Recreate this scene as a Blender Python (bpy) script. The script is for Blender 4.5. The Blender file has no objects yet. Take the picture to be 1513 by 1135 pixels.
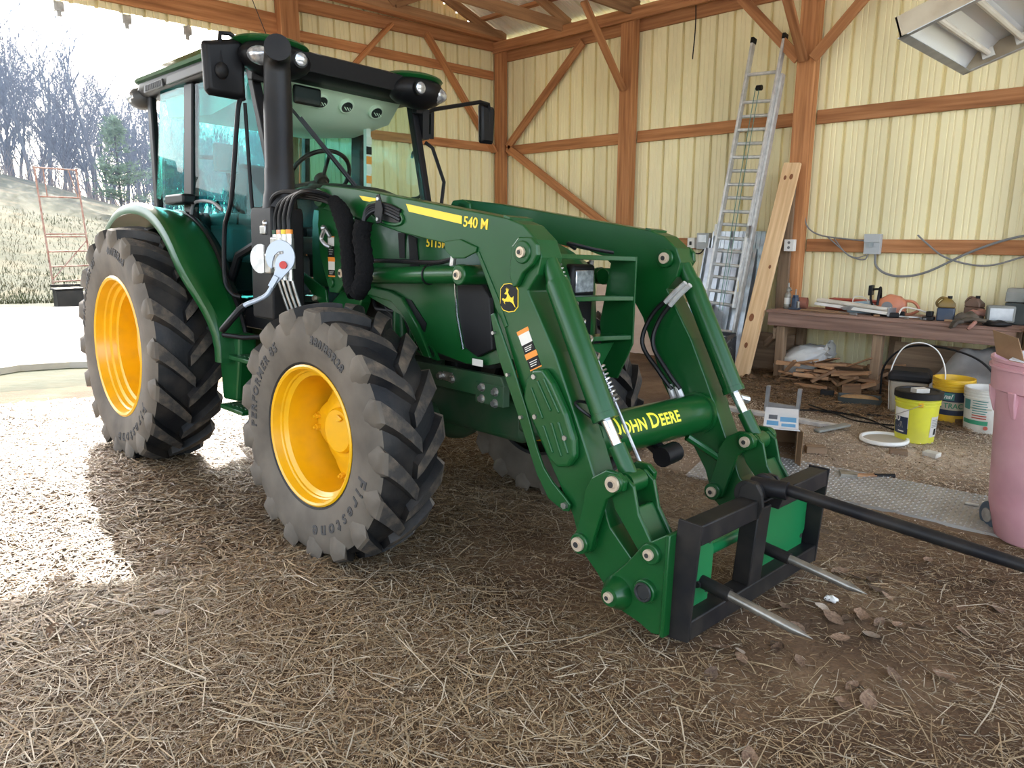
import bpy, bmesh, math, random
import numpy as np
from mathutils import Vector, Matrix
random.seed(7)
S = bpy.context.scene
COL = S.collection
PI = math.pi

# ------------------------------------------------------------------ camera, sky, sun, exposure
cam_d = bpy.data.cameras.new('camera'); cam = bpy.data.objects.new('camera', cam_d); COL.objects.link(cam)
cam_d.sensor_fit = 'HORIZONTAL'; cam_d.sensor_width = 36.0; cam_d.lens = 36.0 * 1074.03 / 1513.0
cam_d.clip_start = 0.05; cam_d.clip_end = 500
CAM = Vector((5.739, -2.891, 1.690))
yaw, pit = math.radians(45.2863), math.atan(224.5 / 1074.03)
fh = Vector((-math.cos(yaw), math.sin(yaw), 0))
fwd = fh * math.cos(pit) - Vector((0, 0, 1)) * math.sin(pit)
upv = fh * math.sin(pit) + Vector((0, 0, 1)) * math.cos(pit)
rgt = Vector((math.sin(yaw), math.cos(yaw), 0))
cam.matrix_world = Matrix(((rgt.x, upv.x, -fwd.x, CAM.x), (rgt.y, upv.y, -fwd.y, CAM.y), (rgt.z, upv.z, -fwd.z, CAM.z), (0, 0, 0, 1)))
S.camera = cam
SUN_EL, SUN_AZ = math.radians(35.9), (-0.950, 0.312)          # sun stands out over the back opening
world = bpy.data.worlds.new('sky'); S.world = world; world.use_nodes = True
wn = world.node_tree.nodes; wl = world.node_tree.links; wn.clear()
sky = wn.new('ShaderNodeTexSky'); sky.sky_type = 'NISHITA'; sky.sun_disc = False
sky.sun_elevation = SUN_EL; sky.sun_rotation = math.atan2(SUN_AZ[0], SUN_AZ[1])
sky.air_density = 1.0; sky.dust_density = 2.5; sky.ozone_density = 1.0
bgn = wn.new('ShaderNodeBackground'); bgn.inputs[1].default_value = 0.42
out = wn.new('ShaderNodeOutputWorld'); hsv = wn.new('ShaderNodeHueSaturation'); hsv.inputs['Saturation'].default_value = 0.55   # hazy winter sky
wl.new(sky.outputs[0], hsv.inputs['Color']); wl.new(hsv.outputs[0], bgn.inputs[0]); wl.new(bgn.outputs[0], out.inputs[0])
sd = bpy.data.lights.new('sun', 'SUN'); sun = bpy.data.objects.new('sun', sd); COL.objects.link(sun)
sd.energy = 6.4; sd.angle = math.radians(0.6); sd.color = (1.0, 0.95, 0.86)
sv = Vector((SUN_AZ[0] * math.cos(SUN_EL), SUN_AZ[1] * math.cos(SUN_EL), math.sin(SUN_EL)))
sun.rotation_euler = sv.to_track_quat('Z', 'Y').to_euler(); sun.location = sv * 40
S.view_settings.view_transform = 'Standard'; S.view_settings.look = 'None'
S.view_settings.exposure = 1.35; S.view_settings.gamma = 1.0; S.view_settings.use_curve_mapping = False
S.cycles.use_denoising = True; S.cycles.max_bounces = 10; S.cycles.diffuse_bounces = 8; S.cycles.transparent_max_bounces = 16
S.cycles.sample_clamp_indirect = 8.0

# ------------------------------------------------------------------ materials
def mat(name, c1, c2=None, sc=6.0, rough=0.5, metal=0.0, bump=0.0, bsc=None, det=4.0, stretch=(1, 1, 1), rnd=0.0,
        coat=0.0, lo=0.35, hi=0.65, spec=None, rough2=None, c3=None, dirt=0.0, dsc=2.0):
    m = bpy.data.materials.new(name); m.use_nodes = True
    nt = m.node_tree; n = nt.nodes; l = nt.links; b = n['Principled BSDF']
    b.inputs['Roughness'].default_value = rough; b.inputs['Metallic'].default_value = metal
    if coat: b.inputs['Coat Weight'].default_value = coat; b.inputs['Coat Roughness'].default_value = 0.12
    if spec is not None: b.inputs['Specular IOR Level'].default_value = spec
    b.inputs['Base Color'].default_value = (*c1, 1); col = None
    tc = n.new('ShaderNodeTexCoord'); mp = n.new('ShaderNodeMapping'); mp.inputs['Scale'].default_value = stretch
    l.new(tc.outputs['Object'], mp.inputs[0]); vec = mp.outputs[0]
    oi = n.new('ShaderNodeObjectInfo')
    if rnd:
        va = n.new('ShaderNodeVectorMath'); va.operation = 'MULTIPLY_ADD'
        va.inputs[1].default_value = (1, 1, 1); cx = n.new('ShaderNodeCombineXYZ')
        mu = n.new('ShaderNodeMath'); mu.operation = 'MULTIPLY'; mu.inputs[1].default_value = 37.0
        l.new(oi.outputs['Random'], mu.inputs[0])
        for i in range(3): l.new(mu.outputs[0], cx.inputs[i])
        l.new(vec, va.inputs[0]); l.new(cx.outputs[0], va.inputs[2]); vec = va.outputs[0]
    def noise(scale, detail=det):
        t = n.new('ShaderNodeTexNoise'); t.inputs['Scale'].default_value = scale; t.inputs['Detail'].default_value = detail
        l.new(vec, t.inputs['Vector']); return t.outputs['Fac']
    if c2 is not None:
        f = noise(sc); r = n.new('ShaderNodeValToRGB'); l.new(f, r.inputs[0])
        r.color_ramp.elements[0].position = lo; r.color_ramp.elements[1].position = hi
        r.color_ramp.elements[0].color = (*c1, 1); r.color_ramp.elements[1].color = (*c2, 1)
        if c3 is not None:
            e = r.color_ramp.elements.new((lo + hi) / 2); e.color = (*c3, 1)
        col = r.outputs[0]
        if rough2 is not None:
            mr = n.new('ShaderNodeMapRange'); l.new(f, mr.inputs[0]); mr.inputs[1].default_value = lo; mr.inputs[2].default_value = hi
            mr.inputs[3].default_value = rough; mr.inputs[4].default_value = rough2; l.new(mr.outputs[0], b.inputs['Roughness'])
    if rnd:
        hs = n.new('ShaderNodeHueSaturation'); mr = n.new('ShaderNodeMapRange')
        l.new(oi.outputs['Random'], mr.inputs[0]); mr.inputs[3].default_value = 1 - rnd; mr.inputs[4].default_value = 1 + rnd
        l.new(mr.outputs[0], hs.inputs['Value'])
        if col: l.new(col, hs.inputs['Color'])
        else: hs.inputs['Color'].default_value = (*c1, 1)
        col = hs.outputs[0]
    if dirt:
        f = noise(dsc, 6.0); r = n.new('ShaderNodeMapRange'); l.new(f, r.inputs[0]); r.inputs[1].default_value = 0.45; r.inputs[2].default_value = 0.72
        r.inputs[4].default_value = dirt
        mx = n.new('ShaderNodeMix'); mx.data_type = 'RGBA'; l.new(r.outputs[0], mx.inputs[0])
        if col: l.new(col, mx.inputs[6])
        else: mx.inputs[6].default_value = (*c1, 1)
        mx.inputs[7].default_value = (0.16, 0.125, 0.09, 1); col = mx.outputs[2]
    if col: l.new(col, b.inputs['Base Color'])
    if bump:
        bp = n.new('ShaderNodeBump'); bp.inputs['Strength'].default_value = bump; bp.inputs['Distance'].default_value = 0.02
        l.new(noise(bsc or sc), bp.inputs['Height']); l.new(bp.outputs[0], b.inputs['Normal'])
    return m

def glass_mat(name, tint, refl=0.08):
    m = bpy.data.materials.new(name); m.use_nodes = True; nt = m.node_tree; n = nt.nodes; l = nt.links; n.clear()
    o = n.new('ShaderNodeOutputMaterial'); t = n.new('ShaderNodeBsdfTransparent'); t.inputs[0].default_value = (*tint, 1)
    g = n.new('ShaderNodeBsdfGlossy'); g.inputs['Roughness'].default_value = 0.03
    lw = n.new('ShaderNodeLayerWeight'); lw.inputs[0].default_value = 0.5
    pw = n.new('ShaderNodeMath'); pw.operation = 'POWER'; pw.inputs[1].default_value = 4.0; l.new(lw.outputs['Facing'], pw.inputs[0])
    fr = n.new('ShaderNodeMath'); fr.operation = 'MULTIPLY_ADD'; fr.inputs[1].default_value = 0.35; fr.inputs[2].default_value = 0.02; l.new(pw.outputs[0], fr.inputs[0])
    mx = n.new('ShaderNodeMixShader'); l.new(fr.outputs[0], mx.inputs[0]); l.new(t.outputs[0], mx.inputs[1]); l.new(g.outputs[0], mx.inputs[2])
    l.new(mx.outputs[0], o.inputs[0]); return m

M = {}
def wood(name, a, b_, c=None, rnd=0.18, rough=0.75, gs=26):
    M[name] = mat(name, a, b_, sc=gs, stretch=(0.05, 1, 1), rough=rough, bump=0.25, bsc=40, rnd=rnd, lo=0.3, hi=0.72, c3=c, det=6)
wood('post_wood', (0.27, 0.105, 0.036), (0.53, 0.25, 0.105), (0.42, 0.18, 0.068))
wood('truss_wood', (0.24, 0.12, 0.055), (0.42, 0.23, 0.11))
wood('bench_wood', (0.17, 0.095, 0.07), (0.33, 0.20, 0.15))
wood('old_wood', (0.16, 0.10, 0.06), (0.30, 0.20, 0.12), rnd=0.3)
wood('new_pine', (0.58, 0.36, 0.18), (0.78, 0.55, 0.32), rnd=0.05, gs=30)
wood('scrap_wood', (0.20, 0.10, 0.048), (0.42, 0.24, 0.12), rnd=0.4)
M['siding'] = mat('cream_siding', (0.90, 0.82, 0.51), (0.83, 0.75, 0.46), sc=1.6, stretch=(1, 1, 0.25), rough=0.42, lo=0.4, hi=0.75, dirt=0.25, dsc=1.3)
M['roof_sheet'] = mat('roof_sheet_white', (0.90, 0.86, 0.73), (0.82, 0.77, 0.63), sc=2, rough=0.45)
M['green'] = mat('tractor_green', (0.0035, 0.062, 0.012), (0.006, 0.070, 0.017), sc=3, rough=0.30, coat=0.2, spec=.35, lo=0.4, hi=0.75, rough2=0.38)
M['green_dusty'] = mat('tractor_green_dusty', (0.010, 0.055, 0.018), (0.05, 0.062, 0.036), sc=5, rough=0.55, lo=0.4, hi=0.8)
M['bright_green'] = mat('carrier_green', (0.006, 0.15, 0.045), rough=0.35, coat=0.2)
M['yellow'] = mat('wheel_yellow', (0.80, 0.42, 0.004), (0.70, 0.36, 0.006), sc=7, rough=0.32, coat=0.25, lo=0.5, hi=0.85, dirt=0.12, dsc=9)
M['decal_yellow'] = mat('decal_yellow', (0.85, 0.60, 0.02), rough=0.4)
M['decal_lime'] = mat('decal_lime', (0.78, 0.72, 0.05), rough=0.4)
M['tread'] = mat('tread_rubber', (0.007, 0.0075, 0.009), (0.013, 0.013, 0.013), sc=6, spec=.28, rough=0.45, rough2=0.62, bump=0.1, bsc=60, dirt=0.18, dsc=5)
M['lugtop'] = mat('lug_dusty_rubber', (0.034, 0.030, 0.026), (0.135, 0.102, 0.07), sc=14, rough=0.8, bump=0.3, bsc=50, lo=0.45, hi=0.8)
M['sidewall'] = mat('sidewall_dusty_rubber', (0.074, 0.060, 0.045), (0.160, 0.132, 0.100), sc=4.5, rough=0.72, lo=0.3, hi=0.8, bump=0.06, bsc=25)
M['lettering'] = mat('sidewall_letter_rubber', (0.045, 0.042, 0.04), rough=0.7)
M['black'] = mat('black_plastic', (0.0055, 0.0055, 0.0065), rough=0.45, spec=.25)
M['black_dusty'] = mat('black_dusty_plastic', (0.008, 0.008, 0.009), (0.020, 0.018, 0.017), sc=3, rough=0.52, spec=.25)
M['stack'] = mat('exhaust_black', (0.007, 0.007, 0.008), (0.013, 0.012, 0.012), sc=5, spec=.28, rough=0.42, bump=0.05, bsc=8)
M['frame_black'] = mat('spear_frame_black', (0.007, 0.007, 0.009), (0.014, 0.013, 0.012), sc=6, rough=0.48, spec=.25, dirt=0.1, dsc=7)
M['fabric'] = mat('hose_sleeve_black', (0.005, 0.005, 0.0055), rough=0.9, spec=.15, bump=0.5, bsc=70)
M['hose'] = mat('hose_rubber', (0.007, 0.007, 0.008), rough=0.42, spec=.3)
M['chrome'] = mat('chrome', (0.62, 0.63, 0.65), rough=0.12, metal=1.0)
M['steel'] = mat('zinc_steel', (0.55, 0.55, 0.54), (0.36, 0.35, 0.34), sc=20, rough=0.32, metal=0.9)
M['bright_steel'] = mat('bright_lever_steel', (0.40, 0.45, 0.52), rough=0.40, metal=0.4)
M['worn_steel'] = mat('worn_spear_steel', (0.20, 0.19, 0.165), (0.34, 0.32, 0.28), sc=14, rough=0.35, metal=0.75)
M['brass'] = mat('pin_head_tan', (0.56, 0.46, 0.34), rough=0.4, metal=0.4)
M['cream'] = mat('cab_headliner_cream', (0.80, 0.82, 0.68), rough=0.75)
M['seat'] = mat('seat_fabric', (0.05, 0.055, 0.06), rough=0.8)
M['gray'] = mat('gray_plastic', (0.18, 0.18, 0.18), rough=0.5)
M['dark_gray'] = mat('dark_gray_plastic', (0.05, 0.052, 0.055), rough=0.5)
M['dark'] = mat('engine_dark', (0.010, 0.012, 0.012), (0.024, 0.022, 0.02), sc=9, rough=0.6)
M['lens'] = mat('lamp_lens', (0.62, 0.64, 0.66), (0.30, 0.31, 0.33), sc=40, rough=0.12, metal=0.6)
M['amber'] = mat('amber_lens', (0.75, 0.28, 0.12), (0.6, 0.5, 0.45), sc=30, rough=0.15)
M['white'] = mat('white_paint', (0.75, 0.74, 0.70), rough=0.5)
M['decal_white'] = mat('decal_white', (0.70, 0.68, 0.62), rough=0.5)
M['orange'] = mat('decal_orange', (0.80, 0.26, 0.03), rough=0.45)
M['red'] = mat('red_plastic', (0.50, 0.025, 0.02), rough=0.4)
M['glass'] = glass_mat('cab_glass_tinted', (0.46, 0.80, 0.80))
M['window_glass'] = glass_mat('windshield_glass', (0.92, 0.985, 0.955))
M['alu'] = mat('aluminium', (0.66, 0.655, 0.64), (0.50, 0.50, 0.49), sc=18, rough=0.45, metal=0.45)
M['galv'] = mat('galvanised_sheet', (0.50, 0.52, 0.54), (0.38, 0.40, 0.43), sc=10, rough=0.33, metal=0.7)

# ------------------------------------------------------------------ mesh helpers
class MB:
    def __init__(s): s.v = []; s.f = []; s.mi = []; s.cur = 0
    def add(s, vs, fs, mi=None):
        o = len(s.v); s.v += [tuple(v) for v in vs]
        for f in fs: s.f.append([o + i for i in f]); s.mi.append(s.cur if mi is None else mi)
        return s
    def box(s, lo, hi, Mx=None):
        (a, b, c), (d, e, f) = lo, hi
        vs = [Vector(p) for p in ((a, b, c), (d, b, c), (d, e, c), (a, e, c), (a, b, f), (d, b, f), (d, e, f), (a, e, f))]
        if Mx is not None: vs = [Mx @ v for v in vs]
        return s.add(vs, [(0, 3, 2, 1), (4, 5, 6, 7), (0, 1, 5, 4), (1, 2, 6, 5), (2, 3, 7, 6), (3, 0, 4, 7)])
    def cbox(s, c, d, Mx=None):
        T = Matrix.Translation(Vector(c)); T = T @ Mx.to_4x4() if Mx is not None else T
        return s.box((-d[0] / 2, -d[1] / 2, -d[2] / 2), (d[0] / 2, d[1] / 2, d[2] / 2), T)
    def prism(s, pts, ax, a, b):
        def P(p, t): return {'y': (p[0], t, p[1]), 'x': (t, p[0], p[1]), 'z': (p[0], p[1], t)}[ax]
        n = len(pts)
        return s.add([P(p, a) for p in pts] + [P(p, b) for p in pts],
                     [list(range(n))[::-1], list(range(n, 2 * n))] + [(i, (i + 1) % n, n + (i + 1) % n, n + i) for i in range(n)])
    def bar(s, p0, p1, w, h, up=(0, 0, 1)):
        p0, p1 = Vector(p0), Vector(p1); x = (p1 - p0); L = x.length; x.normalize(); up = Vector(up)
        y = up.cross(x)
        if y.length < 1e-4: y = Vector((0, 1, 0)).cross(x)
        y.normalize(); z = x.cross(y)
        Mx = Matrix(((x.x, y.x, z.x, p0.x), (x.y, y.y, z.y, p0.y), (x.z, y.z, z.z, p0.z), (0, 0, 0, 1)))
        return s.box((0, -w / 2, -h / 2), (L, w / 2, h / 2), Mx)
    def rings(s, R, caps=(True, True), closed=False):
        n = len(R[0]); o = len(s.v)
        vs = [p for r in R for p in r]; fs = []
        m = len(R)
        for i in range(m if closed else m - 1):
            j = (i + 1) % m
            for k in range(n): fs.append((i * n + k, i * n + (k + 1) % n, j * n + (k + 1) % n, j * n + k))
        if not closed:
            if caps[0]: fs.append(list(range(n))[::-1])
            if caps[1]: fs.append(list(range((m - 1) * n, m * n)))
        return s.add(vs, fs)
    def tube(s, path, r, n=8, caps=True, closed=False):
        P = [Vector(p) for p in path]; m = len(P); R = []
        rr = r if isinstance(r, (list, tuple)) else [r] * m
        t0 = (P[1] - P[0]).normalized(); u = Vector((0, 0, 1)) if abs(t0.z) < 0.9 else Vector((1, 0, 0))
        u = (u - t0 * u.dot(t0)).normalized()
        for i in range(m):
            a = P[i + 1] if i + 1 < m else (P[0] if closed else P[i]); b = P[i - 1] if i > 0 else (P[-1] if closed else P[0])
            t = (a - b).normalized(); u = u - t * u.dot(t)
            u = u.normalized() if u.length > 1e-6 else t.orthogonal().normalized()
            w = t.cross(u)
            R.append([P[i] + (u * math.cos(2 * PI * k / n) + w * math.sin(2 * PI * k / n)) * rr[i] for k in range(n)])
        return s.rings(R, (caps, caps), closed)
    def cyl(s, p0, p1, r0, r1=None, n=16, caps=True): return s.tube([p0, p1], [r0, r0 if r1 is None else r1], n, caps)
    def lathe(s, prof, c=(0, 0, 0), ax='z', n=24, caps=(False, False), closed=False, squash=None):
        R = []
        for r, h in prof:
            ring = []
            for k in range(n):
                a = 2 * PI * k / n; x, y = r * math.cos(a), r * math.sin(a)
                p = {'z': (x, y, h), 'y': (x, h, y), 'x': (h, x, y)}[ax]
                ring.append((p[0] + c[0], p[1] + c[1], p[2] + c[2]))
            R.append(ring)
        return s.rings(R, caps, closed)
    def ball(s, c, r, nu=12, nv=8):
        rx, ry, rz = r if isinstance(r, (list, tuple)) else (r, r, r)
        R = []
        for j in range(nv + 1):
            a = -PI / 2 + PI * j / nv; q = max(math.cos(a), 0.02)
            R.append([(c[0] + rx * q * math.cos(2 * PI * k / nu), c[1] + ry * q * math.sin(2 * PI * k / nu), c[2] + rz * math.sin(a)) for k in range(nu)])
        return s.rings(R)
    def xf(s, Mx, i0=0):
        s.v = s.v[:i0] + [tuple(Mx @ Vector(p)) for p in s.v[i0:]]; return s
    def build(s, name, m, parent=None, smooth=35, bevel=0, seg=2, loc=None, rot=None, recalc=True, mats=None):
        me = bpy.data.meshes.new(name); me.from_pydata(s.v, [], s.f)
        if recalc:
            b = bmesh.new(); b.from_mesh(me); bmesh.ops.recalc_face_normals(b, faces=b.faces); b.to_mesh(me); b.free()
        for x in (mats or [m]): me.materials.append(M[x] if isinstance(x, str) else x)
        if mats: me.polygons.foreach_set('material_index', s.mi)
        if smooth:
            me.shade_smooth(); me.set_sharp_from_angle(angle=math.radians(smooth))
        o = bpy.data.objects.new(name, me); COL.objects.link(o)
        if parent: o.parent = parent
        if loc is not None: o.location = loc
        if rot is not None: o.rotation_euler = rot
        if bevel:
            bv = o.modifiers.new('bevel', 'BEVEL'); bv.width = bevel; bv.segments = seg; bv.limit_method = 'ANGLE'; bv.angle_limit = math.radians(40)
        return o

def tag(o, label=None, cat=None, group=None, kind=None):
    for k, v in (('label', label), ('category', cat), ('group', group), ('kind', kind)):
        if v: o[k] = v
    return o
def empty(name, loc=(0, 0, 0), rot=(0, 0, 0), parent=None):
    o = bpy.data.objects.new(name, None); COL.objects.link(o); o.location = loc; o.rotation_euler = rot; o.empty_display_size = 0.1
    if parent: o.parent = parent
    return o
def copy_tree(o, parent=None):
    c = o.copy(); COL.objects.link(c)
    if parent is not None: c.parent = parent
    for ch in o.children: copy_tree(ch, c)
    return c
def beam(name, p0, p1, w, h, m, parent=None, up=(0, 0, 1), bevel=0.004):
    """straight timber or bar of its own local frame (length along X, w across, h along up)"""
    p0, p1 = Vector(p0), Vector(p1); x = p1 - p0; L = x.length; x.normalize(); y = Vector(up).cross(x)
    if y.length < 1e-4: y = Vector((0, 1, 0)).cross(x)
    y.normalize(); z = x.cross(y)
    b = MB(); b.box((0, -w / 2, -h / 2), (L, w / 2, h / 2))
    o = b.build(name, m, parent, smooth=0, bevel=bevel, seg=1)
    o.matrix_basis = Matrix(((x.x, y.x, z.x, p0.x), (x.y, y.y, z.y, p0.y), (x.z, y.z, z.z, p0.z), (0, 0, 0, 1)))
    return o
def text_geo(txt, size, ext=0.0, bold=0.0, spacing=1.0):
    c = bpy.data.curves.new('t', 'FONT'); c.body = txt; c.size = size; c.extrude = ext; c.offset = bold; c.space_character = spacing
    c.align_x = 'CENTER'; c.align_y = 'CENTER'; c.resolution_u = 3
    o = bpy.data.objects.new('t', c); COL.objects.link(o); dg = bpy.context.evaluated_depsgraph_get(); dg.update()
    me = bpy.data.meshes.new_from_object(o.evaluated_get(dg))
    vs = [v.co.copy() for v in me.vertices]; fs = [list(p.vertices) for p in me.polygons]
    bpy.data.objects.remove(o); bpy.data.curves.remove(c); bpy.data.meshes.remove(me)
    return vs, fs
def sliced(vs, fs, ax, step):
    """cut flat text geometry into strips so that it can be wrapped round a curved surface"""
    b = bmesh.new(); bv = [b.verts.new(v) for v in vs]; b.verts.ensure_lookup_table()
    for f in fs:
        try: b.faces.new([bv[i] for i in f])
        except ValueError: pass
    lo = min(v[ax] for v in vs); hi = max(v[ax] for v in vs); n = Vector((1, 0, 0)) if ax == 0 else Vector((0, 1, 0)); t = lo + step
    while t < hi:
        bmesh.ops.bisect_plane(b, geom=b.verts[:] + b.edges[:] + b.faces[:], plane_co=n * t, plane_no=n); t += step
    b.verts.index_update(); o = ([v.co.copy() for v in b.verts], [[v.index for v in f.verts] for f in b.faces]); b.free(); return o
def frame_mx(o, x, y):
    """matrix that lays flat text (local XY) at o with its baseline along x and its up along y"""
    x = Vector(x).normalized(); y = Vector(y); y = (y - x * y.dot(x)).normalized(); z = x.cross(y); o = Vector(o)
    return Matrix(((x.x, y.x, z.x, o.x), (x.y, y.y, z.y, o.y), (x.z, y.z, z.z, o.z), (0, 0, 0, 1)))
def text(name, txt, size, Mx, m, parent=None, ext=0.001, bold=0.0, spacing=1.0):
    vs, fs = text_geo(txt, size, ext, bold, spacing); b = MB(); b.add([Mx @ v for v in vs], fs)
    return b.build(name, m, parent, smooth=0, recalc=False)
def smooth01(t): t = max(0.0, min(1.0, t)); return t * t * (3 - 2 * t)
def catmull(P, k=6):
    P = [Vector(p) for p in P]; Q = [P[0] * 2 - P[1]] + P + [P[-1] * 2 - P[-2]]; out = []
    for i in range(1, len(Q) - 2):
        a, b, c, d = Q[i - 1:i + 3]
        for j in range(k):
            t = j / k
            out.append(0.5 * ((2 * b) + (c - a) * t + (2 * a - 5 * b + 4 * c - d) * t * t + (3 * b - a - 3 * c + d) * t ** 3))
    out.append(P[-1]); return out

# ------------------------------------------------------------------ ground height
def GB(x, y):
    """tyre-trodden dip from the front wheels forward, and the dirt pushed up under the spear frame"""
    e = np.exp(-(np.asarray(y) / 1.9) ** 4)
    u = np.clip((np.asarray(x) - 0.6) / 1.7, 0, 1); v = np.clip((np.asarray(x) - 3.1) / 1.3, 0, 1)
    u = u * u * (3 - 2 * u); v = v * v * (3 - 2 * v)
    return -0.095 * u * (1 - 0.75 * v) * e + 0.07 * np.exp(-((x - 4.45) / 0.45) ** 2 - (y / 0.8) ** 4)
def ground(x, y):
    p = 0.003 * x - 0.048 * y
    t = smooth01((y - 0.6) / 1.8)
    z = p * (1 - t) + 0.10 * t + float(GB(x, y))
    return z + 0.012 * math.sin(x * 2.3 + 1.0) * math.sin(y * 2.9 + 0.4)
TR = Matrix(((0.999978, 0.006038, -0.002855, 0), (-0.005895, 0.99885, 0.047587, 0), (0.003139, -0.04757, 0.998863, 0), (0, 0, 0, 1)))
# ------------------------------------------------------------------ SETTING: ground, barn shell, yard, hill, wood
YW, XB = 5.48, -2.80          # inner faces of the right wall and of the back wall
def grid(x0, x1, nx, y0, y1, ny, zf):
    xs = np.linspace(x0, x1, nx); ys = np.linspace(y0, y1, ny)
    v = [(x, y, zf(x, y)) for x in xs for y in ys]
    f = [(i * ny + j, (i + 1) * ny + j, (i + 1) * ny + j + 1, i * ny + j + 1) for i in range(nx - 1) for j in range(ny - 1)]
    b = MB(); b.add(v, f); return b
rg = random.Random(3)
def floor_z(x, y): return ground(x, y) + rg.uniform(-0.006, 0.006)
M['dirt'] = mat('packed_dirt_and_chaff', (0.072, 0.037, 0.015), (0.20, 0.125, 0.065), sc=2.2, rough=0.95, bump=0.6, bsc=45, lo=0.32, hi=0.72, c3=(0.122, 0.068, 0.031), det=9)
dn = M['dirt'].node_tree; pb = dn.nodes['Principled BSDF']; pa = dn.nodes.new('ShaderNodeAttribute'); pa.attribute_name = 'dust_and_light'; pm = dn.nodes.new('ShaderNodeMix'); pm.data_type = 'RGBA'
src = pb.inputs['Base Color'].links[0].from_socket; dn.links.new(pa.outputs['Fac'], pm.inputs[0]); dn.links.new(src, pm.inputs[6]); pm.inputs[7].default_value = (0.60, 0.49, 0.37, 1); dn.links.new(pm.outputs[2], pb.inputs['Base Color'])  # dust tone raised to include brighter light from the open front
fl = grid(-3.2, 8.6, 170, -7.0, 5.6, 180, floor_z).build('floor', 'dirt', smooth=60, recalc=False); 
ca = fl.data.color_attributes.new('dust_and_light', 'FLOAT_COLOR', 'POINT'); dust = []
for v in fl.data.vertices:                                       # pale dry dust toward the bench, lightened further for the stronger light there
    x, y = v.co.x, v.co.y; q = math.exp(-((x - 4.0 - .25 * (y - 2.6)) / 1.1) ** 4 - ((y - 2.7) / .95) ** 4) * (.65 + .35 * math.sin(3.1 * x + 1.3 * y) * math.sin(4.3 * y - 1.7 * x)); q = max(q, .35 * math.exp(-((y - 1.7) / 1.2) ** 4 - ((x - 3.2) / 1.2) ** 4)); dust += [q, q, q, 1]
ca.data.foreach_set('color', dust)
tag(fl, 'packed brown dirt barn floor strewn with straw and chaff', 'floor', kind='structure')

def hill(x, y):
    d = -x - 17.0
    base = -0.048 * max(-4.0, min(4.0, y)) - 0.05
    if x > -2.6: base -= 0.35
    if d <= 0: return base
    s = max(0.02, min(0.30, 0.258 - 0.0095 * y))
    if d < 30: h = s * (d - 1.5 * (1 - math.exp(-d / 1.5)))
    else: h = s * 28.5 - (d - 30) * 0.02
    return base + h + 0.10 * math.sin(x * 0.9) * math.sin(y * 0.8)
M['field'] = mat('dry_winter_grass', (0.050, 0.041, 0.018), (0.098, 0.079, 0.038), sc=0.8, rough=0.95, c3=(0.030, 0.036, 0.012), bump=0.8, bsc=7, det=9, lo=0.25, hi=0.7)
te = grid(-110, 40, 151, -70, 80, 101, hill).build('terrain', 'field', smooth=60, recalc=False); tag(te, 'dry grassy hillside rising behind the barn yard', 'hill', kind='structure')
M['concrete'] = mat('yard_concrete', (0.42, 0.40, 0.37), (0.50, 0.48, 0.45), sc=1.5, rough=0.9, bump=0.2, bsc=20)
b = MB()
ns = 24
edge = [(-4.75 + 0.16 * math.sin(i * 1.9) + 0.1 * math.sin(i * 4.1), -9 + i * 13 / ns) for i in range(ns + 1)]
b.prism(edge + [(-14.2, 4.0), (-14.2, -9)], 'z', -0.5, 0.0)
pad = b.build('yard_slab', 'concrete', smooth=0); pad.rotation_euler = (math.atan(-0.048), 0, 0); pad.location = (0, 0, 0.03)
tag(pad, 'pale concrete yard slab with a broken edge outside the opening', 'slab', kind='structure')

M['gravel'] = mat('bounce_gravel', (0.50, 0.47, 0.42), (0.60, 0.57, 0.52), sc=3, rough=0.95, bump=0.5, bsc=30)  # for unseen yards added to bounce sunlight onto upper walls and roof
yd = grid(-14, 30, 23, -34, -7.0, 15, lambda x, y: 0.19 + 0.02 * math.sin(x * 1.1) * math.sin(y * .9)).build('bounce_yard', 'gravel', smooth=60, recalc=False); tag(yd, 'pale gravel yard added out of view along the open side to bounce sunlight in', 'yard', kind='structure')
yd2 = grid(8.6, 30, 13, -7.0, 12, 11, lambda x, y: 0.15 - .03 * y + 0.02 * math.sin(x * 1.1) * math.sin(y * .9)).build('bounce_yard', 'gravel', smooth=60, recalc=False); tag(yd2, 'pale gravel yard added out of view before the open front to bounce light in', 'yard', kind='structure')
# corrugated sheets ------------------------------------------------
RIB = [(0, 0), (0.018, 0), (0.024, 0.040), (0.054, 0.040), (0.060, 0), (0.118, 0), (0.122, 0.007), (0.134, 0.007), (0.138, 0), (0.170, 0), (0.174, 0.007), (0.186, 0.007), (0.190, 0), (0.2285, 0)]
def sheet(name, u0, zlo, ztop, place, m, parent, ribs=4):
    """ribbed panel ribs*0.2285 wide; place(u, depth, z) gives the point; zlo/ztop functions of u"""
    pr = [(u0 + k * 0.2285 + du, dd) for k in range(ribs) for du, dd in (RIB if k == ribs - 1 else RIB[:-1])]
    b = MB(); n = len(pr)
    vs = [place(u, d, zlo(u)) for u, d in pr] + [place(u, d, ztop(u)) for u, d in pr]
    th = 0.003
    vs += [place(u, d + th, zlo(u)) for u, d in pr] + [place(u, d + th, ztop(u)) for u, d in pr]
    fs = [(i, i + 1, n + i + 1, n + i) for i in range(n - 1)] + [(2 * n + i, 3 * n + i, 3 * n + i + 1, 2 * n + i + 1) for i in range(n - 1)]
    b.add(vs, fs)
    return b.build(name, m, parent, smooth=0, recalc=False)
wr = empty('wall_right'); tag(wr, 'cream ribbed metal wall behind the ladder and workbench', 'wall', kind='structure')
wb = empty('wall_back'); tag(wb, 'cream ribbed metal end wall with wide opening behind the tractor', 'wall', kind='structure')
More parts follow.
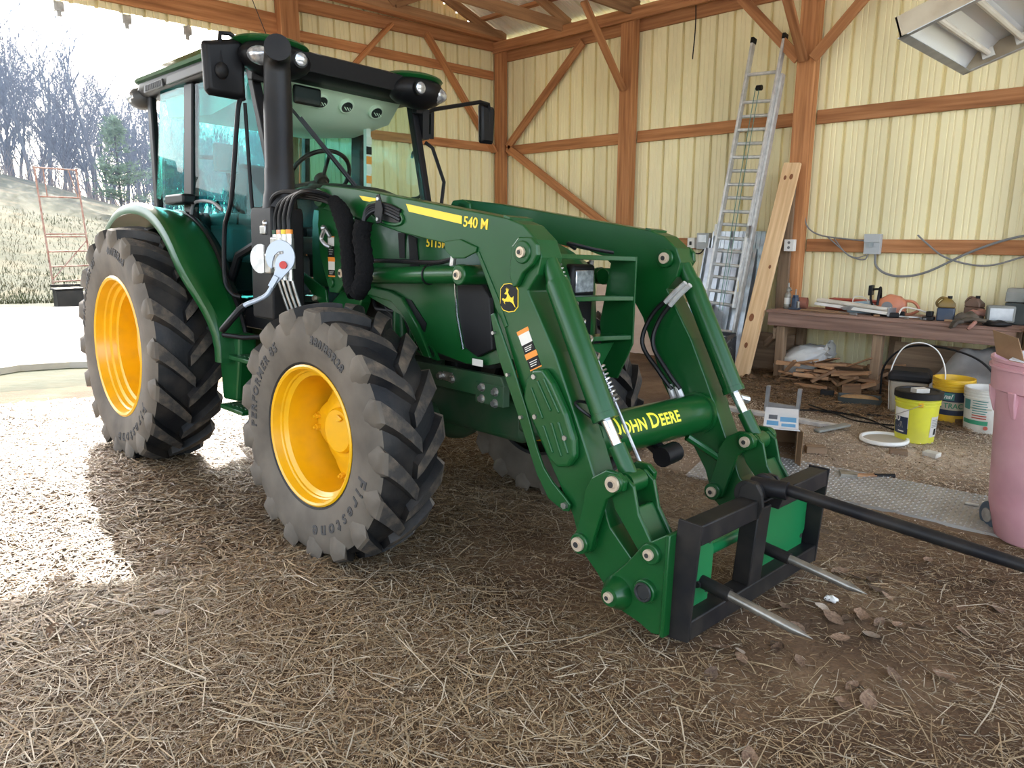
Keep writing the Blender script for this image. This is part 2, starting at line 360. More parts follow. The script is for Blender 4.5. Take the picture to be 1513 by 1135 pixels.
ce = empty('ceiling'); tag(ce, 'white metal roof sheets on wooden trusses and purlins', 'roof', kind='structure')
RP = math.tan(math.radians(18.4))
def roof_z(y): return 4.52 + (YW - y) * RP if y > -0.5 else 4.52 + (YW + 0.5) * RP - (-0.5 - y) * RP
for k in range(13):
    sheet('wall_sheet', XB + k * 0.914, lambda u: -0.25, lambda u: 4.55, lambda u, d, z: (u, YW + d, z), 'siding', wr)
for k in range(13):
    u0 = YW - 0.914 * (k + 1)
    if u0 >= 1.6: lo = lambda u: -0.35
    elif u0 + 0.914 > 1.75: lo = lambda u: (-0.35 if u > 1.76 else 3.90)
    else: lo = lambda u: 3.90
    sheet('wall_sheet', u0, lo, lambda u: roof_z(u) - 0.02, lambda u, d, z: (XB - d, u, z), 'siding', wb)
for side in (0, 1):
    for k in range(12):
        if side == 0: pl = lambda u, d, z: (u, z, roof_z(z) + 0.10 + d)
        else: pl = lambda u, d, z: (u, z, roof_z(z) + 0.10 + d)
        sheet('roof_sheet', XB - 0.15 + k * 0.914, lambda u: (YW + 0.3 if side == 0 else -0.5), lambda u: (-0.5 if side == 0 else -6.7), pl, 'roof_sheet', ce)
PW = 'post_wood'
for k, x in enumerate((-2.68, -0.29, 2.09, 4.50, 6.9)):           # posts on the right wall
    beam('post', (x, YW - 0.11, -0.3), (x, YW - 0.11, 4.40), 0.20 if k else 0.14, 0.14, PW, wr, up=(0, -1, 0) if k else (0, -1, 0))
xs = [-2.60, -0.40, -0.18, 1.98, 2.20, 4.39, 4.61, 6.8]
for z, h in ((1.545, 0.14), (2.925, 0.145)):
    for i in range(0, 8, 2): beam('girt', (xs[i], YW - 0.022, z), (xs[i + 1], YW - 0.022, z), 0.04, h, PW, wr)
beam('girt', (-2.6, YW - 0.022, 0.10), (6.8, YW - 0.022, 0.10), 0.04, 0.28, 'old_wood', wr)
beam('eave_beam', (-2.75, YW - 0.025, 4.34), (6.9, YW - 0.025, 4.34), 0.045, 0.24, PW, wr)
beam('eave_beam', (-2.75, YW - 0.20, 4.40), (6.9, YW - 0.20, 4.40), 0.045, 0.15, PW, wr)
for p0, p1 in (((-2.56, 2.97), (-1.10, 4.24)), ((-2.56, 2.96), (-0.42, 1.66))):
    beam('brace', (p0[0], YW - 0.085, p0[1]), (p1[0], YW - 0.085, p1[1]), 0.04, 0.12, PW, wr)
for xp in (-0.29, 2.09):
    beam('knee_brace', (xp - 0.02, YW - 0.20, 3.50), (xp - 0.02, YW - 0.20 - 0.84, 4.40), 0.04, 0.10, PW, wr, up=(1, 0, 0))
beam('knee_brace', (2.02, YW - 0.22, 3.52), (1.30, YW - 0.22, 4.28), 0.04, 0.11, PW, wr)
beam('knee_brace', (2.18, YW - 0.22, 3.50), (2.76, YW - 0.22, 4.10), 0.04, 0.11, PW, wr)
beam('splice_board', (2.03, YW - 0.20, 0.0), (2.03, YW - 0.20, 2.3), 0.04, 0.13, 'old_wood', wr, up=(1, 0, 0))
# back wall timber
beam('post', (XB + 0.09, 1.855, -0.3), (XB + 0.09, 1.855, 4.75), 0.14, 0.24, PW, wb, up=(0, 1, 0))
for z, h, y0, y1 in ((4.02, 0.12, 1.97, 5.30), (2.97, 0.12, 1.97, 5.30), (1.5, 0.12, 1.97, 5.3), (0.1, 0.25, 1.97, 5.3)):
    beam('girt', (XB + 0.022, y0, z), (XB + 0.022, y1, z), 0.04, h, PW, wb)
beam('girt', (XB + 0.05, 1.97, 4.37), (XB + 0.05, 5.32, 4.44), 0.05, 0.16, PW, wb)
beam('girt', (XB + 0.16, 5.40, 4.50), (XB + 0.16, -6.4, 4.50), 0.10, 0.045, PW, wb)
beam('header', (XB + 0.03, 1.74, 4.09), (XB + 0.03, -6.4, 4.09), 0.045, 0.24, PW, wb)
beam('header', (XB + 0.03, 1.74, 4.43), (XB + 0.03, -6.4, 4.43), 0.045, 0.14, PW, wb)
for y0, z0, y1, z1 in ((3.95, 4.38, 5.26, 2.90), (3.36, 4.38, 2.55, 3.58)):
    beam('brace', (XB + 0.09, y0, z0), (XB + 0.09, y1, z1), 0.04, 0.13, PW, wb, up=(1, 0, 0))
for k in range(9):                                                # small door track hangers under the header
    b = MB(); y = 1.33 - 0.62 * k
    b.box((-0.03, -0.045, -0.07), (0.03, 0.045, 0.03)); b.box((-0.012, -0.02, -0.12), (0.012, 0.02, -0.07))
    b.build('track_hanger', 'steel', wb, smooth=0, loc=(XB - 0.05, y, 3.88))
for y in (-2.0, -6.3): beam('post', (XB + 0.09, y if y < -3 else -6.3, -0.3), (XB + 0.09, y if y < -3 else -6.3, 4.5), 0.14, 0.2, PW, wb, up=(0, 1, 0))
# trusses: bottom chord, two rafters, webs
for x in (XB + 0.12, -1.37, -0.22, 2.1, 4.5, 6.9):
    t = empty('truss', parent=ce)
    zc = 4.50 if x > -2 else 4.62
    beam('chord', (x, YW, zc - 0.03), (x, -6.5, zc - 0.03), 0.04, 0.15 if x > -2 else 0.13, 'truss_wood', t)
    for s in (1, -1):
        y0, y1 = (YW - 0.05, -0.5) if s == 1 else (-6.5, -0.5)
        beam('rafter', (x, y0, roof_z(y0) - 0.02), (x, y1, roof_z(y1) - 0.02), 0.04, 0.14, 'truss_wood', t)
        c = -0.5
        for a, q in ((1.6, 2.6), (3.9, 2.6), (3.9, 4.6)):
            ya, yq = c + s * a, c + s * q
            beam('web', (x + 0.03, ya, zc), (x + 0.03, yq, roof_z(yq) - 0.06), 0.035, 0.09, 'truss_wood', t)
for y in (5.0, 4.1, 3.2, 2.3, 1.4, 0.5, -1.5, -2.4, -3.3, -4.2, -5.1, -6.0):
    beam('purlin', (XB - 0.1, y, roof_z(y) + 0.065), (8.1, y, roof_z(y) + 0.065), 0.09, 0.045, PW, ce)

# ------------------------------------------------------------------ bare wood beyond the hill
def tree_mesh(seed, H, sp=1.0):
    r = random.Random(seed); b = MB()
    def limb(p, d, L, rad, lev):
        n = 3 if lev < 2 else 2; path = [p]; rr = [rad]
        for i in range(n):
            d = (d + Vector((r.uniform(-.16, .16), r.uniform(-.16, .16), r.uniform(-.02, .16)))).normalized()
            path.append(path[-1] + d * L / n); rr.append(rad * (1 - (i + 1) / n * 0.62))
        b.tube(path, rr, 5 if lev == 0 else 3, caps=False)
        if lev >= 4: return
        k = {0: 9, 1: 6, 2: 4, 3: 3}[lev]
        for j in range(k):
            t = r.uniform(0.38 if lev == 0 else 0.25, 1.0); i = min(int(t * n), n - 1); q = path[i].lerp(path[i + 1], t * n - i)
            az = r.uniform(0, 2 * PI); el = r.uniform(0.35, 0.95) * sp
            ax = d.orthogonal().normalized(); ax.rotate(Matrix.Rotation(az, 3, d)); nd = d.copy(); nd.rotate(Matrix.Rotation(el, 3, ax))
            nd = (nd + Vector((0, 0, 0.22))).normalized()
            limb(q, nd, L * r.uniform(0.38, 0.62), max(rr[i] * 0.5, 0.020), lev + 1)
    limb(Vector((0, 0, -0.3)), Vector((r.uniform(-.08, .08), r.uniform(-.08, .08), 1)), H * 0.62, H * 0.014, 0)
    return b
M['bark'] = mat('pale_grey_bark', (0.06, 0.06, 0.065), (0.11, 0.107, 0.11), sc=3, rough=0.9, rnd=0.3)
rt = random.Random(11); protos = []
for k in range(7):
    o = tree_mesh(40 + k, 15.0, 0.8 + 0.08 * k).build('bare_tree', 'bark', smooth=0, recalc=False); protos.append(o)
spots = []
for row, (d0, d1, n) in enumerate(((-50, -56, 44), (-57, -64, 52), (-65, -76, 56))):
    for i in range(n):
        az = math.radians(2.0 + (i + rt.uniform(0.1, 0.9)) * 33.0 / n)  # across the gap seen through the opening
        x = rt.uniform(d1, d0); spots.append((x, CAM.y + (CAM.x - x) * math.tan(az)))
for i, (x, y) in enumerate(spots):
    o = protos[i] if i < 7 else protos[i % 7].copy()
    if i >= 7: COL.objects.link(o)
    s = rt.uniform(0.58, 0.90); o.location = (x, y, hill(x, y) - 0.2); o.rotation_euler = (0, 0, rt.uniform(0, 6.3)); o.scale = (s * rt.uniform(.8, 1.1), s * rt.uniform(.8, 1.1), s)
    tag(o, 'leafless grey tree in the wood beyond the hill', 'tree', 'bare trees in the wood beyond the hill')
M['needles'] = mat('pine_needles', (0.13, 0.19, 0.13), (0.20, 0.27, 0.18), sc=3, rough=0.9, rnd=0.15)
def conifer(loc, H, seed, label):
    r = random.Random(seed); t = empty('pine_tree', loc)
    b = MB(); b.tube([(0, 0, -.3), (0.05, 0, H * .5), (0, 0.05, H)], [H * .016, H * .011, .02], 6); b.build('trunk', 'bark', t)
    f = MB(); br = MB()
    for k in range(46):
        h = H * (0.18 + 0.8 * r.random()); a = r.uniform(0, 6.28); L = (1.06 - h / H) * H * 0.34 * r.uniform(.6, 1.1)
        p0 = Vector((0, 0, h)); p1 = p0 + Vector((math.cos(a) * L, math.sin(a) * L, L * 0.22)); br.tube([p0, p1], [.03, .012], 3, False)
        for q in range(15):
            c = p0.lerp(p1, r.uniform(.3, 1.05)) + Vector((r.uniform(-.3, .3), r.uniform(-.3, .3), r.uniform(-.15, .2)))
            for w in range(3):
                d = Vector((r.uniform(-1, 1), r.uniform(-1, 1), r.uniform(-.4, 1))).normalized() * .28; s = d.orthogonal().normalized() * .035
                f.add([c - s, c + s, c + d], [(0, 1, 2)])
    tag(br.build('branches', 'bark', t, smooth=0, recalc=False), kind='stuff'); tag(f.build('needles', 'needles', t, smooth=0, recalc=False), kind='stuff')
    return tag(t, label, 'tree')
conifer((-36.5, 10.6, hill(-36.5, 10.6) - 0.3), 5.2, 5, 'green pine tree standing in front of the bare wood')
conifer((-44.0, 15.5, hill(-44.0, 15.5) - 0.3), 5.0, 6, 'smaller green pine seen against the tractor cab')
M['undergrowth'] = mat('brush_twigs', (0.22, 0.15, 0.13), (0.30, 0.24, 0.18), sc=2, rough=0.95)
b = MB(); r = random.Random(9)
for k in range(9000):
    x = r.uniform(-47, -72); az = math.radians(r.uniform(1, 36)); y = CAM.y + (CAM.x - x) * math.tan(az); z = hill(x, y)
    d = Vector((r.uniform(-.6, .6), r.uniform(-.6, .6), 1)) * r.uniform(.6, 2.6); s = Vector((r.uniform(-1, 1), r.uniform(-1, 1), 0)).normalized() * .022
    p = Vector((x, y, z - .1)); b.add([p - s, p + s, p + d], [(0, 1, 2)])
tag(b.build('undergrowth', 'undergrowth', smooth=0, recalc=False), 'reddish brush and saplings under the bare trees', 'undergrowth', kind='stuff')

M['hay_grass'] = mat('dry_grass_blades', (0.11, 0.09, 0.045), (0.05, 0.062, 0.022), sc=0.35, rough=0.95)
b = MB(); r = random.Random(17)
for k in range(14000):
    x = -16.6 - 16 * r.random() ** 2; az = math.radians(r.uniform(2, 30)); y = CAM.y + (CAM.x - x) * math.tan(az); z = hill(x, y); hh = r.uniform(.05, .20) * (2.2 if x > -18 and r.random() < .12 else 1)
    d = Vector((r.uniform(-.5, .5) * hh, r.uniform(-.5, .5) * hh, hh)); s = Vector((r.uniform(-1, 1), r.uniform(-1, 1), 0)).normalized() * .014
    p = Vector((x, y, z - .02)); b.add([p - s, p + s, p + d], [(0, 1, 2)])
tag(b.build('field_grass', 'hay_grass', smooth=0, recalc=False), 'dry grass tufts on the hillside behind the yard', 'grass', kind='stuff')
# rusty scaffold standing in the yard
M['rust'] = mat('rusty_red_tube', (0.20, 0.085, 0.06), (0.30, 0.20, 0.16), sc=6, rough=0.8)
def at_plane(p, q, s, t): return Vector(p).lerp(Vector(q), s) + Vector((0, 0, t))
sc = empty('scaffold', (-15.9, 2.2, -0.12), (0, math.radians(-4), math.radians(12)))
W = 1.02
for z0, z1 in ((0, 1.75), (1.75, 3.45)):
    for y in (0, W):
        b = MB(); b.cyl((0, y, z0), (0, y, z1 - 0.01), 0.024, n=8); b.build('upright', 'rust', sc)
    for k in range(5 if z0 == 0 else 3):
        z = z0 + (0.18 + 0.38 * k if z0 == 0 else (0.02, 0.95, 1.66)[k]); b = MB(); b.cyl((0, 0, z), (0, W, z), 0.02, n=8); b.build('rung', 'rust', sc)
for p, q in (((0, 0, 0.6), (0, W, 1.6)), ((0, W * .2, 2.7), (0, W * .2, 3.4)), ((0, W * .95, 2.7), (0, W * .8, 3.4))):
    b = MB(); b.cyl(p, q, 0.014, n=6); b.build('brace', 'rust', sc)
tag(sc, 'rusty red scaffold frame standing in the yard below the hill', 'scaffold')
b = MB(); b.box((-.2, -.3, 0), (.2, .3, .42)); b.box((-.23, -.34, .42), (.23, .34, .47))
o = b.build('crate', 'black_dusty', smooth=0, bevel=.02, loc=(-15.3, 2.35, -0.16)); tag(o, 'dark plastic crate at the foot of the rusty scaffold', 'crate')
for k, (x, y, z, l) in enumerate(((-15.4, 2.0, 0.42, 2.6), (-15.4, 2.1, 0.22, 2.4), (-15.5, 2.1, -0.02, 2.4))):
    o = beam('rail', (x, y, z - .05), (x, y + l, z - .11), 0.05, 0.07, ('frame_black', 'steel', 'steel')[k], None)
    tag(o, ('dark steel rail across the scaffold above the grey ones', 'grey steel rail across the scaffold below the dark one', 'grey steel rail lying at the scaffold foot')[k], 'rail')

# winter haze hanging in the wood
hz = bpy.data.materials.new('winter_haze'); hz.use_nodes = True; hn = hz.node_tree.nodes; hn.clear()
ho = hn.new('ShaderNodeOutputMaterial'); hv = hn.new('ShaderNodeVolumeScatter'); hv.inputs['Color'].default_value = (0.50, 0.66, 1.0, 1); hv.inputs['Density'].default_value = 0.0042; hv.inputs['Anisotropy'].default_value = 0.3
hz.node_tree.links.new(hv.outputs[0], ho.inputs['Volume'])
b = MB(); b.box((-100, -40, -3), (-30, 75, 26)); hb = b.build('haze', hz, smooth=0); tag(hb, 'pale blue winter haze hanging in the bare wood', 'haze', kind='stuff')
# ------------------------------------------------------------------ TRACTOR (built in its own frame: x forward, y to its left, z up from the ground under the rear axle)
TK = empty('tractor'); TK.matrix_world = TR
tag(TK, 'green farm tractor with yellow wheels, glazed cab and front loader', 'tractor')
def P(b, name, m, bevel=0, parent=None, **k): return b.build(name, m, parent or TK, bevel=bevel, **k)

def wheel(name, c, side, R, hw, rf, rhw, nl, steer, front, texts):
    lh = 0.042 if front else 0.05
    Rc = R - lh; h = Rc - rf
    st = Matrix.Translation(Vector(c)) @ Matrix.Rotation(steer, 4, 'Z')
    def pt(s, r, ph): return st @ Vector((r * math.sin(ph), side * s, r * math.cos(ph)))
    floor_c = -0.095 if front else 0.004
    def clampv(v): return (v.x, v.y, max(v.z, floor_c))
    half = [(rhw + .004, rf), (rhw + .016, rf + .02), (hw * .95, rf + .30 * h), (hw, rf + .50 * h), (hw * .985, rf + .66 * h), (hw * .93, rf + .82 * h), (hw * .86, Rc - .028), (hw * .55, Rc - .008)]
    prof = half + [(0, Rc)] + [(-s, r) for s, r in half[::-1]]
    b = MB(); n = 72
    for i in range(len(prof) - 1):
        (s0, r0), (s1, r1) = prof[i], prof[i + 1]
        mi = 0 if min(abs(s0), abs(s1)) >= hw * .85 and (i < 6 or i > len(prof) - 8) else 1
        vs = [clampv(pt(s0, r0, 2 * PI * k / n)) for k in range(n)] + [clampv(pt(s1, r1, 2 * PI * k / n)) for k in range(n)]
        b.add(vs, [(k, (k + 1) % n, n + (k + 1) % n, n + k) for k in range(n)], mi)
    A = hw * 1.02 / R
    for sg in (1, -1):
        for q in range(nl):
            ph0 = 2 * PI * (q + (0 if sg == 1 else .5)) / nl
            stn = []
            for s, rt, rb, wt, wb in ((-.07, R - .004, Rc - .02, .040, .062), (.08, R - .001, Rc - .02, .046, .070), (.28, R - .003, Rc - .02, .050, .078), (.50, R - .008, Rc - .03, .054, .084),
                                      (.72, R - .016, Rc - .04, .060, .092), (.90, R - .026, Rc - .05, .066, .100), (.985, R - .036, Rc - .06, .066, .104), (1.035, R - .075, rf + .75 * h, .064, .100), (1.035, rf + .80 * h, rf + .6 * h, .050, .085), (.985, rf + .56 * h, rf + .5 * h, .03, .05)):
                t = max(s, 0) if s < .95 else .95
                ph = ph0 - A * (t ** 0.9) + (A * .06 if s < 0 else 0)
                k = (1.25 if front else 1.75) / R
                if front: wt *= 1.38; wb *= 1.42
                ss = s * hw * sg
                inner = hw * .90 * sg if s > 1 else (hw * .9 * sg if s > .95 else ss)
                stn.append([(inner, rb, ph - wb * k / 2), (ss, rt, ph - wt * k / 2), (ss, rt, ph + wt * k / 2), (inner, rb, ph + wb * k / 2)])
            for j in range(len(stn) - 1):
                a, d = stn[j], stn[j + 1]
                vs = [clampv(pt(*p)) for p in a] + [clampv(pt(*p)) for p in d]
                e = j >= 5
                b.add(vs, [(0, 1, 5, 4), (2, 3, 7, 6)], 0 if e else 1); b.add(vs, [(1, 2, 6, 5)], 0 if e else 2)
            b.add([clampv(pt(*p)) for p in stn[0]], [(0, 1, 2, 3)], 1)
    # merge to get smooth shading
    me_o = b.build(name, None, TK, smooth=38, mats=['sidewall', 'tread', 'lugtop'], recalc=False)
    bm = bmesh.new(); bm.from_mesh(me_o.data); bmesh.ops.remove_doubles(bm, verts=bm.verts, dist=0.0004); bmesh.ops.recalc_face_normals(bm, faces=bm.faces); bm.to_mesh(me_o.data); bm.free()
    me_o.data.shade_smooth(); me_o.data.set_sharp_from_angle(angle=math.radians(38))
    W = me_o
    def lathe(prof, n=64):
        bb = MB(); Rg = [[tuple(pt(s, r, 2 * PI * k / n)) for k in range(n)] for s, r in prof]
        return bb.rings(Rg, (False, False))
    if front:
        rp = [(rhw - .03, rf + .004), (rhw + .012, rf + .006), (rhw + .018, rf - .004), (rhw + .012, rf - .016), (rhw - .028, rf - .026), (rhw - .034, rf - .034), (rhw - .044, rf - .036), (rhw - .060, rf - .058), (.01, rf - .066), (-.145, rf - .075), (-.155, rf - .10), (-.158, .16), (-.158, .02)]
    else:
        rp = [(rhw - .03, rf + .004), (rhw + .012, rf + .008), (rhw + .020, rf - .006), (rhw + .012, rf - .022), (rhw - .04, rf - .034), (rhw - .05, rf - .044), (rhw - .075, rf - .05), (rhw - .085, rf - .075), (rhw - .115, rf - .082), (rhw - .125, rf - .105), (-.06, rf - .115), (-.09, rf - .16), (-.115, .33), (-.118, .02)]
    P(lathe(rp), 'rim', 'yellow', parent=W, smooth=28)
    bb = MB()
    if front:
        npt = 80; pts = []
        for k in range(npt):
            a = 2 * PI * k / npt; pts.append((.258 + .040 * max(-.6, math.cos(4 * a)), a))
        r0 = [tuple(pt(-.112, r, a)) for r, a in pts]; r1 = [tuple(pt(-.080, r, a)) for r, a in pts]
        r2 = [tuple(pt(-.070, min(r - .016, .250), a)) for r, a in pts]; r3 = [tuple(pt(-.045, .165, a)) for r, a in pts]; r4 = [tuple(pt(-.040, .150, a)) for r, a in pts]
        bb.rings([r0, r1, r2, r3, r4], (False, True)); P(bb, 'wheel_centre', 'yellow', parent=W, smooth=30)
        hb = lathe([(-.09, .132), (-.02, .126), (-.006, .116), (-.004, .02), (-.004, .002)], 40); P(hb, 'hub_cap', 'yellow', parent=W, smooth=30)
        nb = 8; rb = .272; sb = -.078
        bt = MB(); bt.add([pt(-.003 + z, r, a) for z in (0, .012) for r, a in ((.055, .2), (.07, .55), (.098, .65), (.1, .2))], [(0, 1, 2, 3), (4, 5, 6, 7), (0, 1, 5, 4), (1, 2, 6, 5), (2, 3, 7, 6), (3, 0, 4, 7)])
        P(bt, 'hub_plug', 'yellow', parent=W, smooth=0, bevel=.003)
    else:
        hb = lathe([(-.13, .17), (-.065, .165), (-.05, .15), (-.048, .085), (.0, .08), (.005, .06), (.005, .002)], 40); P(hb, 'hub', 'yellow', parent=W, smooth=30)
        for k in range(4):
            a = PI / 4 + k * PI / 2; cb = MB(); vs = [pt(s, r, a + d) for s in (-.12, -.02) for r, d in ((.15, -.32), (.15, .32), (.25, .16), (.25, -.16))]
            cb.add(vs, [(0, 1, 2, 3), (4, 5, 6, 7), (0, 1, 5, 4), (1, 2, 6, 5), (2, 3, 7, 6), (3, 0, 4, 7)]); P(cb, 'hub_clamp', 'yellow', parent=W, bevel=.012, smooth=0)
        nb = 8; rb = .215; sb = -.045
    for k in range(nb):
        a = (PI / 4 * (k // 2) * 2 + (.12 if k % 2 else -.12)) + (0 if front else PI / 4); bb = MB()
        p0 = pt(sb - .01, rb, a); p1 = pt(sb + .03, rb, a); bb.cyl(p0, p1, .017, n=6); bb.cyl(p0, pt(sb + .044, rb, a), .009, n=8); bb.cyl(p0, pt(sb + .006, rb, a), .025, n=12)
        P(bb, 'wheel_bolt', 'yellow', parent=W, smooth=30)
    if texts:
        for txt, size, rl, phc, sp in texts:
            vs, fs = text_geo(txt, size, .0, .002, sp); tb = MB()
            o = []
            for lay in (0.004, -.006):
                for v in vs:
                    r = rl + v.y; t = (r - rf) / h
                    s = np.interp(t, [0, .08, .30, .5, .66, .82, 1], [rhw + .004, rhw + .016, hw * .95, hw, hw * .985, hw * .93, hw * .85]) + lay
                    o.append(clampv(pt(s, r, phc + v.x / rl)))
            nn = len(vs); F = [f for f in fs]
            ed = {}
            for f in fs:
                for i in range(len(f)):
                    e = (f[i], f[(i + 1) % len(f)]); ed[e] = ed.get(e, 0) + 1
            for (a, d) in list(ed):
                if (d, a) not in ed: F.append((a, d, nn + d, nn + a))
            tb.add(o, F); P(tb, 'sidewall_lettering', 'lettering', parent=W, smooth=0)
    return W
RW = dict(R=.873, hw=.232, rf=.508, rhw=.195, nl=18)
FWH = dict(R=.700, hw=.196, rf=.374, rhw=.160, nl=17)
ftx = [('PERFORMER 85', .072, .520, math.radians(-62), 1.25), ('380/85R28', .062, .520, math.radians(24), 1.15), ('Firestone', .10, .505, math.radians(138), 1.6)]
rtx = [('PERFORMER 85', .085, .69, math.radians(-55), 1.2), ('460/85R38', .075, .69, math.radians(14), 1.1), ('Firestone', .12, .67, math.radians(150), 1.5)]
wheel('front_wheel', (2.375, -.862, .580), -1, steer=.054, front=True, texts=ftx, **FWH)
wheel('front_wheel', (2.375, .862, .582), 1, steer=.054, front=True, texts=None, **FWH)
wheel('rear_wheel', (0, -1.022, .812), -1, steer=0, front=False, texts=rtx, **RW)
wheel('rear_wheel', (0, 1.022, .812), 1, steer=0, front=False, texts=None, **RW)

# chassis ---------------------------------------------------------
b = MB(); b.box((-.45, -.28, .52), (1.25, .28, 1.10)); b.box((1.2, -.24, .62), (2.0, .24, 1.05)); P(b, 'transmission', 'green_dusty', bevel=.05)
b = MB(); b.cyl((0, -.85, .812), (0, .85, .812), .15, n=20); b.cyl((0, -.5, .812), (0, .5, .812), .2, n=20); P(b, 'rear_axle', 'green_dusty')
b = MB(); b.cyl((2.375, -.72, .582), (2.375, .72, .582), .085, n=16); b.ball((2.375, 0.0, .582), (.19, .17, .17)); b.cyl((2.375, -.72, .582), (2.375, -.60, .582), .16, n=20); b.cyl((2.375, .60, .582), (2.375, .72, .582), .16, n=20)
P(b, 'front_axle', 'green_dusty')
b = MB(); b.box((1.35, -.20, .55), (3.15, .20, .80)); P(b, 'engine_sump', 'green_dusty', bevel=.04)
for s in (-1, 1):
    b = MB(); b.prism([(1.5, .84), (3.17, .825), (3.20, .90), (3.17, .945), (1.5, .945)], 'y', s * .40, s * .36); b.box((2.99, min(s * .405, s * .36), .79), (3.2, max(s * .405, s * .36), .90))
    f = P(b, 'frame_rail', 'green_dusty', bevel=.004, smooth=0)
    for x, z in ((3.04, .875), (3.14, .865), (3.04, .815), (3.14, .805), (2.70, .89), (2.80, .885)):
        bb = MB(); bb.cyl((x, s * .402, z), (x, s * .425, z), .016, n=6); bb.cyl((x, s * .402, z), (x, s * .407, z), .024, n=12); P(bb, 'bolt', 'steel', parent=f, smooth=30)
b = MB(); b.box((2.72, -.403, .868), (2.80, -.401, .918)); P(b, 'serial_plate', 'steel', smooth=0)
b = MB(); b.box((3.12, -.22, .62), (3.36, .22, .96)); P(b, 'front_support', 'green_dusty', bevel=.03)

# engine behind the front wheel: dark block, pump, filters ---------
b = MB(); b.box((1.35, -.30, .95), (3.0, .30, 1.55)); P(b, 'engine_block', 'dark', bevel=.03)
b = MB(); b.cyl((2.28, -.36, 1.06), (2.28, -.36, 1.27), .05, n=14); b.cyl((2.28, -.36, 1.27), (2.28, -.36, 1.30), .058, n=14); P(b, 'fuel_filter', 'green')
b = MB(); b.cyl((2.52, -.36, 1.05), (2.52, -.36, 1.24), .045, n=14); b.cyl((2.52, -.36, 1.24), (2.52, -.36, 1.27), .05, n=14); P(b, 'oil_filter', 'black')
b = MB(); b.cyl((2.40, -.37, 1.0), (2.40, -.37, 1.33), .018, n=10); P(b, 'engine_pipe', 'green')
for k in range(3):
    b = MB(); x = 2.0 + .12 * k; b.tube(catmull([(x, -.36, 1.30), (x + .08, -.40, 1.22), (x + .2, -.38, 1.2), (x + .25, -.36, 1.08)]), .012, 8); P(b, 'engine_hose', 'hose')

# hood --------------------------------------------------------------
def hood_sec(x, zt, zb, w, wt):
    pts = []
    prof = [(w, zb), (w + .005, (zb + zt) / 2 - .05), (w, zt - .16), (w * .97, zt - .09), (wt, zt - .035), (wt * .6, zt - .005), (0, zt)]
    for y, z in prof: pts.append((x, -y, z))
    for y, z in prof[-2::-1]: pts.append((x, y, z))
    return pts
secs = [(1.38, 1.90, 1.32, .415, .30), (1.9, 1.86, 1.32, .42, .30), (2.35, 1.79, 1.20, .42, .30), (2.60, 1.74, 1.03, .42, .29), (2.92, 1.67, .985, .41, .27), (3.06, 1.62, .99, .385, .25), (3.16, 1.55, 1.02, .34, .22), (3.21, 1.44, 1.06, .29, .2)]
b = MB(); b.rings([hood_sec(*s) for s in secs], (True, True)); P(b, 'hood', 'green', smooth=40)
for s in (-1, 1):
    b = MB(); b.prism([(2.844, 1.44), (2.93, 1.45), (3.03, 1.42), (3.10, 1.34), (3.13, 1.08), (3.02, 1.03), (2.92, 1.07), (2.87, 1.23)], 'y', s * .395, s * .426); g = P(b, 'side_grille', 'black', bevel=.006, smooth=0)
    b = MB(); b.tube([(2.835, s * .43, 1.44), (2.862, s * .43, 1.23), (2.915, s * .43, 1.06)], .006, 6); P(b, 'grille_trim', 'chrome', parent=g)
    for pts in ([(2.335, 1.66), (2.395, 1.66), (2.40, 1.52), (2.35, 1.52)], [(2.43, 1.65), (2.50, 1.63), (2.53, 1.48), (2.45, 1.47)], [(2.35, 1.30), (2.46, 1.29), (2.60, 1.17), (2.585, 1.12), (2.46, 1.20)]):
        b = MB(); b.prism(pts, 'y', s * .405, s * .428); P(b, 'hood_vent', 'black', smooth=0)
    b = MB(); b.prism([(2.47, 1.16), (2.49, 1.16), (2.66, 1.035), (2.70, .975), (2.56, .985), (2.50, 1.02)], 'y', s * .405, s * .426); g = P(b, 'screen_panel', 'green', smooth=0)
    for k in range(13):
        x = 2.50 + .0135 * k; z1 = 1.135 - .0098 * k; z0 = 1.02 - .003 * k; bb = MB(); bb.box((x, min(s * .42, s * .429), max(z0, .99)), (x + .0075, max(s * .42, s * .429), z1)); P(bb, 'screen_slot', 'black', parent=g, smooth=0)
    b = MB(); b.prism([(2.02, 1.352), (2.275, 1.335), (2.40, 1.30), (2.55, 1.15), (2.66, .985), (2.60, .985), (2.42, 1.19), (2.30, 1.27), (2.02, 1.30)], 'y', s * .42, s * .45); P(b, 'side_panel_edge', 'green', bevel=.008, smooth=0)
b = MB(); b.box((2.98, -.423, .985), (3.06, -.421, 1.02)); P(b, 'service_label', 'decal_white', smooth=0)
text('model_number', '5115M', .066, frame_mx((2.69, -.433, 1.603), (1, 0, -.04), (0, 0, 1)), 'decal_yellow', TK, bold=.0008)
for s in (-1, 1):
    b = MB(); b.box((3.07, min(s * .06, s * .26), 1.34), (3.222, max(s * .06, s * .26), 1.52)); h = P(b, 'headlight', 'black', bevel=.02)
    b = MB(); b.prism([(s * .085, 1.365), (s * .235, 1.37), (s * .23, 1.49), (s * .08, 1.485)], 'x', 3.218, 3.234); P(b, 'headlight_lens', 'lens', parent=h, bevel=.006)
b = MB(); b.box((3.17, -.25, 1.08), (3.217, .25, 1.36)); P(b, 'front_grille', 'black', bevel=.01)
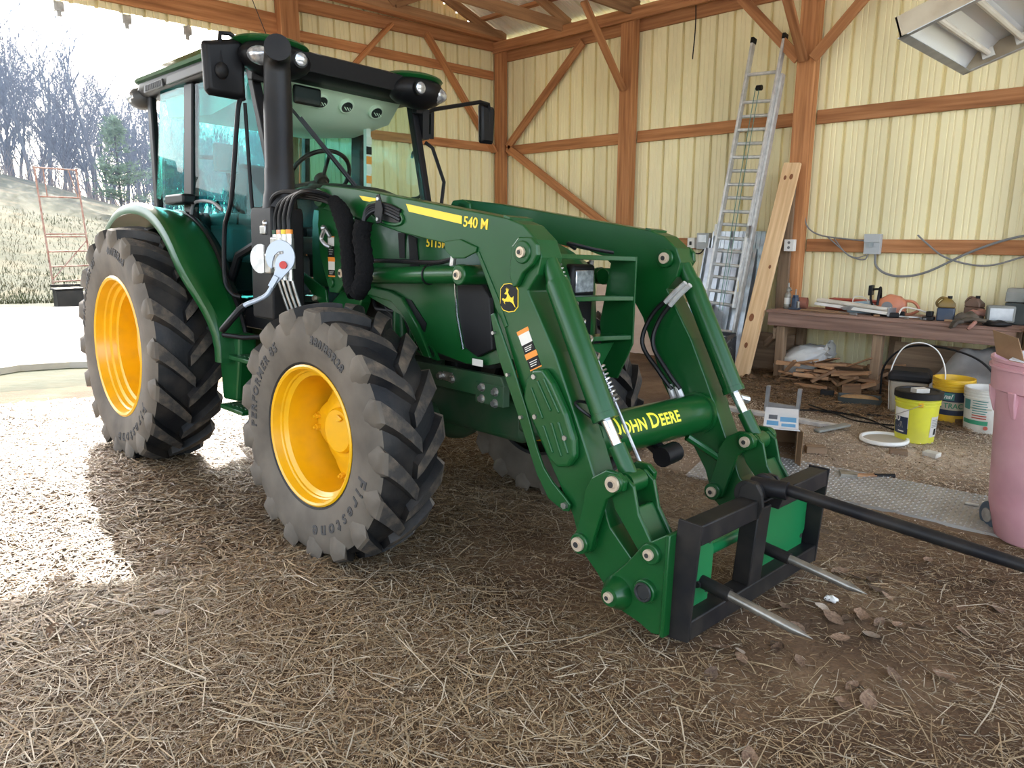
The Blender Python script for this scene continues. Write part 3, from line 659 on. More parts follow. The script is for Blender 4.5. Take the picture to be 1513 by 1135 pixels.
# cowl and wiper ----------------------------------------------------
b = MB(); b.rings([[(x, y, z0 + (z1 - z0) * math.sqrt(max(0, 1 - (y / w) ** 4))) for y in np.linspace(-w, w, 15)] + [(x, w, 1.70), (x, -w, 1.70)] for x, z0, z1, w in ((1.05, 1.85, 2.00, .44), (1.25, 1.85, 2.01, .42), (1.45, 1.82, 1.96, .36), (1.55, 1.80, 1.90, .33))])
P(b, 'cowl', 'black', smooth=40)

# cab ---------------------------------------------------------------
CW = .70
def post_bar(name, p0, p1, w, d, m='black'):
    b = MB(); b.bar(p0, p1, w, d, up=(1, 0, 0)); return P(b, name, m, bevel=.012, smooth=0)
for s in (-1, 1):
    post_bar('front_pillar', (1.36, s * .60, 1.66), (1.03, s * .64, 2.72), .06, .07)
    post_bar('middle_pillar', (.17, s * .725, 1.60), (.23, s * .70, 2.70), .06, .15)
    post_bar('rear_pillar', (-.62, s * .66, 1.65), (-.62, s * .68, 2.72), .05, .08)
    b = MB(); b.tube([(1.34, s * .615, 1.68), (.9, s * .70, 1.50), (.75, s * .73, 1.22), (.65, s * .73, 1.15)], .03, 8); P(b, 'door_sill', 'black')
def pane(name, q, m='glass'):
    b = MB(); n = (Vector(q[1]) - Vector(q[0])).cross(Vector(q[3]) - Vector(q[0])).normalized() * .006; v = [Vector(p) for p in q]
    b.add([p - n for p in v] + [p + n for p in v], [tuple(range(len(v)))[::-1], tuple(range(len(v), 2 * len(v)))] + [(i, (i + 1) % len(v), len(v) + (i + 1) % len(v), len(v) + i) for i in range(len(v))])
    return P(b, name, m, smooth=0)
pane('windshield', [(1.365, -.57, 1.70), (1.365, .57, 1.70), (1.05, .61, 2.70), (1.05, -.61, 2.70)], 'window_glass')
for s in (-1, 1):
    gm = 'glass' if s < 0 else 'window_glass'
    pane('door_glass', [(1.33, s * .625, 1.72), (1.03, s * .66, 2.68), (.23, s * .715, 2.68), (.18, s * .730, 1.9), (.55, s * .725, 1.60), (.85, s * .71, 1.30), (1.0, s * .70, 1.15), (1.36, s * .63, 1.18)], gm)
    pane('quarter_glass', [(.11, s * .745, 1.92), (.16, s * .72, 2.68), (-.30, s * .72, 2.72), (-.45, s * .735, 1.92)], 'glass')
    pane('quarter_glass', [(-.30, s * .72, 2.72), (-.45, s * .735, 1.92), (-.64, s * .63, 1.92), (-.60, s * .60, 2.72)], 'glass')
pane('rear_window', [(-.65, -.6, 1.75), (-.65, .6, 1.75), (-.60, .60, 2.72), (-.60, -.60, 2.72)], 'glass')
b = MB(); b.box((-.62, -.70, 1.10), (.95, .70, 1.18)); P(b, 'cab_floor', 'black_dusty')
b = MB(); b.box((-.66, -.66, 1.15), (-.60, .66, 1.78)); P(b, 'rear_panel', 'black_dusty', bevel=.02)
# roof: green shell over a black and grey rim
def outline(x0, x1, w, r, n=7, z=0, front_in=0.0):
    pts = []
    for cx, cy, a0 in ((x1 - r, w - r, 0), (x0 + r, w - r, 90), (x0 + r, -w + r, 180), (x1 - r, -w + r, 270)):
        for k in range(n):
            a = math.radians(a0 + 90 * k / (n - 1)); pts.append((cx + r * math.cos(a), cy + r * math.sin(a), z))
    out_ = []
    for x, y, zz in pts:
        dz = -.03 * max(0, (-x - .3) / .6) ** 1.6 * (1 if z > 2.8 else -1.5) - .085 * max(0, (x - .5) / .75) ** 1.5 * (1 if z > 2.8 else .15)
        out_.append((x, y, zz + dz))
    return out_
b = MB(); b.rings([outline(-.85, 1.10, .74, .22, z=2.785), outline(-.89, 1.13, .778, .24, z=2.80), outline(-.895, 1.13, .785, .26, z=2.85), outline(-.84, 1.10, .745, .26, z=2.90), outline(-.72, 1.0, .66, .28, z=2.922), outline(-.4, .75, .40, .25, z=2.935)], (True, True)); P(b, 'roof', 'green', smooth=50)
b = MB(); b.rings([outline(-.78, 1.10, .66, .2, z=2.690), outline(-.84, 1.18, .735, .22, z=2.705), outline(-.875, 1.235, .765, .24, z=2.74), outline(-.86, 1.23, .755, .24, z=2.80)], (True, True)); RR = P(b, 'roof_rim', 'black', smooth=50)
for s in (-1, 1):
    for x0, x1, m in ((-.52, -.12, 'dark_gray'), (-.06, .62, 'dark_gray')):
        b = MB(); b.prism([(x0, 2.715), (x1, 2.715), (x1 - .02, 2.775), (x0 + .02, 2.775)], 'y', s * .755, s * .774); v = P(b, 'roof_vent', m, bevel=.006, smooth=0)
        if x0 < -.2:
            for k in range(16):
                x = x0 + .05 + .02 * k; bb = MB(); bb.box((x, min(s * .77, s * .778), 2.725), (x + .008, max(s * .77, s * .778), 2.765)); P(bb, 'vent_slit', 'black', parent=v, smooth=0)
    # rear corner lamp
    b = MB(); b.ball((-.80, s * .69, 2.725), (.13, .11, .085), 16, 10); g = P(b, 'rear_lamp_pod', 'dark_gray', smooth=50)
    b = MB(); b.ball((-.80, s * .755, 2.725), (.085, .045, .055), 16, 10); P(b, 'work_lamp', 'lens', parent=g, smooth=60)
    # front corner pod
    b = MB(); b.ball((1.20, s * .56, 2.735), (.17, .235, .118), 24, 12); pod = P(b, 'lamp_pod', 'black', smooth=60)
    b = MB(); b.ball((1.14, s * .56, 2.825), (.22, .25, .045), 20, 10); P(b, 'pod_hood', 'green', parent=pod, smooth=60)
    b = MB(); b.tube([(1.28, s * .47, 2.735), (1.366, s * .473, 2.728)], [.046, .050], 22); P(b, 'lamp_bezel', 'black', parent=pod)
    b = MB(); b.tube([(1.34, s * .473, 2.73), (1.374, s * .473, 2.728), (1.378, s * .473, 2.728)], [.041, .040, .030], 22); P(b, 'work_lamp', 'lens', parent=pod, smooth=60)
    b = MB(); b.ball((1.275, s * .675, 2.722), (.080, .105, .062), 18, 10); P(b, 'head_lamp', 'lens', parent=pod, smooth=60)
    if s < 0:
        b = MB(); b.ball((1.318, s * .655, 2.72), (.022, .03, .035), 12, 8); P(b, 'turn_signal', 'amber', parent=pod, smooth=60)
    b = MB(); b.bar((1.12, s * .65, 2.60), (1.14, s * .65, 2.70), .09, .07, up=(1, 0, 0)); P(b, 'pillar_cap', 'black', bevel=.01)
b = MB(); b.rings([[(1.235, y, 2.705), (1.268, y, 2.81), (1.20, y, 2.835), (.95, y, 2.85), (.95, y, 2.74)] for y in np.linspace(-.54, .54, 5)]); P(b, 'visor', 'black', smooth=40)
b = MB(); b.tube([(.55, -.25, 2.99), (.40, -.3, 3.3), (.22, -.36, 3.72)], .003, 5); P(b, 'antenna', 'black')
b = MB(); b.prism([(1.0, 2.86), (1.14, 2.84), (1.12, 2.885), (1.10, 2.90)], 'y', -.62, -.56); P(b, 'roof_tab', 'green', bevel=.006, smooth=0)
# headliner, vents, interior
b = MB(); b.rings([[(1.00, y, 2.74), (.965, y, 2.70), (.80, y, 2.555 - .03 * math.cos(y * 2.2)), (.30, y, 2.50 - .05 * math.cos(y * 2.4)), (-.5, y, 2.56), (-.55, y, 2.74)] for y in np.linspace(-.60, .60, 13)]); hl = P(b, 'headliner', 'cream', smooth=50)
for y in (-.33, -.05, .16, .42):
    c = Vector((.882, y, 2.613)); nrm = Vector((.72, 0, -.70)).normalized(); b = MB(); b.tube([c - nrm * .02, c + nrm * .016, c + nrm * .022], [.058, .058, .052], 20); v = P(b, 'air_vent', 'cream', parent=hl, smooth=30)
for y in (-.33, -.05, .16, .42):
    c = Vector((.882, y, 2.613)); nrm = Vector((.72, 0, -.70)).normalized()
    b = MB(); b.cyl(c + nrm * .018, c + nrm * .0225, .044, n=18); P(b, 'vent_core', 'dark', parent=hl)
    for k in (-1, 0, 1): b = MB(); b.cbox(c + nrm * .0245 + Vector((0, k * .022, 0)), (.070, .006, .004), Matrix.Rotation(math.radians(45), 3, 'Y')); P(b, 'vent_slat', 'cream', parent=hl)
b = MB(); b.box((.97, -.32, 2.54), (1.0, -.11, 2.665)); P(b, 'rear_view_mirror', 'black', bevel=.025)
b = MB(); b.box((.96, -.38, 2.685), (1.0, .34, 2.70)); P(b, 'sun_shade', 'cream', smooth=0)
b = MB(); b.prism([(.95, 1.75), (1.28, 1.80), (1.25, 1.97), (.98, 2.02), (.86, 1.96)], 'y', -.22, .22); P(b, 'dashboard', 'black_dusty', bevel=.03)
b = MB(); b.bar((1.05, 0, 1.2), (1.0, 0, 1.9), .2, .16, up=(1, 0, 0)); P(b, 'steering_column', 'black', bevel=.03)
sc_ = Vector((.84, -.04, 2.085)); sn = Vector((-.74, 0, .67)).normalized(); su = Vector((0, 1, 0)); sw = sn.cross(su)
b = MB(); b.tube([sc_ + (su * math.cos(a) + sw * math.sin(a)) * .232 for a in np.linspace(0, 2 * PI, 33)[:-1]], .016, 8, closed=True)
for a in (.5, 2.6, 4.7): b.tube([sc_ - sn * .04, sc_ + (su * math.cos(a) + sw * math.sin(a)) * .232], .013, 6)
b.cyl(sc_ - sn * .06, sc_ - sn * .01, .05, n=14); b.cyl(sc_ - sn * .3, sc_ - sn * .05, .03, n=10); P(b, 'steering_wheel', 'black', smooth=50)
b = MB(); b.box((-.15, -.26, 1.52), (.38, .26, 1.66)); b.box((.0, -.2, 1.18), (.3, .2, 1.52)); P(b, 'seat', 'seat', bevel=.05)
b = MB(); b.rings([[(-.10 - .1 * t, y, 1.62 + .62 * t), (-.24 - .1 * t, y, 1.62 + .62 * t)][::-1] + [(-.10 - .1 * t, -y, 1.62 + .62 * t), (-.24 - .1 * t, -y, 1.62 + .62 * t)] for t, y in ((0, .24), (.5, .26), (.85, .23), (1, .17))]); P(b, 'seat_back', 'seat', bevel=.04)
b = MB(); b.box((-.30, -.62, 1.45), (.55, -.32, 1.72)); b.box((.2, -.62, 1.70), (.5, -.36, 1.80)); P(b, 'side_console', 'gray', bevel=.04)
for x, y, h in ((.28, -.46, .20), (.42, -.42, .17), (.10, -.5, .14), (.50, -.52, .13)):
    b = MB(); b.tube([(x, y, 1.72), (x + .02, y, 1.72 + h * .7)], .007, 6); b.ball((x + .025, y, 1.72 + h), (.02, .02, h * .32)); P(b, 'lever', 'black')
b = MB(); b.box((.30, -.60, 2.10), (.35, -.42, 2.30)); mo = P(b, 'monitor', 'gray', bevel=.012)
b = MB(); b.tube([(.17, -.68, 2.2), (.25, -.60, 2.2), (.32, -.52, 2.2)], .016, 8); b.tube([(.32, -.5, 2.1), (.30, -.47, 2.0), (.34, -.5, 1.93)], .014, 8); P(b, 'monitor_arm', 'black', parent=mo)
b = MB(); b.box((.60, .50, 2.05), (.64, .54, 2.55)); P(b, 'belt_post', 'white', smooth=0)
for k in range(5):
    b = MB(); b.box((.645, .495, 2.10 + .075 * k), (.648, .545, 2.16 + .075 * k)); P(b, 'caution_decal', ('orange', 'decal_white', 'orange', 'black', 'decal_white')[k], smooth=0)
b = MB(); b.tube(catmull([(.95, .70, 1.98), (1.10, .70, 2.02), (1.12, .69, 2.28), (1.0, .70, 2.34), (.96, .71, 2.3)]), .012, 7); P(b, 'door_handle', 'black')
b = MB(); b.tube([(1.09, -.44, 2.52), (1.22, -.18, 2.19), (1.31, .03, 1.92)], .010, 6); b.bar((1.14, -.36, 2.42), (1.28, -.02, 2.0), .012, .03); P(b, 'wiper', 'black')
b = MB(); b.tube(catmull([(.80, -.76, 1.80), (.62, -.76, 1.86), (.34, -.76, 1.86), (.26, -.76, 1.76)]), .012, 7); P(b, 'inner_grab_bar', 'gray')
# mirrors and grab bars
b = MB(); b.box((1.08, .66, 2.42), (1.16, .72, 2.64)); b.tube([(1.12, .72, 2.62), (1.12, .80, 2.66), (1.10, 1.30, 2.80), (1.09, 1.40, 2.80), (1.075, 1.43, 2.74), (1.07, 1.43, 2.60)], .016, 8); b.box((1.09, .72, 2.44), (1.12, .80, 2.47)); b.box((1.09, .77, 2.44), (1.12, .80, 2.64)); P(b, 'mirror_arm', 'black')
b = MB(); b.rings([[(1.05 + dx, 1.41 + y * k, 2.64 + z * k) for y, z in ((-.07, -.16), (.08, -.155), (.085, .155), (-.085, .165))] for dx, k in ((-.02, .9), (.01, 1.0), (.035, .8))]); P(b, 'side_mirror', 'black', bevel=.012)
b = MB(); b.tube([(1.36, .66, 1.72), (1.30, .76, 2.10), (1.18, .74, 2.36), (1.14, .70, 2.40)], .014, 8); P(b, 'grab_rail', 'black')
b = MB(); b.tube([(1.10, -.66, 2.72), (1.14, -.74, 2.80), (1.13, -.82, 2.845), (1.13, -.88, 2.835), (1.15, -.895, 2.76), (1.16, -.895, 2.60)], .014, 8); b.tube([(1.14, -.66, 2.70), (1.16, -.75, 2.72), (1.15, -.80, 2.74)], .012, 6); P(b, 'mirror_arm', 'black')
b = MB(); b.rings([[(1.12 + dx, -.862 + y * k, 2.638 + z * k) for y, z in ((-.135, .135), (.10, .195), (.128, .17), (.132, -.155), (.11, -.178), (-.10, -.178), (-.125, -.155))] for dx, k in ((-.04, .90), (.01, 1.0), (.045, .84))]); P(b, 'side_mirror', 'black', bevel=.014, seg=3)
b = MB(); b.ball((1.172, -.895, 2.61), (.03, .042, .05)); P(b, 'mirror_knuckle', 'black_dusty')
b = MB(); b.tube(catmull([(1.13, -.74, 2.48), (1.14, -.78, 2.44), (1.12, -.80, 2.2), (1.08, -.82, 1.86), (1.02, -.82, 1.76), (.96, -.82, 1.66), (.94, -.82, 1.35), (1.0, -.80, 1.25), (1.04, -.76, 1.23)], 5), .015, 8); P(b, 'grab_rail', 'black')
b = MB(); b.tube([(1.14, -.74, 2.45), (1.17, -.74, 2.1), (1.20, -.74, 1.8)], .012, 8); P(b, 'grab_rail', 'black')
b = MB(); b.rings([[(x, -.80 + y, 1.885 + z) for y, z in ((-.05, -.035), (.05, -.035), (.05, .035), (-.05, .035))] for x in (.02, .12, .30, .36)]); P(b, 'marker_lamp', 'black', bevel=.015)
# fenders
for s in (-1, 1):
    rg_ = []
    for k in range(27):
        a = math.radians(122 - k * 4.7); ca, sa = math.cos(a), math.sin(a)
        ri = .985 + .05 * smooth01((a - 1.75) / .5) + .14 * smooth01((.62 - a) / .55); ro = 1.035 + .09 * smooth01((.62 - a) / .55)
        ow = 1.075 + .03 * smooth01((a - 1.2) / .6) - .12 * smooth01((.75 - a) / .7); iw = .785
        sec = [(iw - .03, ri - .02), (iw, ri + .012), (iw + .05, ri + .022), (iw + .16, (ri + ro) / 2 + .012), (ow - .05, ro + .006), (ow - .012, ro - .008), (ow, ro - .035), (ow - .002, ro - .075), (ow - .014, ro - .075), (ow - .022, ro - .03), (iw + .1, (ri + ro) / 2 - .012), (iw, ri - .022)]
        rg_.append([(rad * ca, s * y, .812 + rad * sa) for y, rad in sec])
    b = MB(); b.rings(rg_); P(b, 'fender', 'green', smooth=45)
    b = MB(); b.tube([((.985 + .14 * smooth01((.62 - math.radians(t)) / .55)) * math.cos(math.radians(t)), s * .765, .812 + (.99 + .13 * smooth01((.62 - math.radians(t)) / .55)) * math.sin(math.radians(t))) for t in range(104, 2, -5)], .02, 8); P(b, 'fender_seal', 'black')
    b = MB(); b.rings([[(r2 * math.cos(math.radians(t)), s * y, .812 + r2 * math.sin(math.radians(t))) for y, r2 in ((.70, .93), (.77, .96), (.77, 1.0), (.70, .97))] for t in range(125, 0, -5)]); P(b, 'fender_liner', 'black_dusty')
    b = MB(); b.prism([(.93, .995), (1.22, 1.0), (1.20, .80), (1.15, .545), (.93, .53), (.90, .80)], 'y', s * .74, s * .86); P(b, 'fender_skirt', 'green', bevel=.02, smooth=0)
    b = MB(); b.tube([(.93, s * .94, 1.02), (1.08, s * .93, .99), (1.28, s * .86, .985), (1.42, s * .72, 1.0)], .016, 8); P(b, 'fender_strip', 'black')
    b = MB(); b.box((-.55, min(s * .62, s * .70), 1.3), (.30, max(s * .62, s * .70), 1.80)); P(b, 'cab_side_panel', 'black_dusty', bevel=.03)
    b = MB(); b.prism([(.90, 1.02), (1.42, 1.02), (1.42, 1.18), (1.0, 1.16)], 'y', s * .70, s * .66); P(b, 'door_bottom', 'black', bevel=.01)
    for z, w in ((.86, .0), (.54, .06), (.27, .1)):
        if z < .4: continue
        b = MB(); b.box((1.12, min(s * .60, s * (.90 + w)), z - .03), (1.44, max(s * .60, s * (.90 + w)), z)); st_ = P(b, 'step', 'green', bevel=.006)
        for q in range(5):
            bb = MB(); bb.box((1.15 + q * .06, min(s * .64, s * (.86 + w)), z), (1.175 + q * .06, max(s * .64, s * (.86 + w)), z + .008)); P(bb, 'step_grip', 'green_dusty', parent=st_, smooth=0)
    b = MB(); b.box((1.10, min(s * .58, s * .62), .44), (1.50, max(s * .58, s * .62), 1.12)); b.box((1.40, min(s * .6, s * .86), .5), (1.43, max(s * .6, s * .86), .88)); P(b, 'step_bracket', 'green', bevel=.006)
    b = MB(); b.cyl((1.55, s * .66, .92), (1.55, s * .66, 1.14), .05, n=14); b.cyl((1.55, s * .66, 1.10), (1.55, s * .66, 1.14), .065, n=14); P(b, 'mount_post', 'bright_green')
b = MB(); b.box((.7, .35, .45), (1.9, .75, 1.05)); P(b, 'fuel_tank', 'black', bevel=.06)
# exhaust and its housing
b = MB(); b.rings([[(1.50 + x * k, -.72 + y * k, z) for x, y in ((-.155, -.105), (.115, -.105), (.125, .105), (-.165, .105))] for z, k in ((1.12, .96), (1.14, 1.0), (1.76, 1.0), (1.79, .96), (1.80, .9))]); P(b, 'muffler_housing', 'black_dusty', bevel=.03, seg=3)
b = MB(); pth = [(1.53, -.72, 1.79), (1.53, -.72, 1.86), (1.53, -.72, 1.90), (1.53, -.72, 2.02), (1.53, -.72, 2.03), (1.53, -.72, 2.40), (1.53, -.72, 2.41), (1.53, -.72, 2.57), (1.545, -.728, 2.635), (1.595, -.75, 2.678), (1.665, -.785, 2.685)]
b.tube(pth, [.105, .098, .09, .088, .084, .084, .082, .078, .076, .075, .075], 20, caps=False)
e0, e1 = Vector(pth[-1]), Vector(pth[-2]); d = (e0 - e1).normalized()
b.tube([e0, e0 - d * .002, e0 - d * .12], [.075, .066, .064], 20, caps=True); P(b, 'exhaust_stack', 'stack', smooth=50)
# ------------------------------------------------------------------ LOADER
ARM = [(1.765, 1.85), (1.79, 1.905), (1.85, 1.93), (2.19, 1.893), (3.40, 1.715), (3.50, 1.685), (3.585, 1.62), (3.62, 1.545), (3.60, 1.47), (3.545, 1.40), (3.715, 1.145), (3.822, .940), (3.92, .745), (3.99, .60), (4.06, .46), (4.20, .34), (4.215, .25), (4.16, .16), (4.09, .155), (4.00, .245), (3.912, .315), (3.858, .455), (3.752, .605), (3.555, .885), (3.397, 1.235), (3.336, 1.315), (3.305, 1.40), (3.255, 1.50), (3.198, 1.555), (3.063, 1.575), (2.986, 1.597), (2.606, 1.653), (2.391, 1.700), (2.05, 1.765), (1.86, 1.785), (1.79, 1.80)]
def boss(b, x, z, y0, y1, r): b.cyl((x, y0, z), (x, y1, z), r, n=20)
def pin(parent, x, z, s, y, r=.024):
    b = MB(); b.cyl((x, s * y, z), (x, s * (y + .012), z), r, n=18); b.cyl((x, s * (y + .012), z), (x, s * (y + .018), z), r * .55, n=6); q = P(b, 'pivot_pin', 'brass', parent=parent, smooth=30)
    b = MB(); b.cyl((x, s * (y + .012), z), (x, s * (y + .0195), z), r * .42, n=12); P(b, 'pin_socket', 'dark', parent=parent); return q
for s in (-1, 1):
    yo, yi = s * .614, s * .478
    b = MB(); b.prism(ARM, 'y', yi, yo); A_ = P(b, 'loader_arm', 'green', bevel=.006, smooth=0)
    b = MB(); b.prism([(3.46, 1.59), (3.50, 1.63), (3.575, 1.63), (3.61, 1.60), (3.615, 1.555), (3.59, 1.515), (3.533, 1.475), (3.500, 1.42), (3.477, 1.41), (3.45, 1.46), (3.455, 1.53)], 'y', yo, s * .640); P(b, 'knee_plate', 'green', parent=A_, bevel=.006, smooth=0)
    b = MB(); b.prism([(2.98, 1.61), (3.10, 1.62), (3.215, 1.585), (3.21, 1.56), (3.13, 1.53), (3.047, 1.528), (2.99, 1.565)], 'y', yo, s * .626); P(b, 'gusset_plate', 'green', parent=A_, bevel=.005, smooth=0)
    b = MB(); b.prism([(3.21, 1.56), (3.225, 1.565), (3.36, 1.36), (3.43, 1.235), (3.41, 1.225), (3.335, 1.34)], 'y', yo, s * .619); P(b, 'weld_seam', 'green', parent=A_, bevel=.002, smooth=0)
    for x, z, r in ((3.53, 1.565, .05), (1.85, 1.855, .055), (3.115, 1.452, .048), (3.945, .37, .05)): b = MB(); boss(b, x, z, s * .46, s * .648, r); P(b, 'pivot_boss', 'green', parent=A_, bevel=.005)
    for x, z in ((3.53, 1.565), (1.85, 1.855), (3.115, 1.452)): pin(A_, x, z, s, .648)
    b = MB(); b.bar((3.385, s * .546, 1.722), (3.425, s * .546, 1.712), .15, .010); P(b, 'arm_cap', 'green', parent=A_, smooth=0)
    # hose guard on the lower boom / parking stand
    b = MB(); b.prism([(3.335, 1.28), (3.36, 1.29), (3.40, 1.225), (3.472, 1.095), (3.585, .88), (3.655, .72), (3.70, .64), (3.756, .585), (3.83, .535), (3.862, .51), (3.855, .478), (3.825, .472), (3.736, .505), (3.66, .60), (3.52, .865), (3.39, 1.10)], 'y', s * .628, s * .640); P(b, 'parking_stand', 'green', parent=A_, bevel=.004, smooth=0)
    for x, z in ((3.836, .502), (3.37, 1.20), (3.47, 1.02), (3.56, .84)):
        b = MB(); b.cyl((x, s * .64, z), (x, s * .656, z), .015 if x > 3.8 else .009, n=6); P(b, 'bolt', 'steel', parent=A_, smooth=30)
    # pressed cover plate with slots
    cov = [(3.575, .93), (3.585, 1.01), (3.625, 1.065), (3.685, 1.075), (3.745, 1.02), (3.825, .905), (3.875, .80), (3.885, .725), (3.85, .675), (3.79, .66), (3.735, .69), (3.66, .80), (3.60, .88)]
    b = MB(); b.prism(cov, 'y', yo, s * .655); C_ = P(b, 'cover_plate', 'green', parent=A_, bevel=.014, smooth=0, seg=3)
    for (x0, z0, x1, z1) in ((3.625, .985, 3.70, .86), (3.66, 1.02, 3.745, .90), (3.695, 1.035, 3.79, .90), (3.705, .83, 3.765, .72), (3.75, .85, 3.815, .715), (3.79, .86, 3.85, .735)):
        b = MB(); b.bar((x0, s * .656, z0), (x1, s * .656, z1), .012, .010, up=(0, 1, 0)); P(b, 'pressed_rib', 'green', parent=A_, bevel=.004, smooth=0)
    for x, z in ((3.64, 1.035), (3.83, .80), (3.655, .86)):
        b = MB(); b.cyl((x, s * .652, z), (x, s * .664, z), .012, n=6); P(b, 'bolt', 'steel', parent=A_, smooth=30)
    # bucket cylinder
    yc = s * .545
    p0, p1, p2 = Vector((3.60, yc, 1.53)), Vector((3.955, yc, .885)), Vector((4.105, yc, .655))
    d = (p1 - p0).normalized(); a0 = Vector((3.648, yc, 1.445))
    b = MB(); b.tube([a0, a0 + d * .02, p1 - d * .03, p1 - d * .029, p1], [.050, .054, .054, .058, .058], 20); b.tube([p0, a0], [.038, .044], 14)
    cy = P(b, 'tilt_cylinder', 'green', smooth=40)
    b = MB(); b.cyl(p1, p2, .024, n=14); P(b, 'piston_rod', 'chrome', parent=cy)
    b = MB(); r0 = p1.lerp(p2, .42); b.tube([r0, p2], [.036, .036], 14); b.cyl((p2.x, yc - .05, p2.z), (p2.x, yc + .05, p2.z), .045, n=16); P(b, 'rod_end', 'green', parent=cy, smooth=40)
    # lift cylinder
    q0, q1 = Vector((2.02, yc, 1.405)), Vector((3.01, yc, 1.452))
    dd = (q1 - q0).normalized()
    b = MB(); b.tube([q0 + dd * .05, q1, q1 + dd * .001, q1 + dd * .03], [.046, .046, .05, .05], 20); lc = P(b, 'lift_cylinder', 'green', smooth=40)
    b = MB(); b.tube([q1, q1 + dd * .10], [.026, .026], 12); b.cyl((3.115, s * .48, 1.452), (3.115, s * .62, 1.452), .042, n=16); P(b, 'rod_eye', 'green', parent=lc)
    b = MB(); b.tube([q0 + dd * .75 + Vector((0, 0, .049)) * math.cos(a) + Vector((0, .049, 0)) * math.sin(a) for a in np.linspace(0, 6.1, 14)], .006, 6); b.tube(catmull([q0 + dd * .2 + Vector((0, s * .02, .085)), q0 + dd * .5 + Vector((0, s * .02, .075)), q0 + dd * .8 + Vector((0, 0, .062)), q1 + Vector((-.05, 0, .075))]), .012, 8); P(b, 'hydraulic_line', 'hose', parent=lc)
    b = MB(); b.cyl(q1 + Vector((-.06, 0, .03)), q1 + Vector((-.05, 0, .09)), .016, n=10); b.cyl(q0 + dd * .18 + Vector((0, s * .02, .085)), q0 + dd * .27 + Vector((0, s * .02, .083)), .017, n=10); P(b, 'hose_fitting', 'steel', parent=lc)
    # bell crank links (two plates each) and tool carrier
    LA = [(3.890, .36), (3.918, .42), (3.943, .52), (3.952, .60), (3.985, .665), (4.055, .712), (4.115, .712), (4.150, .685), (4.145, .645), (4.10, .622), (4.060, .585), (4.027, .47), (3.995, .352), (3.963, .326), (3.915, .326)]
    b = MB(); b.prism(LA, 'y', s * .635, s * .660); b.prism(LA, 'y', s * .43, s * .455); l_ = P(b, 'guide_link', 'green', bevel=.005, smooth=0)
    for x, z, r in ((4.105, .670, .040), (3.945, .37, .045)): b = MB(); boss(b, x, z, s * .655, s * .675, r); P(b, 'pivot_boss', 'green', parent=l_, bevel=.004)
    pin(l_, 4.105, .670, s, .675, .032); pin(l_, 3.945, .37, s, .675, .03)
    LB = [(4.064, .60), (4.075, .672), (4.12, .70), (4.17, .665), (4.20, .56), (4.275, .455), (4.31, .40), (4.27, .36), (4.22, .40), (4.13, .50), (4.085, .55)]
    b = MB(); b.prism(LB, 'y', s * .61, s * .628); b.prism(LB, 'y', s * .47, s * .488); b.prism([(4.155, .57), (4.175, .575), (4.27, .43), (4.25, .41)], 'y', s * .488, s * .61); P(b, 'tilt_link', 'green', bevel=.005, smooth=0)
    CAR = [(4.055, .20), (4.07, .245), (4.162, .345), (4.235, .445), (4.335, .515), (4.352, .515), (4.345, .105), (4.30, .095), (4.235, .118), (4.15, .135), (4.085, .14)]
    b = MB(); b.prism(CAR, 'y', s * .615, s * .632); b.prism(CAR, 'y', s * .455, s * .47); tc_ = P(b, 'tool_carrier_plate', 'green', bevel=.005, smooth=0)
    b = MB(); b.tube([(4.128, s * .60, .205), (4.128, s * .640, .205), (4.128, s * .69, .205)], [.075, .070, .040], 22); P(b, 'pivot_boss', 'green', parent=tc_, smooth=35)
    for x, z, r in ((4.28, .425, .042), (4.265, .265, .048)): b = MB(); boss(b, x, z, s * .60, s * .655, r); P(b, 'pivot_boss', 'green', parent=tc_, bevel=.004)
    for x, z, y in ((4.128, .205, .690), (4.28, .425, .655)): pin(tc_, x, z, s, y, .022)
    b = MB(); b.cyl((4.265, s * .656, .265), (4.265, s * .658, .265), .033, n=18); b.tube([(4.265 + .034 * math.cos(a), s * .66, .265 + .034 * math.sin(a)) for a in np.linspace(0, 2 * PI, 19)[:-1]], .006, 6, closed=True); P(b, 'lock_hole', 'dark', parent=tc_)
    b = MB(); b.box((4.34, min(s * .44, s * .64), .10), (4.358, max(s * .44, s * .64), .52)); P(b, 'carrier_hook', 'green', parent=tc_, bevel=.004)
    # mast and its bracket
    b = MB(); b.prism([(1.72, 1.87), (1.76, 1.925), (1.86, 1.93), (1.94, 1.90), (1.96, 1.80), (1.95, 1.74), (2.02, 1.64), (2.05, 1.41), (1.92, 1.30), (1.83, 1.30), (1.78, 1.40), (1.72, 1.52), (1.70, 1.70)], 'y', s * .545, s * .565); b.prism([(1.72, 1.87), (1.76, 1.925), (1.86, 1.93), (1.94, 1.90), (1.96, 1.80), (1.95, 1.74), (2.02, 1.64), (2.05, 1.41), (1.92, 1.30), (1.83, 1.30), (1.78, 1.40), (1.72, 1.52), (1.70, 1.70)], 'y', s * .46, s * .48)
    mst = P(b, 'loader_mast', 'green', bevel=.006, smooth=0)
    for x, z, y, r in ((2.0, 1.42, .585, .045), (1.86, 1.36, .58, .03)): b = MB(); boss(b, x, z, s * .46, s * y, r); P(b, 'pivot_boss', 'green', parent=mst, bevel=.004)
    pin(mst, 2.0, 1.42, s, .585, .025)
    b = MB(); b.prism([(1.62, 1.18), (1.85, 1.34), (1.97, 1.36), (2.06, 1.40), (2.03, 1.25), (1.95, 1.12), (1.90, .80), (1.70, .80)], 'y', s * .40, s * .47); P(b, 'mast_bracket', 'green', bevel=.01, smooth=0)
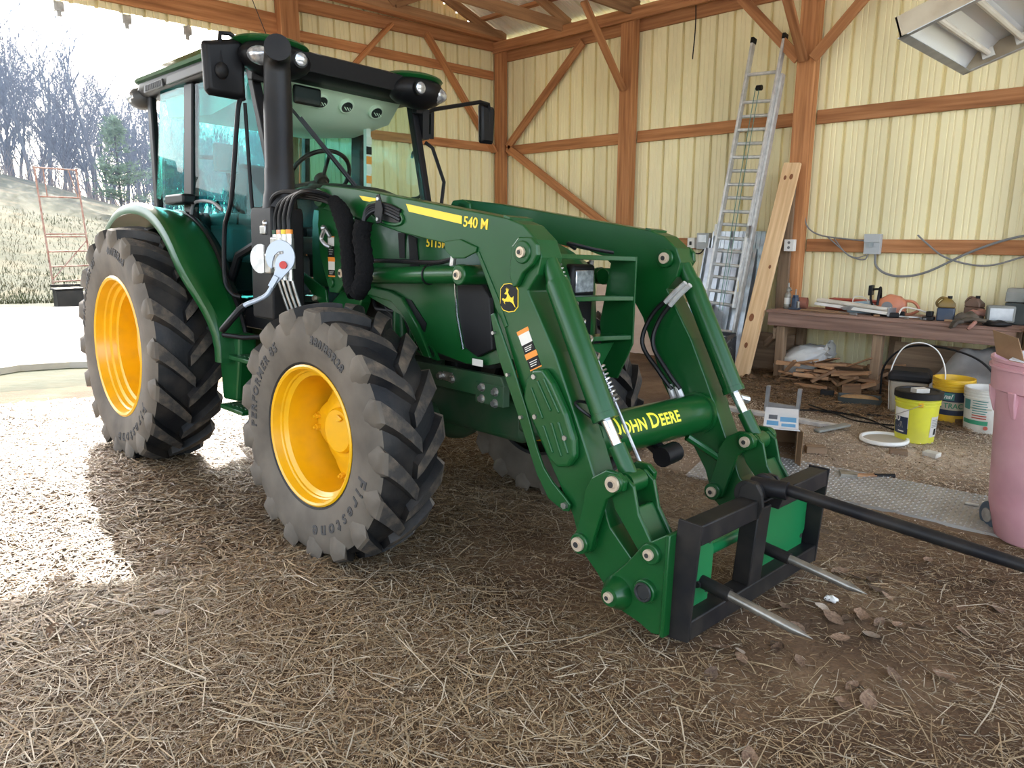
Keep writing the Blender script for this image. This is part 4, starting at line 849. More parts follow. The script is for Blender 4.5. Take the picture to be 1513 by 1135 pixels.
    b = MB(); b.prism([(1.31, 1.42), (1.34, 1.435), (1.70, 1.31), (1.72, 1.22), (1.62, 1.22)], 'y', s * .50, s * .515); P(b, 'mast_brace', 'green', bevel=.004, smooth=0)
    b = MB(); b.cyl((1.58, s * .515, 1.25), (1.58, s * .535, 1.25), .018, n=6); P(b, 'bolt', 'brass', smooth=30)
    if s > 0:
        for x, z, r in ((3.53, 1.565, .05), (3.945, .37, .045), (4.105, .67, .045), (4.28, .425, .04)):
            yb = .478 if x < 3.6 else (.43 if x < 4.2 else .455)
            b = MB(); boss(b, x, z, yb - .022, yb + .01, r); q = P(b, 'pivot_boss', 'green', parent=A_, bevel=.004); pin(A_, x, z, -1, -(yb - .022), r * .6)
    # side markings
    fx = (1, 0, -.147); nx = (0, 0, 1)
    if s < 0:
        def strip(pts, m, par=A_, y=.6165, nm='decal'): b = MB(); b.prism(pts, 'y', s * .613, s * y); return P(b, nm, m, parent=par, smooth=0)
        strip([(2.234, 1.853), (2.44, 1.828), (2.44, 1.803), (2.27, 1.826)], 'decal_yellow', nm='side_stripe')
        strip([(2.66, 1.797), (3.097, 1.728), (3.097, 1.690), (2.685, 1.757)], 'decal_yellow', nm='side_stripe')
        text('model_number', '540 M', .068, frame_mx((3.195, -.6155, 1.692), (1, 0, -.10), nx), 'decal_yellow', A_, bold=.0012)
        # round emblem plate with a leaping deer
        ec = Vector((3.432, -.614, 1.363)); hx, hz, c_ = .058, .060, .022
        pl = [(-hx, -hz + c_), (-hx + c_, -hz), (0, -hz - .006), (hx - c_, -hz), (hx, -hz + c_), (hx - .003, hz - c_), (hx - c_, hz), (0, hz + .005), (-hx + c_, hz), (-hx, hz - c_)]
        for k, (sc1, y, m) in enumerate(((1.0, .6165, 'decal_yellow'), (.94, .6175, 'black'))):
            b = MB(); b.prism([(ec.x + p[0] * sc1, ec.z + p[1] * sc1) for p in pl], 'y', -.613, -y); P(b, ('emblem_border', 'emblem')[k], m, parent=A_, smooth=0)
        deer = [(348, 575), (353, 571), (362, 576), (371, 571), (376, 560), (374, 552), (365, 553), (360, 549), (368, 541), (371, 535), (365, 524), (371, 530), (371, 519), (375, 530), (379, 519), (380, 531), (386, 524), (382, 536), (380, 543), (386, 554), (396, 565), (405, 566), (412, 558), (412, 570), (411, 578), (416, 592), (422, 604), (424, 612), (418, 606), (410, 595), (400, 588), (390, 585), (380, 587), (370, 586), (362, 590), (366, 600), (358, 592), (358, 585), (350, 582)]
        b = MB(); b.prism([(ec.x + (x - 386.5) / 103 * .116, ec.z - (y - 567) / 135 * .126) for x, y in deer], 'y', -.617, -.6185); P(b, 'emblem_deer', 'decal_yellow', parent=A_, smooth=0)
        # warning labels
        def label(c, ux, uz, w, h, par, y, rows):
            u, v = Vector((ux[0], 0, ux[1])).normalized(), Vector((uz[0], 0, uz[1])).normalized(); z = -h / 2
            for fr, m in rows:
                b = MB(); q = [Vector(c) + u * a * w / 2 + v * t for a, t in ((-1, h / 2 + z * 0 - 0), (1, 0), (1, 0), (-1, 0))]
                t0 = h / 2 - (z + h / 2); t1 = t0 - fr * h; z += fr * h
                g = .003 if m != 'orange' else 0
                pts = [Vector(c) + u * (-w / 2 + g) + v * t0, Vector(c) + u * (w / 2 - g) + v * t0, Vector(c) + u * (w / 2 - g) + v * t1, Vector(c) + u * (-w / 2 + g) + v * t1]
                b.prism([(p.x, p.z) for p in pts], 'y', -y, -y - .0015 - (0.0005 if g else 0)); P(b, 'warning_label', m, parent=par, smooth=0)
                if m == 'black':
                    for k in range(3):
                        bb = MB(); r0 = t0 + (t1 - t0) * (.3 + .2 * k); pp = [Vector(c) + u * (-w * .32) + v * r0, Vector(c) + u * (w * (.32 - .08 * k)) + v * r0, Vector(c) + u * (w * (.32 - .08 * k)) + v * (r0 - h * .018), Vector(c) + u * (-w * .32) + v * (r0 - h * .018)]
                        bb.prism([(p.x, p.z) for p in pp], 'y', -y - .002, -y - .0025); P(bb, 'label_print', 'decal_white', parent=par, smooth=0)
        label((3.565, 0, 1.145), (.88, .42), (-.49, .87), .075, .19, A_, .6140, ((.10, 'orange'), (.26, 'decal_white'), (.22, 'black'), (.03, 'orange'), (.11, 'orange'), (.25, 'black'), (.03, 'orange')))
        label((1.853, 0, 1.57), (1, 0), (0, 1), .075, .13, mst, .565, ((.05, 'orange'), (.40, 'decal_white'), (.50, 'black'), (.05, 'orange')))
        label((1.857, 0, 1.45), (1, 0), (0, 1), .075, .11, mst, .565, ((.18, 'orange'), (.45, 'decal_white'), (.30, 'black'), (.07, 'orange')))
        # oval window in the boom with hoses and a clamp
        ov = [(2.475 + .165 * math.cos(a) * (1 if abs(math.cos(a)) < 2 else 1), 1.752 - .035 * math.cos(a) + .048 * math.sin(a)) for a in np.linspace(0, 2 * PI, 25)[:-1]]
        b = MB(); b.prism(ov, 'y', -.612, -.6158); P(b, 'boom_opening', 'dark', parent=A_, smooth=0)
        b = MB(); b.tube([(x, -.617, z) for x, z in ov], .010, 6, closed=True); P(b, 'opening_rim', 'green', parent=A_, smooth=40)
        for k in range(4):
            b = MB(); b.tube(catmull([(2.33 + .01 * k, -.68, 1.66 + .004 * k), (2.37, -.66, 1.735 + .012 * k), (2.43, -.637, 1.768 + .010 * k), (2.52, -.628, 1.755 + .014 * k - .006), (2.62, -.618, 1.715 + .015 * k)]), .0115, 7); P(b, 'hydraulic_hose', 'hose')
        b = MB(); b.prism([(2.445, 1.845), (2.475, 1.85), (2.505, 1.77), (2.49, 1.70), (2.45, 1.695), (2.43, 1.75)], 'y', -.645, -.652); cl = P(b, 'hose_clamp', 'black', bevel=.003, smooth=0)
        for x, z in ((2.468, 1.825), (2.465, 1.72)):
            b = MB(); b.cyl((x, -.652, z), (x, -.66, z), .010, n=6); P(b, 'bolt', 'steel', parent=cl, smooth=30)
    else:
        # hydraulic hoses and fittings on the inside of the far arm
        for k, dx in enumerate((0, .05)):
            b = MB(); b.tube(catmull([(3.62 + dx * .5, .44, 1.385 - .01 * k), (3.50 + dx, .42, 1.26 - .02 * k), (3.46 + dx * 1.4, .40, 1.10), (3.57 + dx * 1.2, .41, .96), (3.65 + dx, .43, .865 + .01 * k)]), .013, 8); P(b, 'hydraulic_hose', 'hose')
            b = MB(); b.tube([(3.68 + dx * .6, .44, 1.44 - .01 * k), (3.62 + dx * .5, .44, 1.385 - .01 * k), (3.57 + dx * .6, .43, 1.33 - .015 * k)], [.014, .016, .014], 10); P(b, 'hose_fitting', 'alu')
            b = MB(); b.tube([(3.63 + dx, .43, .89), (3.66 + dx, .44, .82), (3.68 + dx, .46, .80)], [.016, .02, .022], 10); b.cyl((3.66 + dx, .44, .82), (3.68 + dx * 1.2, .40, .79), .02, n=8); b.cyl((3.665 + dx, .45, .80), (3.66 + dx * .8, .45, .68), .007, n=6); P(b, 'hose_fitting', 'alu')
        b = MB(); b.tube([(3.66, .60, 1.42), (3.70, .61, 1.36), (3.90, .62, .96), (3.93, .62, .88), (3.97, .60, .85)], .012, 8); P(b, 'steel_line', 'chrome')
        b = MB(); b.cyl((3.95, .56, .86), (3.99, .63, .84), .022, n=8); b.cyl((3.70, .60, 1.385), (3.64, .58, 1.46), .02, n=8); P(b, 'hose_fitting', 'steel')
# cross tube with the maker's name ---------------------------------
b = MB(); tcx, tcz, tr = 3.79, .755, .102
b.cyl((tcx, -.50, tcz), (tcx, .50, tcz), tr, n=40); ct = P(b, 'cross_tube', 'green', smooth=50)
for s in (-1, 1): b = MB(); b.cyl((tcx, s * .45, tcz), (tcx, s * .48, tcz), tr + .012, n=40); P(b, 'tube_collar', 'green', parent=ct)
def tube_text(txt, size, yc, ang):
    vs, fs = text_geo(txt, size, 0, .0035, 1.0); b = MB()
    b.add([(tcx + (tr + .0012) * math.cos(ang + v.y / tr), yc + v.x, tcz + (tr + .0012) * math.sin(ang + v.y / tr)) for v in vs], fs); return b
b = MB(); cur = -.365
for t_, sz in (('J', .106), ('OHN', .080), (' ', .05), ('D', .106), ('EERE', .080)):
    if t_ == ' ': cur += .025; continue
    vs, fs = text_geo(t_, sz, 0, .0025, 1.05); vs, fs = sliced(vs, fs, 1, .008); x0 = min(v.x for v in vs); x1 = max(v.x for v in vs); y0 = min(v.y for v in vs)
    base = -.050 if sz < .12 else -.055
    b.add([(tcx + (tr + .0012) * math.cos(math.radians(38) + (v.y - y0 + base) / tr), cur + v.x - x0, tcz + (tr + .0012) * math.sin(math.radians(38) + (v.y - y0 + base) / tr)) for v in vs], fs); cur += x1 - x0 + .010
P(b, 'maker_name', 'decal_lime', parent=ct, smooth=0, recalc=False)
# grille guard: curved shelves between two side plates
GX = 3.43
for z in (1.555, 1.345, 1.135):
    b = MB(); n = 11; ys = np.linspace(-.31, .31, n)
    fr = [(GX - .035 + .055 * (y / .31) ** 2, y) for y in ys]; bk = [(GX - .13, y) for y in ys[::-1]]
    b.prism(fr + bk, 'z', z - .012, z + .012); P(b, 'guard_shelf', 'green', bevel=.003, smooth=0)
for s in (-1, 1):
    b = MB(); b.prism([(GX + .022, 1.568), (GX - .14, 1.568), (GX - .20, 1.2), (GX - .16, .90), (GX - .06, .90), (GX + .03, 1.10)], 'y', s * .308, s * .320); P(b, 'guard_side', 'green', bevel=.003, smooth=0)
b = MB(); b.prism([(-.30, 1.10), (.30, 1.10), (.16, .93), (-.16, .93)], 'x', GX - .10, GX - .085); b.box((GX - .2, -.16, .78), (GX - .09, .16, .94)); P(b, 'guard_base', 'green', bevel=.004, smooth=0)
b = MB(); b.tube(catmull([(3.20, .10, 1.60), (3.22, .02, 1.625), (3.30, .12, 1.60), (3.34, .25, 1.585)]), .010, 7); P(b, 'hydraulic_hose', 'hose')
# level indicator: spring wound rod on the near arm
sp0, sp1 = Vector((3.475, -.385, 1.565)), Vector((4.085, -.385, .60))
b = MB(); b.cyl(sp0.lerp(sp1, .04), sp1, .008, n=8); LR = P(b, 'level_rod', 'steel')
def coil(a, c, r, turns, wr):
    d = (c - a).normalized(); u = d.orthogonal().normalized(); w = d.cross(u); n = int(turns * 12)
    b = MB(); b.tube([a.lerp(c, i / n) + (u * math.cos(2 * PI * turns * i / n) + w * math.sin(2 * PI * turns * i / n)) * r for i in range(n + 1)], wr, 5); return b
P(coil(sp0.lerp(sp1, .03), sp0.lerp(sp1, .12), .018, 5, .005), 'coil_spring', 'steel', parent=LR)
P(coil(sp0.lerp(sp1, .12), sp0.lerp(sp1, .50), .017, 5, .0075), 'coil_spring', 'steel', parent=LR)
P(coil(sp0.lerp(sp1, .50), sp0.lerp(sp1, .66), .020, 9, .0055), 'coil_spring', 'steel', parent=LR)
b = MB(); b.tube(catmull([(3.93, -.47, .84), (3.87, -.53, .93), (3.84, -.60, .95), (3.87, -.605, .92), (3.98, -.46, .80)]), .007, 6); P(b, 'cable_tie', 'hose')
b = MB(); b.tube(catmull([(3.60, -.40, 1.15), (3.68, -.40, .98), (3.75, -.42, .84)]), .013, 8); b.tube([(3.75, -.42, .84), (3.76, -.42, .79)], .017, 8); P(b, 'hydraulic_hose', 'hose')
b = MB(); b.tube([(3.78, .06, .66), (3.90, .02, .62)], .035, 10); b.cyl((3.90, -.02, .62), (3.90, .10, .63), .05, n=14); P(b, 'tube_valve', 'black')
b = MB(); b.tube([(3.84, .30, .66), (3.95, .46, .54), (4.0, .5, .5)], .02, 8); P(b, 'bracket_bar', 'green')

# hydraulic multi-coupler and hoses beside the muffler housing ------
b = MB(); b.box((1.60, -.83, 1.50), (1.72, -.73, 1.62)); b.box((1.50, -.84, 1.40), (1.62, -.74, 1.52)); MC = P(b, 'coupler_block', 'steel', bevel=.01)
cc = Vector((1.70, -.85, 1.50)); 
def cpl(x, y, z): return Vector((1.555 + x, -.80 + y, z))
for k in range(4):
    b = MB(); x = .06 + .085 * k; y = -.015 * k; b.cyl(cpl(x, y, 1.44), cpl(x, y, 1.52), .030, n=6); b.cyl(cpl(x, y, 1.52), cpl(x, y, 1.58), .026, n=14); b.cyl(cpl(x, y, 1.58), cpl(x, y, 1.635), .022, n=6); P(b, 'quick_coupler', 'steel', parent=MC)
    b = MB(); b.cyl(cpl(x, y, 1.635), cpl(x, y, 1.66), .020, n=12); P(b, 'dust_ring', ('green', 'amber', 'decal_yellow', 'orange')[k], parent=MC)
    b = MB(); b.tube(catmull([cpl(x, y, 1.66), cpl(x + .005, y, 1.74), cpl(x + .06, y + .01, 1.82 + .008 * k), cpl(x + .20, y + .03, 1.85 + .006 * k), (2.08, -.70 + .01 * k, 1.81 + .005 * k), (2.22, -.68, 1.68)]), .0135, 8); P(b, 'hydraulic_hose', 'hose')
    b = MB(); b.tube(catmull([cpl(x, y, 1.44), cpl(x + .01, y + .01, 1.36), cpl(x + .02, y + .04, 1.25), cpl(x + .05, y + .10, 1.05)]), .009, 7); b.cyl(cpl(x, y, 1.44), cpl(x + .005, y, 1.37), .016, n=8); P(b, 'steel_line', 'steel')
b = MB(); n = 26
cam_pts = [(.095 * math.cos(a) * (1 if a < 5.2 else .9), .105 * math.sin(a)) for a in np.linspace(-.5, 5.0, n)]
ex, ez = Vector((.74, .67, 0)).normalized(), Vector((0, 0, 1)); en = ex.cross(ez)
def ep(u, v, t=0): return Vector((1.86, -.90, 1.505)) + ex * u + ez * v - en * t
poly = [ep(.085 * math.cos(a), .095 * math.sin(a)) for a in np.linspace(math.radians(-40), math.radians(216), 20)] + [ep(-.050, -.068), ep(-.046, -.03), ep(-.034, .006), ep(-.010, .028), ep(.018, .033), ep(.020, .020), ep(-.004, .014), ep(-.022, -.008), ep(-.030, -.035), ep(-.030, -.075), ep(-.05, -.13), ep(-.02, -.15)]
b = MB(); b.add(poly + [p - en * .014 for p in poly], [tuple(range(len(poly)))[::-1], tuple(range(len(poly), 2 * len(poly)))] + [(i, (i + 1) % len(poly), len(poly) + (i + 1) % len(poly), len(poly) + i) for i in range(len(poly))])
LV = P(b, 'lever_cam', 'bright_steel', bevel=.002, smooth=0)
sg = 1 if (ep(0, 0) - en * .02 - Vector((5.7, -2.9, 1.6))).length < (ep(0, 0) - Vector((5.7, -2.9, 1.6))).length else -1
b = MB(); b.cyl(ep(.02, -.045) - en * .016, ep(.02, -.045) + en * .012, .022, n=16); P(b, 'lever_button', 'red', parent=LV)
b = MB(); b.bar(ep(-.02, -.11), ep(-.055, -.17), .03, .035, up=tuple(en)); b.tube(catmull([ep(-.04, -.15), ep(-.08, -.215), ep(-.14, -.25), ep(-.20, -.275), ep(-.235, -.30)]), .014, 10); P(b, 'lever_shaft', 'bright_steel', parent=LV)
b = MB(); b.tube([ep(-.215, -.285), ep(-.245, -.31), ep(-.35, -.43), ep(-.355, -.437)], [.018, .021, .021, .015], 10); P(b, 'lever_grip', 'black', parent=LV)
b = MB(); p2 = [Vector((1.66, -.90, 1.49)) + ex * (.06 * math.cos(a) - .02) + ez * .085 * math.sin(a) for a in np.linspace(math.radians(70), math.radians(290), 14)]
b.add(p2 + [p - en * .016 for p in p2], [tuple(range(14))[::-1], tuple(range(14, 28))] + [(i, (i + 1) % 14, 14 + (i + 1) % 14, 14 + i) for i in range(14)]); P(b, 'lever_cam', 'steel', smooth=0)
b = MB(); b.cyl((1.53, -.80, 1.62), (1.53, -.80, 1.76), .014, n=8); b.cbox((1.52, -.81, 1.66), (.07, .05, .05)); b.ball((1.54, -.82, 1.70), .022); P(b, 'parked_coupler', 'steel', bevel=.004)
b = MB(); b.tube(catmull([(1.56, -.80, 1.78), (1.60, -.80, 1.85), (1.70, -.79, 1.88), (1.86, -.77, 1.875)]), [.014] * 19, 8); P(b, 'protective_sleeve', 'black_dusty')
b = MB(); pp = catmull([(2.09, -.69, 1.825), (2.18, -.70, 1.76), (2.25, -.70, 1.64), (2.27, -.70, 1.52), (2.29, -.70, 1.38), (2.33, -.70, 1.32)], 7); b.tube(pp, [.036 + .003 * math.sin(i * 2.9) + .016 * min(1, i / 8) for i in range(len(pp))], 12); P(b, 'hose_sleeve', 'fabric', smooth=60)
b = MB(); pp = catmull([(2.33, -.70, 1.32), (2.39, -.70, 1.38), (2.41, -.70, 1.50), (2.38, -.70, 1.62), (2.39, -.69, 1.71)], 7); b.tube(pp, [.048 + .004 * math.sin(i * 2.3) for i in range(len(pp))], 12); P(b, 'hose_sleeve', 'fabric', smooth=60)
b = MB(); b.tube(catmull([(1.90, -.60, 1.63), (1.86, -.61, 1.67), (1.82, -.61, 1.62), (1.86, -.61, 1.585), (1.90, -.60, 1.57)]), .012, 8); b.ball((1.83, -.60, 1.68), .02); P(b, 'hose_hook', 'steel')

# ------------------------------------------------------------------ BALE SPEAR hung on the tool carrier
SPE = empty('bale_spear'); SPE.matrix_world = TR
tag(SPE, 'black bale spear frame with one long tine hooked on the tractor loader', 'bale spear')
def Q(b, name, m, bevel=0, parent=None, **k): return b.build(name, m, parent or SPE, bevel=bevel, **k)
for s in (-1, 1):
    b = MB(); b.prism([(4.362, .580), (4.462, .578), (4.440, .098), (4.330, .085)], 'y', s * .582, s * .596); Q(b, 'side_plate', 'frame_black', bevel=.003, smooth=0)
for y0, y1 in ((-.582, -.135), (.075, .582)):
    b = MB(); b.box((4.372, y0, .492), (4.458, y1, .574)); Q(b, 'top_bar', 'frame_black', bevel=.006)
b = MB(); b.box((4.352, -.582, .100), (4.440, .582, .182)); Q(b, 'bottom_bar', 'frame_black', bevel=.006)
b = MB(); b.prism([(4.375, .53), (4.455, .53), (4.437, .18), (4.357, .18)], 'y', -.115, .0); b.box((4.36, -.14, .545), (4.45, .08, .556)); Q(b, 'centre_post', 'frame_black', bevel=.006)
b = MB(); b.rings([[(4.40 + r * math.cos(a), y, .585 + r * math.sin(a)) for a in np.linspace(0, 2 * PI, 25)[:-1]] for y, r in ((-.13, .060), (-.105, .062), (-.10, .045), (.015, .045), (.02, .062), (.045, .062))])
b2 = MB(); b2.cyl((4.37, -.03, .60), (4.52, -.005, .606), .040, n=18)
Q(b, 'spear_socket', 'frame_black', bevel=.003, smooth=35); Q(b2, 'socket_sleeve', 'frame_black')
ear = [(4.36, .50), (4.37, .61), (4.40, .645), (4.44, .64), (4.47, .60), (4.478, .55), (4.462, .495)]
for y in (-.138, .052):
    b = MB(); b.prism(ear, 'y', y, y + .018); Q(b, 'socket_ear', 'frame_black', bevel=.003, smooth=0)
b = MB(); s0, s1 = Vector((4.47, .0, .612)), Vector((5.70, .0, .527)); b.tube([s0, s0.lerp(s1, .5), s0.lerp(s1, .85), s1], [.026, .026, .021, .004], 14); Q(b, 'main_tine', 'frame_black')
for y, z in ((-.405, .262), (.135, .262)):
    b = MB(); b.tube([(4.36, y, z + .012), (4.50, y, z - .006), (4.501, y, z - .006)], [.027, .027, .02], 14); b.cyl((4.38, y - .034, z + .01), (4.38, y - .046, z + .01), .014, n=6); t_ = Q(b, 'tine_sleeve', 'frame_black')
    b = MB(); b.tube([(4.49, y, z - .004), (4.765, y, z - .043), (4.835, y, z - .052)], [.019, .018, .001], 14); Q(b, 'lower_tine', 'worn_steel')
for y0, y1 in ((-.575, -.33), (.10, .575)):
    b = MB(); b.prism([(y0, .18), (y1 - .02, .18), (y1 - .02, .23), (y1, .25), (y1, .40), (y1 - .015, .42), (y1 - .015, .45), (y1, .46), (y1 - .02, .50), (y0, .50)], 'x', 4.366, 4.376); pl = P(b, 'carrier_face_plate', 'bright_green', bevel=.002, smooth=0)
    for z in (.225, .435):
        b = MB(); b.cyl((4.376, y1 - .035, z), (4.3775, y1 - .035, z), .012, n=12); P(b, 'plate_hole', 'dark', parent=pl)
b = MB(); b.cyl((4.28, -.44, .33), (4.28, .44, .33), .032, n=18); P(b, 'carrier_cross_tube', 'bright_green')
b = MB(); b.cyl((4.33, -.45, .425), (4.33, -.16, .44), .022, n=10); b.cbox((4.33, -.28, .44), (.05, .06, .06)); P(b, 'carrier_latch', 'black', bevel=.006)
# ------------------------------------------------------------------ THINGS ALONG THE RIGHT WALL
FZ = 0.10
def fz(x, y): return ground(x, y)
GP = 'clutter on the workbench'
# extension ladder ---------------------------------------------------
lad = empty('extension_ladder'); tag(lad, 'tall aluminium extension ladder leaning on the wall beside the wide post', 'ladder')
L0, L1 = Vector((1.47, 4.74, .10)), Vector((1.655, 5.30, 3.60)); la = (L1 - L0).normalized(); lx = Vector((1, 0, 0)); lx = (lx - la * lx.dot(la)).normalized(); ln = la.cross(lx) * -1
if ln.y > 0: ln = -ln
def lp(t, u, w): return L0 + la * t + lx * u + ln * w
for hw_, t0, t1, w in ((.215, 0, 3.35, 0.0), (.185, .75, 3.74, .055)):
    for s in (-1, 1):
        b = MB(); b.bar(lp(t0, s * hw_, w), lp(t1, s * hw_, w), .028, .075, up=tuple(ln)); b.build('ladder_rail', 'alu', lad, smooth=0, bevel=.004)
    n = int((t1 - t0) / .305)
    for k in range(n):
        t = t0 + .17 + .305 * k
        b = MB(); b.cyl(lp(t, -hw_, w), lp(t, hw_, w), .0195, n=10); b.build('rung', 'alu', lad)
for s in (-1, 1):
    b = MB(); b.bar(lp(3.70, s * .185, .055), lp(3.76, s * .185, .055), .034, .08, up=tuple(ln)); b.build('end_cap', 'black', lad, smooth=0)
    b = MB(); b.bar(lp(1.55, s * .2, .06), lp(1.68, s * .2, .09), .03, .06, up=tuple(ln)); b.build('rung_lock', 'steel', lad, smooth=0)
M['rope'] = mat('green_rope', (.10, .20, .16), rough=.9)
for u in (-.02, .025):
    b = MB(); b.tube([lp(.7, u + .03, .075), lp(2.0, u, .085), lp(3.2, u - .02, .08)], .005, 6); b.build('rope', 'rope', lad)
b = MB(); b.cyl(lp(3.2, -.03, .07), lp(3.2, .03, .07), .03, n=12); b.build('pulley', 'black', lad)
b = MB(); b.box((-.001, -.02, -.06), (.001, .02, .06)); o = b.build('ladder_label', 'decal_yellow', lad, smooth=0); o.location = lp(1.0, .197, .055 + .02); o.rotation_euler = (0, 0, .3)
# pine board and galvanised sheets ------------------------------------
o = beam('pine_board', (1.94, 4.58, .10), (2.09, 5.17, 2.43), .19, .04, 'new_pine', up=(0, -1, .2)); tag(o, 'pale knotty pine board leaning beside the ladder', 'board')
M['knot'] = mat('pine_knot', (.22, .08, .03), rough=.7)
for t, u, r in ((.28, .2, .028), (.52, -.25, .014), (.93, .25, .016), (.935, -.2, .02), (.15, .1, .02)):
    b = MB(); b.cyl((0, 0, -.001), (0, 0, .0012), r, n=14); k = b.build('knot', 'knot', o, smooth=0); k.location = (t * 2.41, u * .15, .0205); k.scale = (1.6, 1, 1)
GS = 'galvanised roofing sheets behind the ladder'
for k, (x0, w, z1, yb) in enumerate(((1.02, 3, 1.62, 5.02), (1.08, 3, 1.70, 5.10), (1.00, 3, 1.50, 4.94))):
    yt = 5.36 - .03 * k
    s_ = sheet('roofing_sheet', 0, lambda u: 0.0, lambda u: z1 - .09, lambda u, d, z: (x0 + u, yb + (yt - yb) * z / z1 + d, .09 + z), 'galv', None, ribs=w)
    tag(s_, ('ribbed galvanised roofing sheet in the middle of the leaning sheets', 'rearmost and tallest ribbed galvanised sheet behind the ladder', 'frontmost and shortest ribbed galvanised sheet behind the ladder')[k], 'metal sheet', GS)
b = MB(); b.cyl((1.80, 4.95, .10), (1.97, 5.27, 2.0), .02, n=10); tag(b.build('metal_pipe', 'galv'), 'thin grey metal pipe leaning between ladder and pine board', 'pipe')
b = MB(); b.cyl((1.77, 4.98, .10), (1.90, 5.27, 1.72), .016, n=10); tag(b.build('metal_pipe', 'steel'), 'shorter darker pipe leaning right behind the ladder rail', 'pipe')
# crate, booklet, white box, plywood behind the tractor
M['crate_black'] = mat('crate_dark_plastic', (.03, .03, .032), rough=.5)
cr = empty('wire_crate', (1.60, 4.40, .10), (0, 0, .25)); tag(cr, 'black lattice crate standing in front of the ladder foot', 'crate')
for z, t in ((.0, .03), (.44, .04)):
    b = MB()
    for a, c in (((-.26, -.2), (.26, -.2)), ((.26, -.2), (.26, .2)), ((.26, .2), (-.26, .2)), ((-.26, .2), (-.26, -.2))): b.bar((*a, z + t / 2), (*c, z + t / 2), .025, t)
    b.build('crate_rim', 'crate_black', cr, smooth=0, bevel=.004)
for x in (-.26, .26):
    for y in (-.2, .2): b = MB(); b.bar((x, y, .03), (x, y, .44), .03, .03); b.build('crate_post', 'crate_black', cr, smooth=0)
b = MB()
for y0, y1, x0, x1, n in ((-.2, -.2, -.26, .26, 9), (.2, .2, -.26, .26, 9), (-.2, .2, .26, .26, 7), (-.2, .2, -.26, -.26, 7)):
    for k in range(n + 4):
        for sg in (1, -1):
            t0 = (k - 2) / n; t1 = t0 + sg * .30
            c0, c1 = max(0, min(1, t0)), max(0, min(1, t1))
            if abs(t1 - t0) < 1e-6 or c0 == c1: continue
            za = .03 + .41 * (c0 - t0) / (t1 - t0); zb = .03 + .41 * (c1 - t0) / (t1 - t0)
            b.bar((x0 + (x1 - x0) * c0, y0 + (y1 - y0) * c0, za), (x0 + (x1 - x0) * c1, y0 + (y1 - y0) * c1, zb), .008, .008)
tag(b.build('lattice', 'crate_black', cr, smooth=0), kind='stuff')
M['card_white'] = mat('white_printed_card', (.72, .74, .76), (.62, .66, .70), sc=5, rough=.6)
M['card_blue'] = mat('blue_print', (.12, .36, .62), rough=.6)
M['card'] = mat('brown_cardboard', (.30, .185, .10), (.24, .145, .075), sc=8, rough=.85)
M['print'] = mat('grey_print', (.10, .12, .15), rough=.7)
bk = empty('booklet', (1.46, 4.62, .56), (math.radians(18), math.radians(4), .2)); tag(bk, 'white printed leaflet standing on the black lattice crate', 'leaflet')
b = MB(); b.box((-.12, -.004, 0), (.12, .004, .17)); b.build('leaflet_page', 'card_white', bk, smooth=0)
for k in range(7):
    for q in (0, 1): b = MB(); b.box((-.09 + q * .10, -.0055, .02 + k * .02), (-.01 + q * .10, -.0042, .028 + k * .02)); b.build('text_line', 'card_blue', bk, smooth=0)
wx = empty('white_carton', (1.02, 4.95, .10), (0, 0, -.1)); tag(wx, 'white carton with blue print behind the far loader arm', 'carton')
b = MB(); b.box((-.22, -.15, 0), (.22, .15, .74)); b.build('carton_body', 'card_white', wx, smooth=0, bevel=.004)
for z, h in ((.60, .08), (.50, .03), (.30, .10)): b = MB(); b.box((-.18, -.1515, z), (.16, -.1502, z + h)); b.build('carton_print', 'card_blue', wx, smooth=0)
M['ply'] = mat('pinkish_board', (.62, .48, .38), (.52, .38, .29), sc=9, stretch=(.2, 1, 1), rough=.8)
b = MB(); b.box((-.55, -.01, 0), (.75, .01, .98)); o = b.build('plywood_sheet', 'ply', smooth=0, loc=(-.05, 5.10, .08), rot=(math.radians(-7), 0, 0)); tag(o, 'light pinkish plywood sheet leaning on the wall behind the tractor nose', 'board')

# workbench -----------------------------------------------------------
wbn = empty('workbench', (0, 0, 0)); tag(wbn, 'long rough timber workbench cluttered with tools against the wall', 'workbench')
beam('front_rail', (2.14, 4.75, .765), (4.42, 4.75, .765), .04, .145, 'bench_wood', wbn)
for k in range(4): beam('top_plank', (2.12 + .01 * (k % 2), 4.80 + .165 * k, .845), (4.46, 4.80 + .165 * k, .845), .155, .03, 'bench_wood', wbn)
for x in (2.27, 3.27, 4.33):
    for y in (4.82, 5.34): beam('leg', (x, y, .03), (x, y, .83), .09, .09, 'old_wood', wbn, up=(0, 1, 0))
beam('side_rail', (2.20, 4.78, .60), (2.20, 5.36, .60), .035, .12, 'old_wood', wbn)
beam('brace', (1.98, 5.05, .42), (2.24, 4.84, .62), .035, .08, 'old_wood', wbn)
b = MB(); b.box((-.30, -.01, 0), (.30, .01, .45)); o = b.build('board_offcut', 'old_wood', smooth=0, loc=(1.93, 5.20, .09), rot=(math.radians(-8), 0, .1)); tag(o, 'brown board offcut standing behind the pine board foot', 'board')
b = MB(); b.box((-.42, -.01, 0), (.42, .01, .50)); o = b.build('board_offcut', 'old_wood', smooth=0, loc=(3.72, 5.20, .08), rot=(math.radians(-6), 0, 0)); tag(o, 'dark board panel leaning under the workbench behind the buckets', 'board')
o = beam('shelf_board', (4.52, 4.72, .885), (5.6, 4.72, .885), .35, .07, 'bench_wood'); tag(o, 'reddish timber bench end right of the workbench', 'board')
beam('leg', (1.0, 0.1, -.06), (1.0, .1, -.85), .09, .09, 'old_wood', o)
